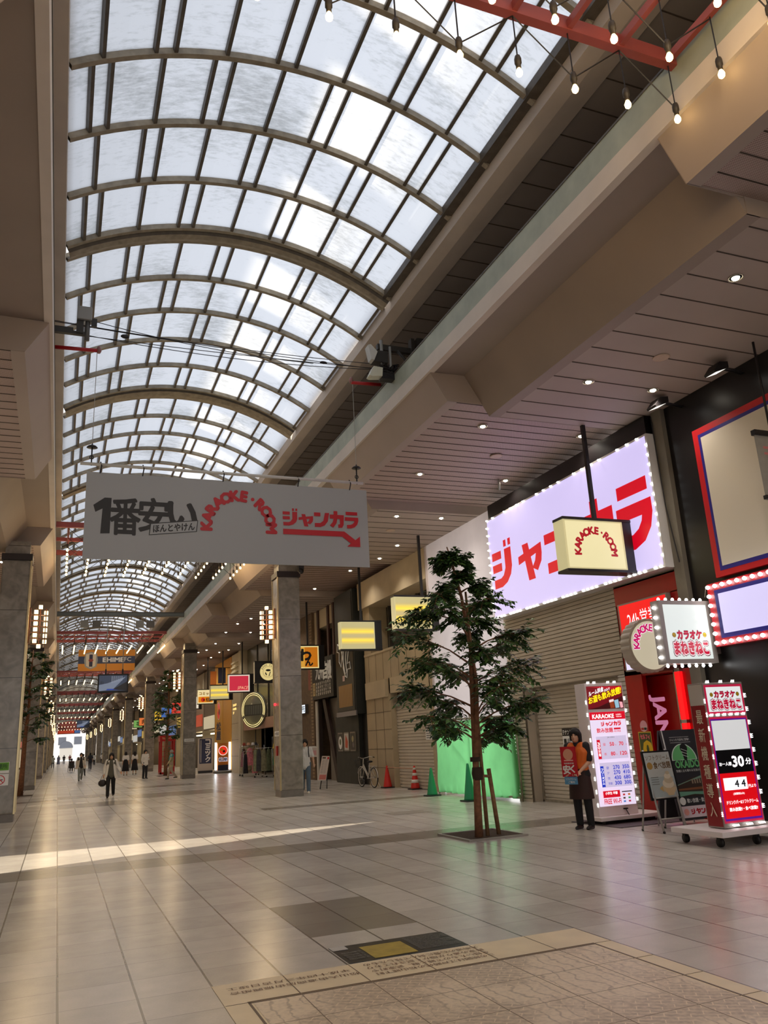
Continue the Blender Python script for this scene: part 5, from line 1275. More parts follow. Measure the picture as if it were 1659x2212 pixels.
for (v0, v1, c, tx_, rows_) in ((0.49, 0.735, CR, '30分毎', [('昼', '50', '70'), ('夜', '80', '120')]), (0.195, 0.455, CB, 'フリータイム', [('昼', '270', '350'), ('夕', '270', '410'), ('夜', '430', '680'), ('早朝', '300', '300')])):
    a.rect(0.1, v0, 0.94, v1, GL); a.rect(0.11, v0+0.005, 0.2, v1-0.035, c); a.vtext(tx_, 0.125, v0+0.03, 0.185, v1-0.06, WT, 0.02)
    for uu in (0.42, 0.68): a.rect(uu, v0+0.005, uu+0.004, v1-0.005, em((190, 180, 206), 1.0, False))
    n_ = len(rows_); hh = (v1-v0-0.04)/n_
    for i, r_ in enumerate(rows_):
        b_ = v1-0.035-hh*(i+1)
        a.text(r_[0], 0.27, b_+hh*0.35, 0.34 if len(r_[0]) < 2 else 0.38, b_+hh*0.35+0.028, c, 0.01)
        w_ = 0.06*len(r_[1]); a.text(r_[1], 0.455, b_+hh*0.3, 0.455+w_, b_+hh*0.3+0.04, c, 0.03); a.text('円', 0.6, b_+hh*0.3, 0.63, b_+hh*0.3+0.015, c, 0.0)
        w_ = 0.06*len(r_[2]); a.text(r_[2], 0.715, b_+hh*0.3, 0.715+w_, b_+hh*0.3+0.04, c, 0.03); a.text('円', 0.9, b_+hh*0.3, 0.93, b_+hh*0.3+0.015, c, 0.0)
a.text('24h OPEN', 0.38, 0.715, 0.58, 0.728, em((60, 60, 70), 0.6, False), 0.01)
a.rect(0.09, 0.09, 0.55, 0.16, CR); a.text('小学生 半額', 0.15, 0.12, 0.48, 0.15, WT, 0.02); a.text('FREE Wi-Fi', 0.1, 0.025, 0.56, 0.075, CR, 0.03)
a.rect(0.6, 0.135, 0.88, 0.145, INK)
for i, c in enumerate(((210, 60, 60), (220, 120, 40), (90, 60, 50), (80, 170, 110), (90, 140, 220), (200, 60, 90))): a.rect(0.62+0.14*(i % 2), 0.1-0.035*(i//2), 0.68+0.14*(i % 2), 0.118-0.035*(i//2), em(c, 0.7, False))
a.build('price_panel', t)
for i in range(9):
    z = 0.42+i*0.215
    mb = MB(); spike(mb, (8.67, 12.19, z-0.1), (-0.94, -0.34, 0), LEDS); adopt(mb.build('led_lamp'), t)
    mb = MB(); spike(mb, (9.49, 12.19, z-0.05), (0.94, -0.34, 0), LEDS); adopt(mb.build('led_lamp'), t)
for x in (8.75, 8.88, 9.18, 9.32):
    mb = MB(); spike(mb, (x, 12.19, 2.37), (0, -0.3, 0.95), LEDS); adopt(mb.build('led_lamp'), t)

# ---------------------------------------------------------------- second lit stand, nearest the right edge
t = thing('price_stand', 'tall lit stand with a dark red side and a 30 minute price', 'sign stand', (8.68, 9.1, 0))
mb = MB(); mb.box(8.33, 9.05, 8.95, 9.25, 0.22, 2.13, pm((150, 140, 132), 0.4), bev=0.01); adopt(mb.build('housing'), t)
mb = MB(); mb.box(8.08, 9.4, 8.74, 9.72, 0.14, 0.21, WP, bev=0.008); adopt(mb.build('platform'), t)
for (x, y) in ((8.22, 8.95), (8.75, 8.85), (9.3, 8.9), (8.22, 9.6), (9.3, 9.6)):
    mb = MB(); mb.lathe([(0.0, -0.02), (0.06, -0.02), (0.06, 0.02), (0, 0.02)], n=14, m=INK, M=Matrix.Translation((x, y, 0.06)) @ Matrix.Rotation(PI/2, 4, 'Y')); mb.box(x-0.03, x+0.03, y-0.03, y+0.03, 0.09, 0.14, INK); adopt(mb.build('caster'), t)
a = Art((8.33, 9.235, 0.24), UX, VZ, 0.27, 1.87); a.rect(0, 0, 1, 0.84, pm((142, 12, 24), 0.4)); a.rect(0, 0.84, 1, 1, pm((190, 180, 170), 0.5))
for i in range(8): a.disc(0.06+0.125*i, 0.84, 0.02, pm((142, 12, 24), 0.4))
a.vtext('最新機種導入', 0.28, 0.05, 0.72, 0.83, pm((226, 206, 180), 0.5), 0.015, 0.24); a.build('side_panel', t)
PK = em((196, 30, 70), 0.65)
a = front_art(8.95, 8.345, 9.035, 1.7, 2.1); a.rect(0, 0, 1, 1, PK); a.rect(0.045, 0.08, 0.955, 0.92, em((220, 222, 222), 0.95)); neko_logo(a, 0.12, 0.16, 0.9, 0.8); a.build('top_panel', t)
a = front_art(8.95, 8.345, 9.035, 0.28, 1.66); a.rect(0, 0, 1, 1, PK); a.rect(0.03, 0.02, 0.97, 0.98, em((90, 20, 150), 0.6)); a.rect(0.05, 0.68, 0.95, 0.965, em((206, 206, 206), 0.9)); a.rect(0.05, 0.46, 0.95, 0.68, em((14, 12, 14), 0.3)); a.rect(0.05, 0.04, 0.95, 0.46, em((214, 8, 20), 0.9))
a.text('お一人様', 0.09, 0.53, 0.4, 0.565, WT, 0.03); a.text('30', 0.43, 0.515, 0.72, 0.615, WT, 0.045); a.text('分', 0.77, 0.53, 0.91, 0.59, WT, 0.04)
a.rect(0.12, 0.3, 0.72, 0.415, em((236, 236, 240), 1.2)); a.text('4 4', 0.4, 0.325, 0.67, 0.39, em((20, 20, 24), 0.3, False), 0.03); a.text('円より', 0.74, 0.31, 0.93, 0.34, WT, 0.02); a.text('(消費税込み)', 0.32, 0.25, 0.6, 0.275, WT, 0.015)
a.text('ドリンクバー&ソフトクリーム', 0.12, 0.17, 0.92, 0.205, WT, 0.02); a.text('飲み放題!!・食べ放題!!', 0.16, 0.105, 0.88, 0.14, WT, 0.03); a.build('price_panel', t)
for i in range(9):
    z = 0.4+i*0.185
    for x, d in ((8.33, -0.9), (9.05, 0.9)):
        mb = MB(); spike(mb, (x, 8.95, z+(0.06 if d > 0 else 0)), (d, -0.42, 0), LEDS); adopt(mb.build('led_lamp'), t)
for i in range(6):
    mb = MB(); spike(mb, (8.4+i*0.115, 8.945, 1.68), (0, -0.5, 0.86), LEDS); adopt(mb.build('led_lamp'), t)
for x in (8.42, 8.66, 8.88):
    mb = MB(); spike(mb, (x, 8.95, 2.13), (0, -0.3, 0.95), LEDS); adopt(mb.build('led_lamp'), t)
    mb = MB(); spike(mb, (x+0.05, 8.92, 0.26), (0, -0.7, -0.5), LEDS); spike(mb, (x+0.1, 8.92, 0.26), (0, -0.7, -0.5), LEDS); adopt(mb.build('led_lamp'), t)

# ---------------------------------------------------------------- easel with soft-serve poster, dark A-board
t = thing('poster_easel', 'black framed soft serve poster on a pale metal easel between the two lit stands', 'easel', (8.85, 10.65, 0))
mb = MB(); mb.prism([(10.66, 0.47), (10.69, 0.47), (10.8, 1.2), (10.77, 1.2)], 8.58, 9.14, 'x', pm((24, 24, 26), 0.3)); adopt(mb.build('frame'), t)
vv = Vector((0, 0.11, 0.73)).normalized()
a = Art(Vector((8.6, 10.665, 0.5)), (1, 0, 0), vv, 0.52, 0.69); a.rect(0.02, 0.01, 0.98, 0.99, pm((196, 200, 196), 0.35)); a.rect(0.02, 0.01, 0.98, 0.45, pm((176, 188, 190), 0.35))
BRN = pm((110, 84, 50), 0.5); a.text('ソフトクリーム', 0.06, 0.82, 0.94, 0.93, BRN, 0.01); a.disc(0.16, 0.7, 0.055, pm((180, 140, 70), 0.5)); a.text('食べ放題', 0.3, 0.63, 0.94, 0.78, BRN, 0.03)
CRM = pm((230, 218, 196), 0.5); CRM2 = pm((206, 190, 160), 0.5)
for i, (u, v, r_, m) in enumerate([(0.72, 0.2, 0.13, CRM2), (0.7, 0.3, 0.11, CRM), (0.74, 0.38, 0.09, CRM2), (0.72, 0.46, 0.065, CRM), (0.74, 0.53, 0.04, CRM2)]): a.disc(u, v, r_, m, ry=r_*0.65)
a.poly([(0.5, 0.2), (0.94, 0.2), (0.82, 0.04), (0.62, 0.04)], pm((216, 190, 150), 0.5)); a.poly([(0.34, 0.2), (0.46, 0.26), (0.48, 0.12)], pm((206, 170, 110), 0.5))
for r_ in range(4): a.rect(0.1, 0.44-0.05*r_, 0.38, 0.452-0.05*r_, pm((120, 120, 116), 0.5))
a.build('poster', t)
ALU = pm((176, 172, 168), 0.35, 0.4)
for x in (8.64, 9.08):
    mb = MB(); mb.tube([(x, 10.55, 0.0), (x, 10.69, 0.6), (x, 10.8, 1.22)], 0.017, 6, ALU); mb.ball((x, 10.55, 0.018), 0.022, INK, 8, 6); adopt(mb.build('leg'), t)
    mb = MB(); mb.tube([(x, 11.05, 0.0), (x, 10.8, 1.1)], 0.015, 6, ALU); mb.ball((x, 11.05, 0.018), 0.02, INK, 8, 6); adopt(mb.build('leg'), t)
mb = MB(); mb.tube([(8.64, 10.6, 0.2), (9.08, 10.6, 0.2)], 0.012, 6, ALU); mb.tube([(8.64, 10.67, 0.5), (9.08, 10.67, 0.5)], 0.012, 6, ALU); adopt(mb.build('crossbar'), t)
t = thing('folding_board', 'dark folding board with a green microphone emblem behind the easel', 'A-board', (9.6, 11.1, 0))
DKB = pm((48, 46, 50), 0.45)
mb = MB(); mb.prism([(10.82, 0.12), (10.86, 0.12), (11.06, 1.5), (11.02, 1.5)], 9.22, 10.0, 'x', DKB); adopt(mb.build('front_panel'), t)
mb = MB(); mb.prism([(11.06, 1.5), (11.1, 1.5), (11.36, 0.1), (11.32, 0.1)], 9.22, 10.0, 'x', DKB); adopt(mb.build('rear_panel'), t)
vv = Vector((0, 0.2, 1.38)).normalized()
a = Art(Vector((9.25, 10.825, 0.15)), (1, 0, 0), vv, 0.72, 1.33); GRN = pm((110, 190, 120), 0.45)
a.text('ジャンカラ店内に登場!!', 0.16, 0.89, 0.72, 0.92, WHITE, 0.01); a.rect(0.16, 0.935, 0.72, 0.938, WHITE); a.rect(0.16, 0.87, 0.74, 0.873, WHITE)
a.disc(0.46, 0.66, 0.26, pm((220, 230, 220), 0.5), a0=0, a1=180); a.disc(0.46, 0.665, 0.24, GRN, a0=0, a1=180); a.disc(0.5, 0.8, 0.075, INK); a.poly([(0.42, 0.78), (0.58, 0.78), (0.53, 0.66), (0.45, 0.66)], INK)
for q in range(3): a.poly([(0.42, 0.79-0.035*q), (0.58, 0.76-0.035*q), (0.58, 0.765-0.035*q), (0.42, 0.797-0.035*q)], WHITE)
a.text('OKAIDO', 0.16, 0.57, 0.84, 0.655, GRN, 0.05); a.rect(0.18, 0.662, 0.34, 0.67, GRN); a.text('気軽に立ち寄れる交流の場', 0.14, 0.52, 0.86, 0.55, WHITE, 0.0)
a.poly([(0.02, 0.24), (0.02, 0.36), (0.5, 0.45), (0.98, 0.47), (0.98, 0.24)], pm((60, 44, 36), 0.5)); a.poly([(0.02, 0.37), (0.98, 0.49), (0.98, 0.45), (0.5, 0.42), (0.02, 0.36)], pm((120, 150, 130), 0.5)); a.poly([(0.02, 0.3), (0.02, 0.24), (0.5, 0.26), (0.9, 0.24), (0.9, 0.28)], pm((110, 160, 136), 0.5)); a.poly([(0.05, 0.33), (0.98, 0.34), (0.98, 0.31), (0.05, 0.31)], pm((130, 80, 50), 0.5))
for q in range(6): a.rect(0.5+0.07*q, 0.38, 0.54+0.07*q, 0.43, pm((150, 130, 110), 0.5))
a.disc(0.12, 0.19, 0.06, WHITE); a.text('歌い放題・飲み放題', 0.24, 0.165, 0.96, 0.215, WHITE, 0.02)
a.rect(0.0, 0.0, 1, 0.13, pm((226, 206, 214), 0.45))
for i, ch in enumerate('ジャンカラ'): a.kana(ch, 0.28+0.14*i, 0.035, 0.41+0.14*i, 0.1, RB)
a.disc(0.15, 0.065, 0.05, pm((230, 160, 150), 0.5)); a.build('artwork', t)
mb = MB()
for x in (9.24, 9.98): mb.tube([(x, 10.78, 0.0), (x, 11.02, 1.5)], 0.014, 6, ALU); mb.tube([(x, 11.4, 0.0), (x, 11.08, 1.5)], 0.014, 6, ALU)
adopt(mb.build('edge_frame'), t)

# ---------------------------------------------------------------- street trees
def leaf_quads(mb, p, d, n, size, mi):
    """one folded pointed leaf"""
    d = d.normalized(); s_ = d.cross(n).normalized(); n = s_.cross(d)
    w = size*0.26; droop = -n*size*0.12
    v = [mb.bm.verts.new(q) for q in (p, p+d*size*0.45+s_*w+n*size*0.05, p+d*size+droop, p+d*size*0.45-s_*w+n*size*0.05, p+d*size*0.5)]
    for q in ((0, 1, 4), (1, 2, 4), (2, 3, 4), (3, 0, 4)):
        f = mb.bm.faces.new([v[i] for i in q]); f.material_index = mi
LEAF = [pm((60, 92, 44), 0.35), pm((44, 70, 36), 0.35), pm((84, 118, 54), 0.35)]
BARK = pm((128, 86, 58), 0.8, noise=0.3, scale=14)
def tree(t, axis, layers, nleaf, lsize, seed, trunk_r, bark=BARK):
    """axis: points of the stem; layers: (height, radius) envelope"""
    r = random.Random(seed)
    tr = MB(); n = len(axis)
    tr.tube(axis, [trunk_r*(1-0.85*i/(n-1)) for i in range(n)], 10, bark); 
    fo = MB(); mis = [fo.mi(m) for m in LEAF]
    zmin, zmax = layers[0][0], layers[-1][0]
    def stem_at(z):
        for p, q in zip(axis, axis[1:]):
            if p[2] <= z <= q[2]:
                k = (z-p[2])/(q[2]-p[2]); return Vector(p).lerp(Vector(q), k)
        return Vector(axis[-1])
    def env(z):
        for (z0, r0), (z1, r1) in zip(layers, layers[1:]):
            if z0 <= z <= z1: return r0+(r1-r0)*(z-z0)/(z1-z0)
        return 0.1
    nb = 34
    per = nleaf//nb
    for b in range(nb):
        z = zmin+(zmax-zmin)*((b+r.random())/nb)
        e = env(z)*r.uniform(0.72, 1.12); ang = b*2.399+r.uniform(-0.5, 0.5)
        L_ = e*r.uniform(0.75, 1.05)
        zs = max(z-0.35*L_, axis[0][2]+0.3*(axis[-1][2]-axis[0][2]))
        p0 = stem_at(min(zs, axis[-1][2]-0.02))
        dirv = Vector((math.cos(ang), math.sin(ang), 0))
        tip = Vector((p0.x, p0.y, z)) + dirv*L_ + Vector((0, 0, r.uniform(-0.12, 0.06)))
        mid = p0.lerp(tip, 0.5)+Vector((0, 0, 0.16*L_))
        pts_ = [p0.lerp(mid, k/3).lerp(mid.lerp(tip, k/3), k/3) for k in range(4)]
        tr.tube([p0, pts_[1], pts_[2], tip], [0.02, 0.013, 0.008, 0.003], 5, bark, cap=False)
        ntw = max(3, per//14)
        for q in range(ntw):
            k = 0.4+0.62*(q+r.random())/ntw
            o = (p0.lerp(mid, k)).lerp(mid.lerp(tip, k), k)
            a2 = ang+r.choice((-1, 1))*r.uniform(0.3, 1.3)
            td = Vector((math.cos(a2), math.sin(a2), r.uniform(-0.7, 0.6))).normalized(); tl = r.uniform(0.18, 0.42)*(0.6+e*0.5)
            tr.tube([o, o+td*tl*0.6, o+td*tl+Vector((0, 0, -0.04))], [0.005, 0.003, 0.002], 4, bark, cap=False)
            for j in range(14):
                kk = (j+1)/14; p = o+td*tl*kk+Vector((0, 0, -0.04*kk*kk))
                sd = 1 if j % 2 else -1
                sv = td.cross(Vector((0, 0, 1))).normalized()*sd
                d = (td*0.55+sv*0.9+Vector((0, 0, r.uniform(-0.55, 0.05)))).normalized()
                nn = Vector((r.uniform(-0.5, 0.5), r.uniform(-0.5, 0.5), 1)).normalized()
                leaf_quads(fo, p, d, nn, lsize*r.uniform(0.75, 1.2), r.choice(mis))
    adopt(tr.build('trunk'), t)
    f = adopt(fo.build('foliage'), t); f['kind'] = 'stuff'
t = thing('street_tree', 'slim leafy street tree tied to stakes in front of the green mesh sheet', 'tree', (6.34, 12.2, 0))
tree(t, [(6.34, 12.2, 0.0), (6.36, 12.2, 0.5), (6.40, 12.2, 1.5), (6.44, 12.22, 2.4), (6.46, 12.2, 3.0), (6.36, 12.2, 3.9), (6.2, 12.2, 4.6), (6.15, 12.2, 4.78)],
     [(1.55, 0.55), (1.8, 1.0), (2.4, 1.42), (3.0, 1.35), (3.5, 1.05), (3.9, 0.8), (4.3, 0.3), (4.8, 0.1)], 11500, 0.12, 11, 0.07)
mb = MB(); mb.tube([(6.38, 12.13, 1.3), (6.5, 12.16, 2.4), (6.42, 12.16, 3.5)], [0.05, 0.03, 0.02], 8, BARK); adopt(mb.build('limb'), t)
STK = pm((140, 104, 70), 0.8, noise=0.25, scale=16)
t = thing('tree_stake', 'short leaning wooden stake right of the slim street tree', 'stake', (6.75, 12.3, 0)); mb = MB(); mb.tube([(6.76, 12.3, 0), (6.65, 12.27, 1.04)], 0.036, 10, STK); adopt(mb.build('pole'), t); mb = MB(); mb.tube([(6.66, 12.26, 0.92), (6.42, 12.22, 0.95)], 0.022, 8, STK); adopt(mb.build('brace'), t); mb = MB(); mb.lathe([(0.08, -0.1), (0.095, 0.0), (0.08, 0.1)], (6.4, 12.2, 0.98), 10, pm((60, 44, 34), 0.9)); mb.lathe([(0.085, -0.03), (0.085, 0.04)], (6.38, 12.2, 1.2), 10, pm((60, 44, 34), 0.9)); adopt(mb.build('tie'), t)
t = thing('tree_stake', 'tall straight stake running up beside the slim street tree trunk', 'stake', (6.52, 12.24, 0)); mb = MB(); mb.tube([(6.53, 12.26, 0), (6.5, 12.26, 2.9), (6.48, 12.26, 4.0)], [0.034, 0.03, 0.02], 8, STK); adopt(mb.build('pole'), t)
t = thing('tree_pit', 'square earth pit with a metal edge around the slim street tree', 'tree pit', (6.52, 12.45, 0)); mb = MB()
for (x0, x1, y0, y1) in ((6.0, 7.06, 11.88, 11.93), (6.0, 7.06, 13.0, 13.05), (6.0, 6.05, 11.93, 13.0), (7.01, 7.06, 11.93, 13.0)): mb.box(x0, x1, y0, y1, 0.0, 0.03, pm((150, 144, 136), 0.5))
adopt(mb.build('edging'), t); mb = MB(); mb.box(6.05, 7.01, 11.93, 13.0, 0.0, 0.018, pm((66, 50, 38), 0.95, noise=0.5, scale=40, bump=0.8)); adopt(mb.build('soil'), t)
for loc, lb, sd, H in (((-1.42, 40.0, 0), 'leafy street tree beside the left pillars with a bare lower trunk', 21, 6.3), ((6.6, 56.0, 0), 'leafy street tree behind the red phone booth', 22, 6.8)):
    t = thing('street_tree', lb, 'tree', loc)
    x, y, _ = loc
    tree(t, [(x, y, 0), (x+0.03, y, 1.2), (x+0.05, y, 2.6), (x+0.12, y, 3.6), (x+0.1, y, H*0.8), (x+0.15, y, H)], [(2.5, 0.9), (3.4, 1.3), (4.4, 1.25), (5.2, 1.0), (5.8, 0.7), (H, 0.3)], 4400, 0.17, sd, 0.13)
    mb = MB(); mb.box(x-0.5, x+0.5, y-0.5, y+0.5, 0.0, 0.02, pm((80, 66, 54), 0.9, noise=0.3)); adopt(mb.build('soil'), t)

# ---------------------------------------------------------------- cones, bar, bicycle, menu board
def cone(loc, label, m, stripes=False, h=0.72):
    t = thing('traffic_cone', label, 'cone', loc, group='traffic cones')
    mb = MB(); mb.box(-0.19, 0.19, -0.19, 0.19, 0.0, 0.035, pm((30, 50, 40), 0.6) if m is CG else pm((40, 28, 26), 0.6), bev=0.01); local(mb.build('base'), t)
    mb = MB(); mb.lathe([(0.15, 0.035), (0.145, 0.06), (0.03, h-0.02), (0.02, h), (0.0, h)], n=20, m=m); local(mb.build('body'), t)
    if stripes:
        for z0, z1 in ((0.2, 0.3), (0.42, 0.5), (0.6, 0.66)):
            mb = MB(); f_ = lambda z: 0.147-0.117*(z-0.06)/(h-0.08)+0.002
            mb.lathe([(f_(z0), z0), (f_(z1), z1)], n=20, m=pm((226, 222, 214), 0.5)); local(mb.build('band'), t)
    return t
CG = pm((26, 140, 90), 0.45); CRD = pm((206, 40, 30), 0.45)
cone((10.42, 26.4, 0), 'plain red traffic cone by the tan stone pier', CRD); cone((10.65, 24.6, 0), 'red and white banded traffic cone by the far shutter', CRD, True)
cone((9.79, 21.45, 0), 'green traffic cone at the far end of the green mesh sheet', CG, h=0.75); cone((9.6, 18.8, 0), 'green traffic cone half hidden behind the slim street tree', CG, h=0.9)
t = thing('cone_bar', 'thin pale bar between the two red cones', 'bar', (10.5, 25.5, 0.6)); mb = MB(); mb.tube([(10.42, 26.35, 0.66), (10.65, 24.65, 0.63)], 0.013, 6, pm((200, 150, 120), 0.5)); adopt(mb.build('bar'), t)
t = thing('menu_board', 'white menu board leaning at the dark pub entrance', 'menu board', (8.9, 28.5, 0), group=None)
mb = MB(); mb.prism([(8.62, 0.3), (8.9, 0.28), (9.08, 1.1), (8.8, 1.12)], 28.5, 28.54, 'y', pm((222, 206, 196), 0.5)); adopt(mb.build('panel'), t)
mb = MB(); mb.tube([(8.7, 28.56, 0.0), (8.85, 28.56, 0.9)], 0.015, 6, INK); mb.tube([(8.95, 28.56, 0.0), (9.0, 28.56, 0.9)], 0.015, 6, INK); mb.tube([(8.8, 28.9, 0.0), (8.92, 28.56, 0.9)], 0.015, 6, INK); adopt(mb.build('stand'), t)
a = Art((8.62, 28.5, 0.3), Vector((0.28, 0, -0.02)), Vector((0.18, 0, 0.82)), 0.28, 0.83); 
a.rect(0.06, 0.04, 0.94, 0.24, pm((206, 120, 110), 0.5)); a.rect(0.06, 0.9, 0.5, 0.97, pm((90, 70, 50), 0.5)); a.rect(0.7, 0.88, 0.94, 0.97, RED)
for r_ in range(9): a.text('焼酎三百円', 0.1, 0.3+0.065*r_, 0.8, 0.34+0.065*r_, pm((120, 110, 104), 0.5), 0.0)
a.build('print', t)
t = thing('leaflet_box', 'pale leaflet box on a post at the pub entrance', 'leaflet box', (8.3, 28.6, 0)); mb = MB(); mb.tube([(8.34, 28.62, 0), (8.34, 28.62, 1.1)], 0.025, 8, pm((196, 186, 176), 0.5)); adopt(mb.build('post'), t); mb = MB(); mb.box(8.15, 8.6, 28.5, 28.8, 1.1, 1.42, pm((206, 190, 180), 0.5)); mb.prism([(8.12, 1.42), (8.62, 1.42), (8.55, 1.47), (8.2, 1.47)], 28.48, 28.82, 'y', pm((226, 222, 216), 0.4)); adopt(mb.build('box'), t)
a = front_art(28.5, 8.15, 8.6, 1.1, 1.42); a.text('ご自由に', 0.08, 0.3, 0.5, 0.6, INK, 0.02); a.rect(0.6, 0.2, 0.95, 0.7, pm((206, 150, 150), 0.5)); a.build('print', t)

# bicycle: built along its own x axis (front towards +x), wheels on the ground
t = thing('bicycle', 'silver city bicycle with a front basket parked by the dark pub', 'bicycle', (10.1, 27.45, 0), R(93))
SIL = pm((206, 202, 196), 0.3, 0.6); TYR = pm((28, 26, 26), 0.7)
def ring(cx, cz, r, rr, m, n=36, nn=6):
    mb = MB(); mb.tube([(cx+r*math.cos(2*PI*i/n), 0, cz+r*math.sin(2*PI*i/n)) for i in range(n)], rr, nn, m, closed=True); return mb
for nm_, cx in (('front_wheel', 0.54), ('rear_wheel', -0.54)):
    o = local(ring(cx, 0.335, 0.315, 0.02, TYR).build(nm_), t)
    mb = ring(cx, 0.335, 0.292, 0.011, SIL)
    for k in range(14):
        a_ = 2*PI*k/14; mb.tube([(cx, 0.02*(-1)**k, 0.335), (cx+0.29*math.cos(a_), 0, 0.335+0.29*math.sin(a_))], 0.0022, 3, SIL, cap=False)
    mb.tube([(cx, -0.05, 0.335), (cx, 0.05, 0.335)], 0.022, 8, SIL); local(mb.build('rim'), o)
mb = MB(); mb.tube([(0.54, 0.05, 0.335), (0.46, 0.05, 0.62), (0.4, 0, 0.7)], 0.014, 6, SIL); mb.tube([(0.54, -0.05, 0.335), (0.46, -0.05, 0.62), (0.4, 0, 0.7)], 0.014, 6, SIL); mb.tube([(0.4, 0, 0.66), (0.32, 0, 0.95)], 0.018, 8, SIL)
mb.tube([(0.39, 0, 0.72), (0.1, 0, 0.46), (-0.08, 0, 0.3)], 0.022, 8, SIL); mb.tube([(0.37, 0, 0.8), (0.1, 0, 0.54), (-0.1, 0, 0.4)], 0.016, 8, SIL); mb.tube([(-0.08, 0, 0.3), (-0.2, 0, 0.8)], 0.018, 8, SIL)
for s_ in (-1, 1): mb.tube([(-0.08, s_*0.03, 0.3), (-0.54, s_*0.06, 0.335)], 0.011, 6, SIL); mb.tube([(-0.18, s_*0.02, 0.72), (-0.54, s_*0.06, 0.335)], 0.011, 6, SIL)
local(mb.build('frame'), t)
mb = MB(); mb.tube([(0.12, -0.27, 1.0), (0.26, -0.22, 1.02), (0.34, -0.05, 0.97), (0.34, 0.05, 0.97), (0.26, 0.22, 1.02), (0.12, 0.27, 1.0)], 0.012, 6, SIL); mb.tube([(0.1, -0.275, 1.0), (0.0, -0.28, 0.99)], 0.017, 8, TYR); mb.tube([(0.1, 0.275, 1.0), (0.0, 0.28, 0.99)], 0.017, 8, TYR); local(mb.build('handlebar'), t)
mb = MB(); mb.ball((-0.25, 0, 0.86), 0.1, TYR, sc=(1.3, 0.9, 0.4)); mb.tube([(-0.21, 0, 0.78), (-0.22, 0, 0.86)], 0.013, 6, SIL); local(mb.build('saddle'), t)
mb = MB()
for z, sx_, sy_ in ((0.66, 0.13, 0.13), (0.78, 0.15, 0.15), (0.92, 0.17, 0.18)):
    mb.tube([(0.6+sx_*a_, sy_*b_, z) for a_, b_ in ((-1, -1), (1, -1), (1, 1), (-1, 1))], 0.005, 4, DKM, closed=True)
for k in range(8):
    u = -1+2*k/7
    for s_ in (-1, 1):
        mb.tube([(0.6+0.13*u, s_*0.13, 0.66), (0.6+0.17*u, s_*0.18, 0.92)], 0.003, 3, DKM, cap=False); mb.tube([(0.6+s_*0.13, 0.13*u, 0.66), (0.6+s_*0.17, 0.18*u, 0.92)], 0.003, 3, DKM, cap=False)
    mb.tube([(0.6+0.13*u, -0.13, 0.66), (0.6+0.13*u, 0.13, 0.66)], 0.003, 3, DKM, cap=False)
local(mb.build('basket'), t)
for cx, a0, a1 in ((0.54, 20, 150), (-0.54, 20, 190)):
    mb = MB(); p = [(cx+0.35*math.cos(R(a_)), 0, 0.335+0.35*math.sin(R(a_))) for a_ in range(a0, a1, 10)]; mb.tube(p, 0.018, 6, SIL); local(mb.build('mudguard'), t)
mb = MB(); mb.box(-0.72, -0.36, -0.07, 0.07, 0.7, 0.72, SIL); mb.tube([(-0.54, 0.07, 0.34), (-0.66, 0.06, 0.7)], 0.006, 4, SIL); mb.tube([(-0.54, -0.07, 0.34), (-0.66, -0.06, 0.7)], 0.006, 4, SIL); local(mb.build('carrier'), t)
mb = MB(); mb.lathe([(0, -0.01), (0.09, -0.01), (0.09, 0.01), (0, 0.01)], n=18, m=DKM, M=Matrix.Translation((-0.08, -0.05, 0.3)) @ Matrix.Rotation(PI/2, 4, 'X')); mb.tube([(-0.08, -0.06, 0.3), (0.06, -0.08, 0.22)], 0.01, 5, SIL); mb.box(0.02, 0.1, -0.16, -0.08, 0.2, 0.23, TYR); mb.tube([(-0.08, 0.06, 0.3), (-0.2, 0.08, 0.38)], 0.01, 5, SIL); mb.tube([(-0.5, -0.1, 0.3), (-0.62, -0.2, 0.01)], 0.01, 5, SIL); local(mb.build('crank'), t)

# ---------------------------------------------------------------- red phone booth
t = thing('phone_booth', 'red telephone booth with glazed sides beside the second right pillar', 'phone booth', (7.2, 60.2, 0))
RDB = pm((176, 24, 22), 0.4)
mb = MB()
for x in (6.72, 7.6):
    for y in (59.8, 60.7): mb.box(x-0.06, x+0.06, y-0.06, y+0.06, 0, 2.25, RDB)
mb.box(6.62, 7.7, 59.7, 60.8, 2.2, 2.58, RDB); mb.box(6.66, 7.66, 59.74, 60.76, 0, 0.12, RDB); adopt(mb.build('frame'), t)
mb = MB()
for k in range(1, 4): mb.box(6.72+0.22*k-0.015, 6.72+0.22*k+0.015, 59.79, 59.82, 0.1, 2.2, RDB)
for k in range(1, 6): mb.box(6.72, 7.6, 59.79, 59.82, 0.1+0.35*k, 0.13+0.35*k, RDB)
adopt(mb.build('glazing_bars'), t)
mb = MB(); mb.box(7.0, 7.4, 60.5, 60.7, 0.9, 1.7, pm((120, 130, 90), 0.5)); adopt(mb.build('telephone'), t)
a = front_art(59.7, 6.62, 7.7, 2.22, 2.56); a.text('TELEPHONE', 0.12, 0.35, 0.88, 0.7, pm((226, 190, 150), 0.5), 0.02); a.build('lettering', t)

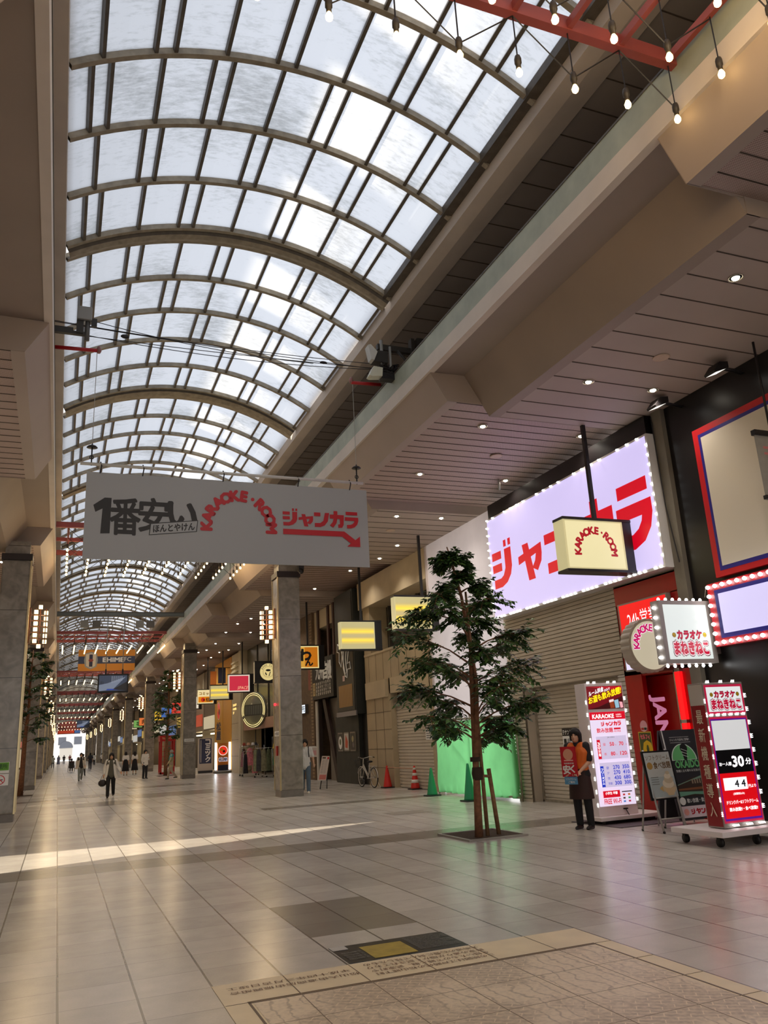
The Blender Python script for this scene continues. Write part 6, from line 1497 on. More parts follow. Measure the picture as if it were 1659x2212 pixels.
# ---------------------------------------------------------------- boutique racks
def garment(loc, c, h, label, wz=0.2, rz=0.0, long_=1.0):
    t = thing('garment', label, 'clothes', loc, rz, group='clothes on the boutique racks')
    mb = MB(); m = pm(c, 0.8, noise=0.3, scale=12)
    ring_ = [(0.03, 0), (0.5, -0.06), (0.62, -0.25), (0.8, -0.6), (1.0, -1.0)]
    pr = []
    for k, (rr, z) in enumerate(ring_):
        pr.append((rr, z*h))
    prev = None
    for rr, z in pr:
        q = [mb.bm.verts.new((rr*wz*math.cos(2*PI*j/12)*(1+0.1*math.sin(j*2.7)), rr*0.09*math.sin(2*PI*j/12), z)) for j in range(12)]
        if prev:
            for j in range(12):
                f = mb.bm.faces.new((prev[j], prev[(j+1) % 12], q[(j+1) % 12], q[j])); f.material_index = mb.mi(m); f.smooth = True
        prev = q
    o = mb.build('cloth'); local(o, t)
    mb = MB(); mb.tube([(0, 0, 0.0), (0, 0, 0.06), (0.02, 0, 0.08)], 0.006, 4, INK); local(mb.build('hanger'), t)
def garment_rack(cx, cy, h, rr, label):
    t = thing('garment_rack', label, 'clothes rack', (cx, cy, 0), group='garment racks of the boutique')
    mb = MB(); mb.tube([(rr*math.cos(2*PI*k/20), rr*math.sin(2*PI*k/20), h) for k in range(20)], 0.014, 6, CHROME, closed=True); mb.tube([(0, 0, 0.1), (0, 0, h+0.15)], 0.02, 8, CHROME)
    for k in range(4): mb.tube([(0, 0, h), (rr*math.cos(k*PI/2), rr*math.sin(k*PI/2), h)], 0.01, 5, CHROME); mb.tube([(0, 0, 0.1), (rr*math.cos(k*PI/2), rr*math.sin(k*PI/2), 0.1)], 0.014, 5, WHITE); mb.ball((rr*math.cos(k*PI/2), rr*math.sin(k*PI/2), 0.05), 0.045, INK, 8, 6)
    local(mb.build('rack'), t)
garment_rack(10.0, 42.6, 1.45, 0.5, 'round chrome garment rack hung with olive patterned clothes')
gc = [((120, 124, 92), 'olive'), ((104, 108, 80), 'dark olive'), ((134, 134, 104), 'pale olive'), ((60, 58, 62), 'charcoal'), ((126, 122, 96), 'mossy'), ((90, 96, 70), 'green grey'), ((140, 140, 116), 'greyish green'), ((44, 42, 46), 'black')]
for k, (c, n_) in enumerate(gc):
    a_ = PI+2*PI*(k-1.5)/12
    garment((10.0+0.5*math.cos(a_), 42.6+0.5*math.sin(a_)*0.9, 1.42), c, 1.1, f'{n_} dress on the round chrome garment rack', 0.2, a_+PI/2)
garment((9.55, 44.0, 1.5), (214, 130, 140), 0.9, 'pink shawl hanging left of the olive clothes', 0.26); garment((9.3, 43.9, 1.2), (30, 28, 34), 1.0, 'black trousers hanging below the pink shawl', 0.14); garment((9.75, 43.7, 1.25), (206, 120, 126), 1.05, 'rose striped dress beside the pink shawl', 0.16); garment((9.46, 45.4, 1.3), (150, 100, 110), 0.8, 'dusty pink scarf at the left post of the wire shelf', 0.13)
garment((10.35, 41.4, 1.9), (220, 190, 50), 0.5, 'yellow top hanging above a green skirt by the pillar', 0.2); garment((10.35, 41.45, 1.35), (30, 110, 70), 0.75, 'green skirt hanging below the yellow top by the pillar', 0.22)
for (pts_, lb) in (([(9.2, 44.02, 1.3), (9.85, 43.72, 1.33)], 'low straight garment rail under the pink shawl'), ([(10.15, 41.42, 1.43), (10.55, 41.42, 1.43)], 'slim upright rail carrying the yellow top and green skirt')):
    t = thing('garment_rail', lb, 'clothes rail', ((pts_[0][0]+pts_[1][0])/2, pts_[0][1], 0), group=None)
    mb = MB(); mb.tube(pts_, 0.012, 6, CHROME)
    for p in pts_: mb.tube([(p[0], p[1], 0.0), p], 0.014, 6, CHROME)
    if pts_[0][0] > 10:
        mb.tube([(10.15, 41.42, 1.43), (10.15, 41.42, 1.98), (10.55, 41.42, 1.98), (10.55, 41.42, 1.43)], 0.012, 6, CHROME)
    else:
        mb.tube([(9.3, 43.97, 1.3), (9.3, 43.97, 1.58), (9.7, 43.97, 1.58)], 0.012, 6, CHROME)
    adopt(mb.build('rail'), t)
t = thing('display_shelf', 'wire display shelf stacked with bags and hats at the boutique', 'shelf', (9.9, 45.8, 0), group=None)
mb = MB()
for x in (9.45, 10.35):
    for y in (45.5, 46.1): mb.tube([(x, y, 0.08), (x, y, 1.7)], 0.015, 6, CHROME); mb.ball((x, y, 0.05), 0.05, INK, 8, 6)
for z in (0.2, 0.7, 1.15, 1.6): mb.box(9.45, 10.35, 45.5, 46.1, z, z+0.02, CHROME)
adopt(mb.build('frame'), t)
bc = [((170, 140, 110), 'tan'), ((196, 170, 140), 'beige'), ((140, 70, 50), 'rust'), ((120, 100, 80), 'brown'), ((206, 190, 170), 'cream'), ((150, 110, 80), 'caramel'), ((90, 60, 50), 'dark brown'), ((200, 150, 130), 'salmon'), ((170, 90, 60), 'copper')]
for k, (c, n_) in enumerate(bc):
    x = 9.6+0.3*(k % 3); z = 0.22+0.475*(k//3)
    t = thing('shoulder_bag', f'{n_} bag on the {("bottom", "middle", "upper")[k//3]} tier of the wire display shelf', 'bag', (x, 45.75, z+0.02), group='bags on the wire shelf')
    mb = MB(); mb.ball((0, 0, 0.13), 0.13, pm(c, 0.7, noise=0.2, scale=20), 10, 8, (0.95, 0.8, 1.0)); local(mb.build('pouch'), t); mb = MB(); mb.tube([(-0.08, 0, 0.22), (0, 0, 0.34), (0.08, 0, 0.22)], 0.01, 5, pm(c, 0.7)); local(mb.build('strap'), t)
for k, (x, c, n_) in enumerate(((9.6, (150, 60, 40), 'rust'), (9.85, (206, 160, 130), 'peach'), (10.1, (226, 222, 216), 'white'), (10.25, (60, 60, 66), 'charcoal'))):
    t = thing('sun_hat', f'{n_} brimmed hat on top of the wire display shelf', 'hat', (x, 45.7, 1.62), group='hats on the wire shelf')
    mb = MB(); mb.lathe([(0.17, 0.0), (0.16, 0.02), (0.09, 0.03), (0.085, 0.12), (0.05, 0.15), (0, 0.15)], n=16, m=pm(c, 0.8)); local(mb.build('hat'), t)
# shop signs on the pavement further on
t = thing('lit_pylon_sign', 'free-standing sign with two white light tubes and a red disc before the yellow shop', 'sign', (9.95, 54.0, 0))
mb = MB(); mb.lathe([(0.62, 0.02), (0.6, 0.12), (0.5, 0.16), (0, 0.16)], (9.95, 54.0, 0), 20, pm((110, 106, 100), 0.5)); adopt(mb.build('base'), t)
mb = MB(); mb.box(9.6, 10.3, 53.9, 54.1, 0.16, 1.85, pm((190, 110, 30), 0.5)); mb.box(9.62, 10.28, 53.88, 53.92, 0.16, 0.5, pm((30, 30, 60), 0.5)); adopt(mb.build('body'), t)
for x in (9.5, 10.4):
    mb = MB(); mb.box(x-0.045, x+0.045, 53.85, 54.1, 0.2, 1.9, em((240, 248, 255), 2.4)); adopt(mb.build('light_tube'), t)
a = front_art(53.88, 9.6, 10.3, 0.5, 1.85); a.disc(0.5, 0.66, 0.3, em((255, 220, 210), 0.9)); a.disc(0.5, 0.66, 0.26, em((220, 44, 24), 0.9)); a.disc(0.38, 0.7, 0.08, YEL); a.disc(0.58, 0.62, 0.08, INK); a.text('松屋', 0.1, 0.16, 0.9, 0.34, em((230, 226, 246), 0.8, False), 0.08); a.text('松屋', 0.12, 0.17, 0.88, 0.33, pm((30, 26, 80), 0.5), 0.04); a.build('face', t)
t = thing('standing_sign', 'blue standing board with white lettering read sideways beside the yellow shop', 'sign', (9.3, 56.5, 0))
mb = MB(); mb.box(8.75, 9.75, 56.5, 56.62, 0.15, 2.25, pm((190, 180, 166), 0.5)); mb.box(8.8, 9.7, 56.3, 56.8, 0, 0.15, INK); adopt(mb.build('board'), t)
a = front_art(56.5, 8.85, 9.65, 0.6, 2.2); a.rect(0, 0, 1, 1, pm((34, 40, 74), 0.5)); a.vtext('コミック', 0.5, 0.05, 0.9, 0.98, WHITE, 0.05); a.rect(0.1, 0.05, 0.14, 0.95, PALE); a.build('lettering', t)
t = thing('bunting_pair', 'yellow and dark hanging flags high on the yellow shop front', 'flags', (10.2, 54.5, 6)); mb = MB(); mb.box(9.7, 10.2, 54.4, 54.43, 5.7, 6.7, pm((40, 40, 70), 0.6), M=Matrix.Identity(4)); mb.box(9.2, 9.6, 54.5, 54.53, 5.6, 6.5, pm((226, 130, 50), 0.6)); mb.tube([(8.9, 54.45, 6.72), (10.5, 54.45, 6.72)], 0.02, 6, INK); adopt(mb.build('flag'), t)
# ================================================================== people
def _sph():
    b = bmesh.new(); bmesh.ops.create_icosphere(b, subdivisions=2, radius=1.0); p = [v.co.copy() for v in b.verts]; b.free(); return p
SPH = _sph()
def rc_hull(bm, p0, r0, p1, r1):
    """round cone between two spheres"""
    vs = [bm.verts.new(p+q*r) for p, r in ((p0, r0), (p1, r1)) for q in SPH]
    bmesh.ops.convex_hull(bm, input=vs)
    bmesh.ops.delete(bm, geom=[v for v in bm.verts if not v.link_faces], context='VERTS')
    bmesh.ops.recalc_face_normals(bm, faces=bm.faces[:])
def ell(bm, c, s, rot=None):
    M = Matrix.Translation(c) @ (rot.to_matrix().to_4x4() if rot else Matrix.Identity(4)) @ Matrix.Diagonal((*s, 1))
    bmesh.ops.create_icosphere(bm, subdivisions=3, radius=1.0, matrix=M)
def fuse(name, cones, ells, vox, mat, parent, smooth=6):
    """one continuous surface grown from overlapping rounded volumes"""
    bm = bmesh.new()
    for c in cones:
        b2 = bmesh.new(); rc_hull(b2, Vector(c[0]), c[1], Vector(c[2]), c[3]); me = bpy.data.meshes.new('tmp'); b2.to_mesh(me); b2.free(); bm.from_mesh(me); bpy.data.meshes.remove(me)
    for e in ells: ell(bm, *e)
    me = bpy.data.meshes.new(name); bm.to_mesh(me); bm.free()
    o = bpy.data.objects.new(name, me); COL.objects.link(o)
    m = o.modifiers.new('r', 'REMESH'); m.mode = 'VOXEL'; m.voxel_size = vox; m.use_smooth_shade = True
    s = o.modifiers.new('s', 'SMOOTH'); s.factor = 0.5; s.iterations = smooth
    dg = bpy.context.evaluated_depsgraph_get()
    nm = bpy.data.meshes.new_from_object(o.evaluated_get(dg))
    o.modifiers.clear(); o.data = nm; nm.name = name
    nm.materials.clear(); nm.materials.append(mat)
    for p in nm.polygons: p.use_smooth = True
    bpy.data.meshes.remove(me)
    return local(o, parent)
def V(*a): return Vector(a)
def hand(cones, ells, wrist, d, side, palm_n, curl=0.5, k=1.0):
    """palm, four fingers of unequal length and a thumb"""
    d = d.normalized(); s = d.cross(palm_n).normalized(); n = s.cross(d)
    c = wrist + d*0.045*k
    cones.append((wrist, 0.023*k, wrist+d*0.07*k, 0.026*k)); cones.append((wrist+d*0.03*k+s*0.018*k, 0.018*k, wrist+d*0.075*k+s*0.022*k, 0.015*k)); cones.append((wrist+d*0.03*k-s*0.018*k, 0.018*k, wrist+d*0.075*k-s*0.022*k, 0.015*k))
    for i, L_ in enumerate((0.062, 0.074, 0.07, 0.055)):
        o = wrist+d*0.08*k+s*(0.03-0.02*i)*k*side
        a1 = d*math.cos(curl*0.7)+n*math.sin(curl*0.7); a2 = d*math.cos(curl*1.7)+n*math.sin(curl*1.7)
        m = o+a1*L_*0.55*k; cones.append((o, 0.0095*k, m, 0.0088*k)); cones.append((m, 0.0088*k, m+a2*L_*0.5*k, 0.0072*k))
    t0 = wrist+d*0.025*k+s*0.022*k*side; t1 = t0+(d*0.55+s*side*0.75+n*0.35).normalized()*0.04*k; cones.append((t0, 0.014*k, t1, 0.0105*k)); cones.append((t1, 0.0105*k, t1+(d*0.9+n*0.5+s*side*0.1).normalized()*0.03*k, 0.0085*k))
SKIN = (206, 160, 130)
def person(loc, rz, label, H=1.68, top=(230, 228, 224), bot=(40, 40, 46), hair=(24, 20, 20), hair_len=0, skirt=0, sleeve=0.55, pose='stand', arms=None, vest=None, apron=None, hat=None, shawl=None, coat=None, skin=SKIN, vox=0.016, shoes=(30, 28, 28), legs=None, head_yaw=0.0, female=False, bag=None, backpack=False, long_top=0.0):
    """a figure facing -y; arms: ((elbow, wrist), (elbow, wrist)) offsets from each shoulder"""
    t = thing('person', label, 'person', loc, rz)
    k = H/1.70
    def S(p): return Vector(p)*k
    sw = 0.155 if female else 0.178
    hipz, shz = 0.90, 1.385
    hip = [V(-0.09, 0, hipz), V(0.09, 0, hipz)]
    L = legs or {'stand': [((-0.1, 0.0, 0.49), (-0.105, 0.02, 0.085)), ((0.1, 0.0, 0.49), (0.105, 0.02, 0.085))],
         'walk': [((-0.095, -0.14, 0.5), (-0.095, -0.2, 0.09)), ((0.095, 0.03, 0.48), (0.095, 0.3, 0.15))],
         'walk2': [((-0.095, 0.04, 0.49), (-0.095, 0.26, 0.13)), ((0.095, -0.12, 0.5), (0.095, -0.18, 0.09))],
         'sit': [((-0.1, -0.42, 0.52), (-0.1, -0.42, 0.12)), ((0.1, -0.42, 0.52), (0.1, -0.42, 0.12))]}[pose]
    if pose == 'sit':
        hipz, shz = 0.5, 0.98; hip = [V(-0.09, 0, hipz), V(0.09, 0, hipz)]
    sh = [V(-sw, 0.0, shz), V(sw, 0.0, shz)]
    A = arms or (((-0.05, 0.03, -0.27), (-0.06, -0.05, -0.5)), ((0.05, 0.03, -0.27), (0.06, -0.05, -0.5)))
    if pose.startswith('walk') and arms is None:
        A = (((-0.06, 0.08, -0.26), (-0.07, 0.04, -0.5)), ((0.06, -0.05, -0.27), (0.07, -0.2, -0.47)))
    C, E = [], []
    # trunk, neck, head
    waist = V(0, 0.0, (hipz*0.55+shz*0.45)); chest = V(0, 0, shz-0.11)
    C += [(S((-0.06, 0, hipz)), 0.1*k, S((-0.05, 0, waist.z)), 0.092*k), (S((0.06, 0, hipz)), 0.1*k, S((0.05, 0, waist.z)), 0.092*k), (S((-0.05, 0, waist.z)), 0.092*k, S((-0.08, 0, chest.z)), 0.105*k), (S((0.05, 0, waist.z)), 0.092*k, S((0.08, 0, chest.z)), 0.105*k)]
    for s_ in (0, 1): C.append((S((sh[s_].x*0.45, 0, chest.z+0.03)), 0.09*k, S(sh[s_]), 0.056*k))
    C.append((S((0, 0.005, shz+0.0)), 0.058*k, S((0, -0.01, shz+0.12)), 0.048*k))
    hz = shz+0.176
    Rh = Euler((0, 0, head_yaw))
    def Hd(p): return S(V(0, -0.012, hz) + Rh.to_matrix() @ V(*p))
    E += [(Hd((0, 0.012, 0.03)), (0.079*k, 0.096*k, 0.098*k), Rh), (Hd((0, -0.022, -0.045)), (0.061*k, 0.066*k, 0.07*k), Rh)]
    E += [(Hd((0, -0.092, -0.022)), (0.012*k, 0.018*k, 0.016*k), Rh), (Hd((0, -0.088, 0.0)), (0.009*k, 0.012*k, 0.026*k), Rh), (Hd((-0.077, 0.012, -0.012)), (0.012*k, 0.018*k, 0.03*k), Rh), (Hd((0.077, 0.012, -0.012)), (0.012*k, 0.018*k, 0.03*k), Rh), (Hd((0, -0.076, -0.078)), (0.03*k, 0.018*k, 0.02*k), Rh), (Hd((0, -0.084, -0.056)), (0.022*k, 0.012*k, 0.009*k), Rh)]
    # limbs
    for s_ in (0, 1):
        kn, an = V(*L[s_][0]), V(*L[s_][1])
        C += [(S(hip[s_]), 0.088*k, S(kn), 0.056*k), (S(kn), 0.055*k, S(kn.lerp(an, 0.35)), 0.054*k), (S(kn.lerp(an, 0.35)), 0.054*k, S(an), 0.035*k), (S(an+V(0, 0.03, -0.045)), 0.036*k, S(an+V(0, -0.13, -0.06)), 0.024*k)]
        el, wr = sh[s_]+V(*A[s_][0]), sh[s_]+V(*A[s_][1])
        C += [(S(sh[s_]), 0.05*k, S(el), 0.04*k), (S(el), 0.04*k, S(el.lerp(wr, 0.3)), 0.04*k), (S(el.lerp(wr, 0.3)), 0.04*k, S(wr), 0.026*k)]
        d = (wr-el).normalized(); hand(C, E, S(wr), d, 1 if s_ == 0 else -1, V(0, -1, 0) if abs(d.y) < 0.8 else V(0, 0, 1), 0.55, k)
    fuse('body', C, E, min(vox, 0.0085) if vox < 0.012 else vox, pm(skin, 0.5), t, 4)
    hv = max(vox*0.8, 0.008)
    # hair
    HC, HE = [], [(Hd((0, 0.022, 0.045)), (0.092*k, 0.106*k, 0.098*k), Rh)]
    for x in (-0.06, -0.03, 0.0, 0.03, 0.06): HE.append((Hd((x*0.95, -0.05, 0.048)), (0.042*k, 0.036*k, 0.044*k), Rh))
    for s_ in (-1, 1): HC.append((Hd((s_*0.078, -0.025, 0.045)), 0.026*k, Hd((s_*0.083, 0.005, -0.035-0.9*hair_len)), 0.023*k)); HC.append((Hd((s_*0.05, 0.07, 0.03)), 0.045*k, Hd((s_*0.055, 0.075, -0.06-hair_len)), 0.038*k))
    HC.append((Hd((0, 0.08, 0.03)), 0.05*k, Hd((0, 0.085, -0.07-hair_len)), 0.042*k))
    if not hat: fuse('hair', HC, HE, hv, pm(hair, 0.75, noise=0.35, scale=60, bump=0.5), t, 2)
    if vox < 0.02 and not (abs(head_yaw) > 2):
        mb = MB(); dk = pm((26, 20, 18), 0.3)
        for s_ in (-1, 1):
            mb.ball(Hd((s_*0.031, -0.078, 0.004)), 0.011*k, dk, 8, 6, (1.2, 0.5, 0.6)); mb.ball(Hd((s_*0.031, -0.08, 0.026)), 0.014*k, pm(hair, 0.6), 8, 5, (1.2, 0.4, 0.25))
        mb.ball(Hd((0, -0.0945, -0.058)), 0.015*k, pm((150, 84, 76), 0.5), 8, 5, (1.3, 0.35, 0.35)); local(mb.build('face'), t)
    # clothes follow the body
    inf = 0.014*k
    C, E = [], []
    lowz = hipz-0.04-long_top
    hem = lowz+(0.12 if skirt else 0.0); hr = 0.1*k if skirt else 0.117*k
    C += [(S((-0.065, 0, hem)), hr+inf, S((-0.05, 0, waist.z)), 0.098*k+inf), (S((0.065, 0, hem)), hr+inf, S((0.05, 0, waist.z)), 0.098*k+inf), (S((0, -0.01, hem-0.02)), hr+inf, S((0, 0, waist.z)), 0.1*k+inf), (S((-0.05, 0, waist.z)), 0.096*k+inf, S((-0.08, 0, chest.z)), 0.107*k+inf), (S((0.05, 0, waist.z)), 0.096*k+inf, S((0.08, 0, chest.z)), 0.107*k+inf)]
    for s_ in (0, 1):
        C.append((S((sh[s_].x*0.45, 0, chest.z+0.03)), 0.09*k+inf, S(sh[s_]), 0.058*k+inf))
        el, wr = sh[s_]+V(*A[s_][0]), sh[s_]+V(*A[s_][1])
        if sleeve <= 0.6: C.append((S(sh[s_]), 0.054*k+inf, S(sh[s_].lerp(el, sleeve/0.6)), 0.05*k+inf))
        else: C += [(S(sh[s_]), 0.054*k+inf, S(el), 0.043*k+inf), (S(el), 0.043*k+inf, S(el.lerp(wr, 0.92)), 0.03*k+inf)]
    C.append((S((0, 0.008, shz+0.0)), 0.072*k, S((0, 0.0, shz+0.06)), 0.06*k))
    fuse('shirt', C, E, hv*1.15, pm(top, 0.75, noise=0.08, scale=9), t, 3)
    if skirt:
        mb = MB(); n = 28; rings = []
        zs = [(waist.z+0.03, 0.152), (hipz+0.02, 0.185), (0.62, 0.215), (max(0.3, 0.92-skirt), 0.26)]
        prev = None
        for z, r_ in zs:
            q = [mb.bm.verts.new(S((r_*math.cos(2*PI*j/n)*(1+0.06*math.sin(5*2*PI*j/n)*(1 if z < 0.8 else 0)), r_*0.82*math.sin(2*PI*j/n), z))) for j in range(n)]
            if prev:
                for j in range(n): f = mb.bm.faces.new((prev[j], prev[(j+1) % n], q[(j+1) % n], q[j])); f.smooth = True
            prev = q
        mb.bm.faces.new(prev)
        local(mb.build('skirt', pm(bot, 0.8, noise=0.1)), t)
    else:
        C = [(S((-0.06, 0, hipz+0.07)), 0.1*k+inf, S(hip[0]), 0.1*k+inf), (S((0.06, 0, hipz+0.07)), 0.1*k+inf, S(hip[1]), 0.1*k+inf)]
        for s_ in (0, 1):
            kn, an = V(*L[s_][0]), V(*L[s_][1])
            C += [(S(hip[s_]), 0.092*k+inf, S(kn), 0.064*k+inf), (S(kn), 0.064*k+inf, S(an+V(0, 0, 0.0)), 0.05*k+inf)]
        fuse('trousers', C, [], hv*1.15, pm(bot, 0.8, noise=0.1, scale=9), t, 3)
    for s_ in (0, 1):
        an = V(*L[s_][1])
        fuse('shoe', [(S(an+V(0, 0.035, -0.05)), 0.044*k, S(an+V(0, -0.06, -0.052)), 0.042*k), (S(an+V(0, -0.06, -0.052)), 0.042*k, S(an+V(0, -0.145, -0.062)), 0.03*k)], [], hv, pm(shoes, 0.5), t, 2)
    if vest:
        C = [(S((-0.06, 0, hipz+0.02)), 0.125*k, S((-0.05, 0, waist.z)), 0.12*k), (S((0.06, 0, hipz+0.02)), 0.125*k, S((0.05, 0, waist.z)), 0.12*k), (S((-0.05, 0, waist.z)), 0.125*k, S((-0.085, 0, chest.z)), 0.14*k), (S((0.05, 0, waist.z)), 0.125*k, S((0.085, 0, chest.z)), 0.14*k), (S((-0.085, 0, chest.z)), 0.135*k, S((-0.1, 0.0, shz-0.03)), 0.1*k), (S((0.085, 0, chest.z)), 0.135*k, S((0.1, 0.0, shz-0.03)), 0.1*k)]
        fuse('vest', C, [], hv*1.15, pm(vest, 0.6, noise=0.08), t, 3)
    if apron:
        mb = MB(); n = 26; prev = None
        for z, r_ in ((hipz+0.1, 0.165), (hipz-0.05, 0.195), (0.65, 0.215), (0.5, 0.225)):
            q = [mb.bm.verts.new(S((r_*math.cos(2*PI*j/n), (r_*0.78)*math.sin(2*PI*j/n)-0.01, z))) for j in range(n)]
            if prev:
                for j in range(n): f = mb.bm.faces.new((prev[j], prev[(j+1) % n], q[(j+1) % n], q[j])); f.smooth = True
            prev = q
        local(mb.build('apron', pm(apron, 0.8, noise=0.1)), t)
    if coat:
        for s_ in (-1, 1):
            mb = MB(); n = 8; prev = None
            for z, x0, x1, y_ in ((shz+0.02, 0.06, 0.17, -0.07), (chest.z-0.05, 0.08, 0.215, -0.1), (waist.z, 0.09, 0.22, -0.1), (hipz-0.02, 0.12, 0.27, -0.1), (hipz-0.18, 0.16, 0.36, -0.07)):
                q = []
                for j in range(n+1):
                    u = j/n; x = x0+(x1-x0)*u; q.append(mb.bm.verts.new(S((s_*x, y_-0.04+0.22*u*u+0.02*math.sin(u*9), z))))
                if prev:
                    for j in range(n): f = mb.bm.faces.new((prev[j], prev[j+1], q[j+1], q[j])); f.smooth = True
                prev = q
            local(mb.build('coat_front', pm(coat, 0.7)), t)
        C = []
        for s_ in (0, 1):
            el, wr = sh[s_]+V(*A[s_][0]), sh[s_]+V(*A[s_][1]); C += [(S(sh[s_]), 0.074*k, S(el), 0.064*k), (S(el), 0.064*k, S(el.lerp(wr, 0.85)), 0.052*k)]
        C += [(S((-0.08, 0.03, chest.z)), 0.122*k, S((-0.07, 0.06, hipz-0.1)), 0.13*k), (S((0.08, 0.03, chest.z)), 0.122*k, S((0.07, 0.06, hipz-0.1)), 0.13*k)]
        fuse('coat', C, [], hv*1.3, pm(coat, 0.7), t, 3)
    if hat:
        mb = MB(); mb.lathe([(0.15, -0.01), (0.14, 0.01), (0.098, 0.025), (0.095, 0.09), (0.06, 0.125), (0, 0.13)], Hd((0, 0.01, 0.03)), 18, pm(hat, 0.8)); local(mb.build('hat'), t)
    if shawl:
        fuse('shawl', [(S((-0.13, 0, shz-0.02)), 0.1*k, S((0.13, 0, shz-0.02)), 0.1*k), (S((-0.12, -0.02, shz-0.06)), 0.12*k, S((0, -0.07, chest.z-0.1)), 0.08*k), (S((0.12, -0.02, shz-0.06)), 0.12*k, S((0, -0.07, chest.z-0.1)), 0.08*k), (S((0, 0, shz+0.06)), 0.1*k, S((0, 0.02, shz)), 0.13*k)], [], hv*1.2, pm(shawl, 0.8), t, 3)
    if backpack:
        fuse('backpack', [(S((-0.08, 0.17, waist.z-0.05)), 0.09*k, S((-0.07, 0.16, chest.z)), 0.085*k), (S((0.08, 0.17, waist.z-0.05)), 0.09*k, S((0.07, 0.16, chest.z)), 0.085*k)], [], hv*1.3, pm((40, 40, 46), 0.7), t, 3)
        mb = MB()
        for s_ in (-1, 1): mb.tube([S((s_*0.1, 0.1, shz+0.02)), S((s_*0.115, -0.03, shz+0.065)), S((s_*0.115, -0.13, chest.z+0.02)), S((s_*0.13, -0.1, waist.z+0.02)), S((s_*0.13, 0.1, waist.z-0.03))], 0.016*k, 6, pm((40, 40, 46), 0.7))
        local(mb.build('strap'), t)
    return t, S, sh, A, k
# ---- the shop assistant with a board
t, S, sh, A, k = person((8.2, 11.95, 0), R(-62), 'shop assistant in orange vest and dark apron holding a red board', H=1.62, top=(34, 30, 34), bot=(20, 20, 22), vest=(226, 110, 30), apron=(52, 30, 26), hair_len=0.035, sleeve=0.5, vox=0.011, shoes=(36, 34, 34), head_yaw=R(6),
    arms=(((-0.02, 0.02, -0.27), (0.07, -0.2, -0.43)), ((0.02, 0.03, -0.27), (-0.07, -0.2, -0.43))))
brd = thing('hand_board', 'red upright board reading cheap in white, held by the shop assistant', 'board', (8.2, 11.95, 0), R(-62))
mb = MB(); mb.box(-0.17, 0.11, -0.28, -0.26, 0.84, 1.32, pm((186, 20, 34), 0.45)); mb.box(-0.14, 0.09, -0.28, -0.265, 0.72, 0.85, pm((90, 150, 190), 0.45)); local(mb.build('panel'), brd)
a = Art((-0.17, -0.28, 0.84), (1, 0, 0), VZ, 0.28, 0.48); a.rect(0.02, 0.01, 0.98, 0.99, pm((196, 24, 40), 0.45)); a.disc(0.5, 0.74, 0.09, pm((226, 160, 130), 0.5)); a.rect(0.2, 0.52, 0.8, 0.56, pm((236, 180, 170), 0.5)); a.text('地域最安値', 0.18, 0.42, 0.82, 0.47, WHITE, 0.02)
a.text('安', 0.1, 0.1, 0.56, 0.38, WHITE, 0.06); a.text('く', 0.58, 0.14, 0.84, 0.38, WHITE, 0.06); a.text('します', 0.66, 0.03, 0.95, 0.09, WHITE, 0.02); a.build('lettering', brd, False)
a = Art((-0.14, -0.281, 0.72), (1, 0, 0), VZ, 0.23, 0.12); a.text('ソフトクリーム', 0.1, 0.55, 0.92, 0.85, WHITE, 0.02); a.text('ご案内', 0.3, 0.15, 0.8, 0.45, WHITE, 0.02); a.build('lettering', brd, False)
# ---- woman walking towards the camera
t, S, sh, A, k = person((1.92, 33.2, 0), R(-6), 'woman in an open white coat and black trousers walking with a dark handbag', H=1.62, top=(86, 84, 72), bot=(22, 20, 22), coat=(226, 222, 214), hair_len=0.2, female=True, pose='walk', vox=0.014, shoes=(40, 36, 36),
    arms=(((-0.09, 0.04, -0.26), (-0.1, -0.02, -0.5)), ((0.11, 0.02, -0.24), (0.2, -0.06, -0.42))))
hb = thing('handbag', 'dark handbag carried by the woman in the white coat', 'bag', (1.62, 33.15, 0.42))
mb = MB(); mb.ball((0, 0, 0.12), 0.15, pm((34, 26, 24), 0.5), 12, 8, (1.0, 0.5, 0.85)); local(mb.build('pouch'), hb); mb = MB(); mb.tube([(-0.08, 0, 0.2), (0, 0, 0.42), (0.08, 0, 0.2)], 0.01, 5, pm((34, 26, 24), 0.5)); local(mb.build('handle'), hb)
# ---- man stepping out from behind the pillar
person((7.7, 26.9, 0), R(-16), 'man in a white t-shirt and jeans with a backpack stepping past the nearest right pillar', H=1.73, top=(222, 220, 218), bot=(92, 110, 128), pose='walk2', vox=0.016, shoes=(226, 222, 216), backpack=True, arms=(((-0.06, 0.05, -0.26), (-0.06, 0.0, -0.5)), ((0.07, 0.02, -0.26), (0.1, -0.1, -0.48))))
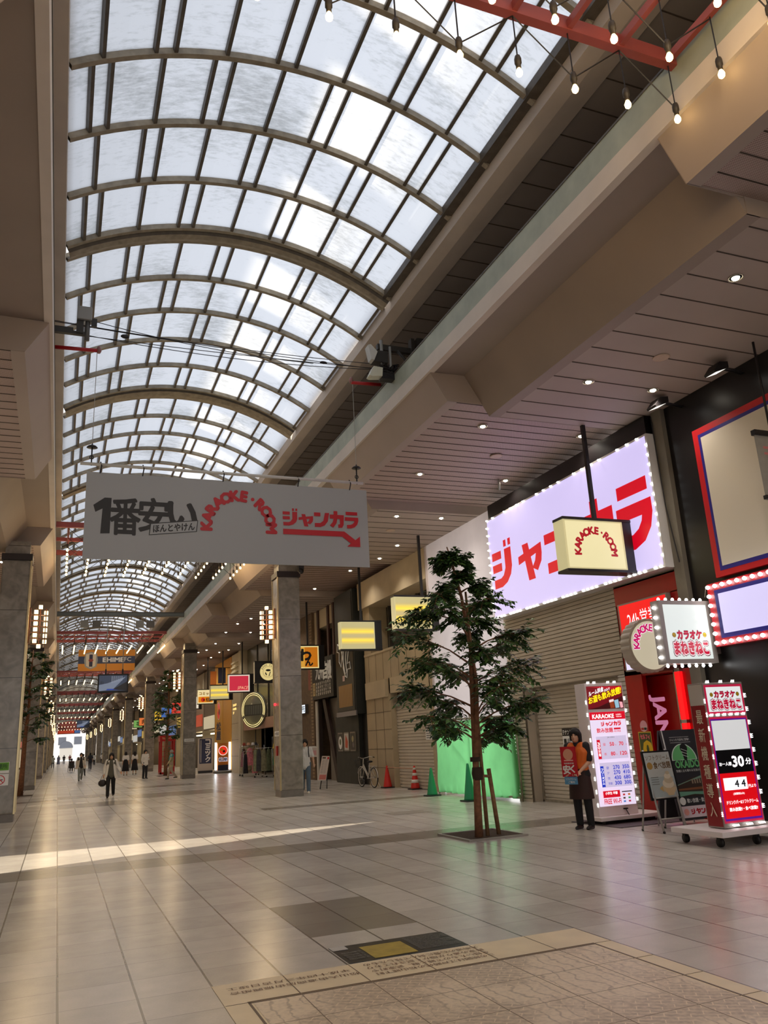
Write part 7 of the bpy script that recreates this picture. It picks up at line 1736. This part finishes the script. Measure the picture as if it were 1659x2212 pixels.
# ---- people further down the street
person((1.42, 56.6, 0), R(4), 'man in a pale open shirt over black and grey trousers walking towards the camera', H=1.72, top=(30, 28, 30), bot=(130, 136, 134), coat=(206, 198, 186), pose='walk', vox=0.022)
person((5.02, 52.9, 0), R(30), 'man in a white shirt and dark trousers standing and looking at his phone', H=1.7, top=(226, 222, 216), bot=(34, 34, 40), sleeve=0.9, pose='stand', vox=0.02, arms=(((-0.06, 0.0, -0.27), (-0.05, -0.04, -0.5)), ((0.05, -0.02, -0.26), (-0.08, -0.22, -0.2))))
person((6.1, 49.0, 0), R(-100), 'person in a turquoise shawl, grey sun hat and beige trousers walking past the red booth', H=1.58, top=(196, 184, 140), bot=(176, 158, 136), hat=(150, 146, 138), shawl=(90, 168, 176), pose='walk', female=True, vox=0.02, sleeve=0.9, long_top=0.1)
person((4.62, 63.0, 0), R(172), 'woman seen from behind in a white blouse and long straight black skirt', H=1.64, top=(230, 226, 220), bot=(24, 22, 26), skirt=0.82, female=True, hair_len=0.03, vox=0.024, head_yaw=0)
person((5.35, 64.3, 0), R(186), 'woman seen from behind in a white blouse and flared black skirt beside the phone user', H=1.64, top=(232, 228, 222), bot=(24, 22, 26), skirt=0.7, female=True, hair_len=0.12, vox=0.024)
person((3.35, 96.0, 0), R(180), 'man in a navy shirt and dark trousers walking away with a bag on his back', H=1.74, top=(44, 50, 66), bot=(36, 38, 46), pose='walk', backpack=True, vox=0.03)
person((9.55, 60.0, 0), R(150), 'person in a black top and bright green trousers by the blue standing board', H=1.64, top=(26, 24, 26), bot=(20, 120, 80), pose='stand', hair_len=0.06, vox=0.026)
far = [((1.9, 70.0), 150, (206, 204, 198), (44, 44, 50), 0, 'person in a pale shirt half hidden behind the man in the open shirt'), ((5.0, 128.0), 180, (228, 226, 220), (40, 40, 46), 0, 'distant person in a white shirt, first of a group walking away'), ((6.6, 140.0), 180, (232, 230, 226), (46, 40, 36), 0, 'distant person in a white shirt, second of a group walking away'), ((7.4, 146.0), 180, (226, 224, 220), (60, 44, 40), 0, 'distant person in a white shirt, third of a group walking away'), ((0.2, 143.0), 175, (120, 124, 150), (120, 124, 150), 0.75, 'distant person in a blue grey dress by the left pillars'), ((-0.5, 120.0), 170, (190, 196, 186), (110, 110, 110), 0, 'distant person in pale clothes close to the left pillars'), ((1.2, 170.0), 180, (60, 50, 50), (40, 36, 40), 0, 'tiny distant figure in dark clothes where the street ends'), ((2.3, 175.0), 0, (150, 80, 80), (50, 50, 56), 0, 'tiny distant figure in a reddish top where the street ends'), ((4.1, 118.0), 180, (150, 150, 150), (44, 42, 44), 0, 'distant person in grey beside the navy shirted man'), ((6.2, 108.0), 160, (186, 60, 50), (40, 38, 40), 0, 'distant person in a red top by the right row of pillars')]
for (x, y), rz, c1, c2, sk, lb in far:
    person((x, y, 0), R(rz), lb, H=1.66, top=c1, bot=c2, skirt=sk, pose='stand' if sk else 'walk', hair_len=0.05 if sk else 0, vox=0.034, female=bool(sk))
# ---- wheelchair user
person((1.36, 89.0, 0), R(180), 'person in a dark red and black top sitting in a wheelchair, seen from behind', H=1.68, top=(60, 26, 30), bot=(40, 40, 44), pose='sit', vox=0.03)
t = thing('wheelchair', 'wheelchair rolling away down the street near the left pillars', 'wheelchair', (1.36, 89.0, 0))
for s_ in (-1, 1):
    mb = MB(); mb.tube([(s_*0.3, 0.3*math.cos(2*PI*i/24)-0.05, 0.31+0.3*math.sin(2*PI*i/24)) for i in range(24)], 0.022, 6, INK, closed=True); local(mb.build('wheel'), t)
mb = MB(); mb.box(-0.24, 0.24, -0.28, -0.24, 0.4, 0.9, INK); mb.box(-0.24, 0.24, -0.25, 0.22, 0.36, 0.4, INK)
for s_ in (-1, 1): mb.tube([(s_*0.25, -0.3, 0.95), (s_*0.25, -0.25, 0.4), (s_*0.25, 0.3, 0.2), (s_*0.2, 0.45, 0.06)], 0.014, 6, CHROME)
local(mb.build('seat_frame'), t)
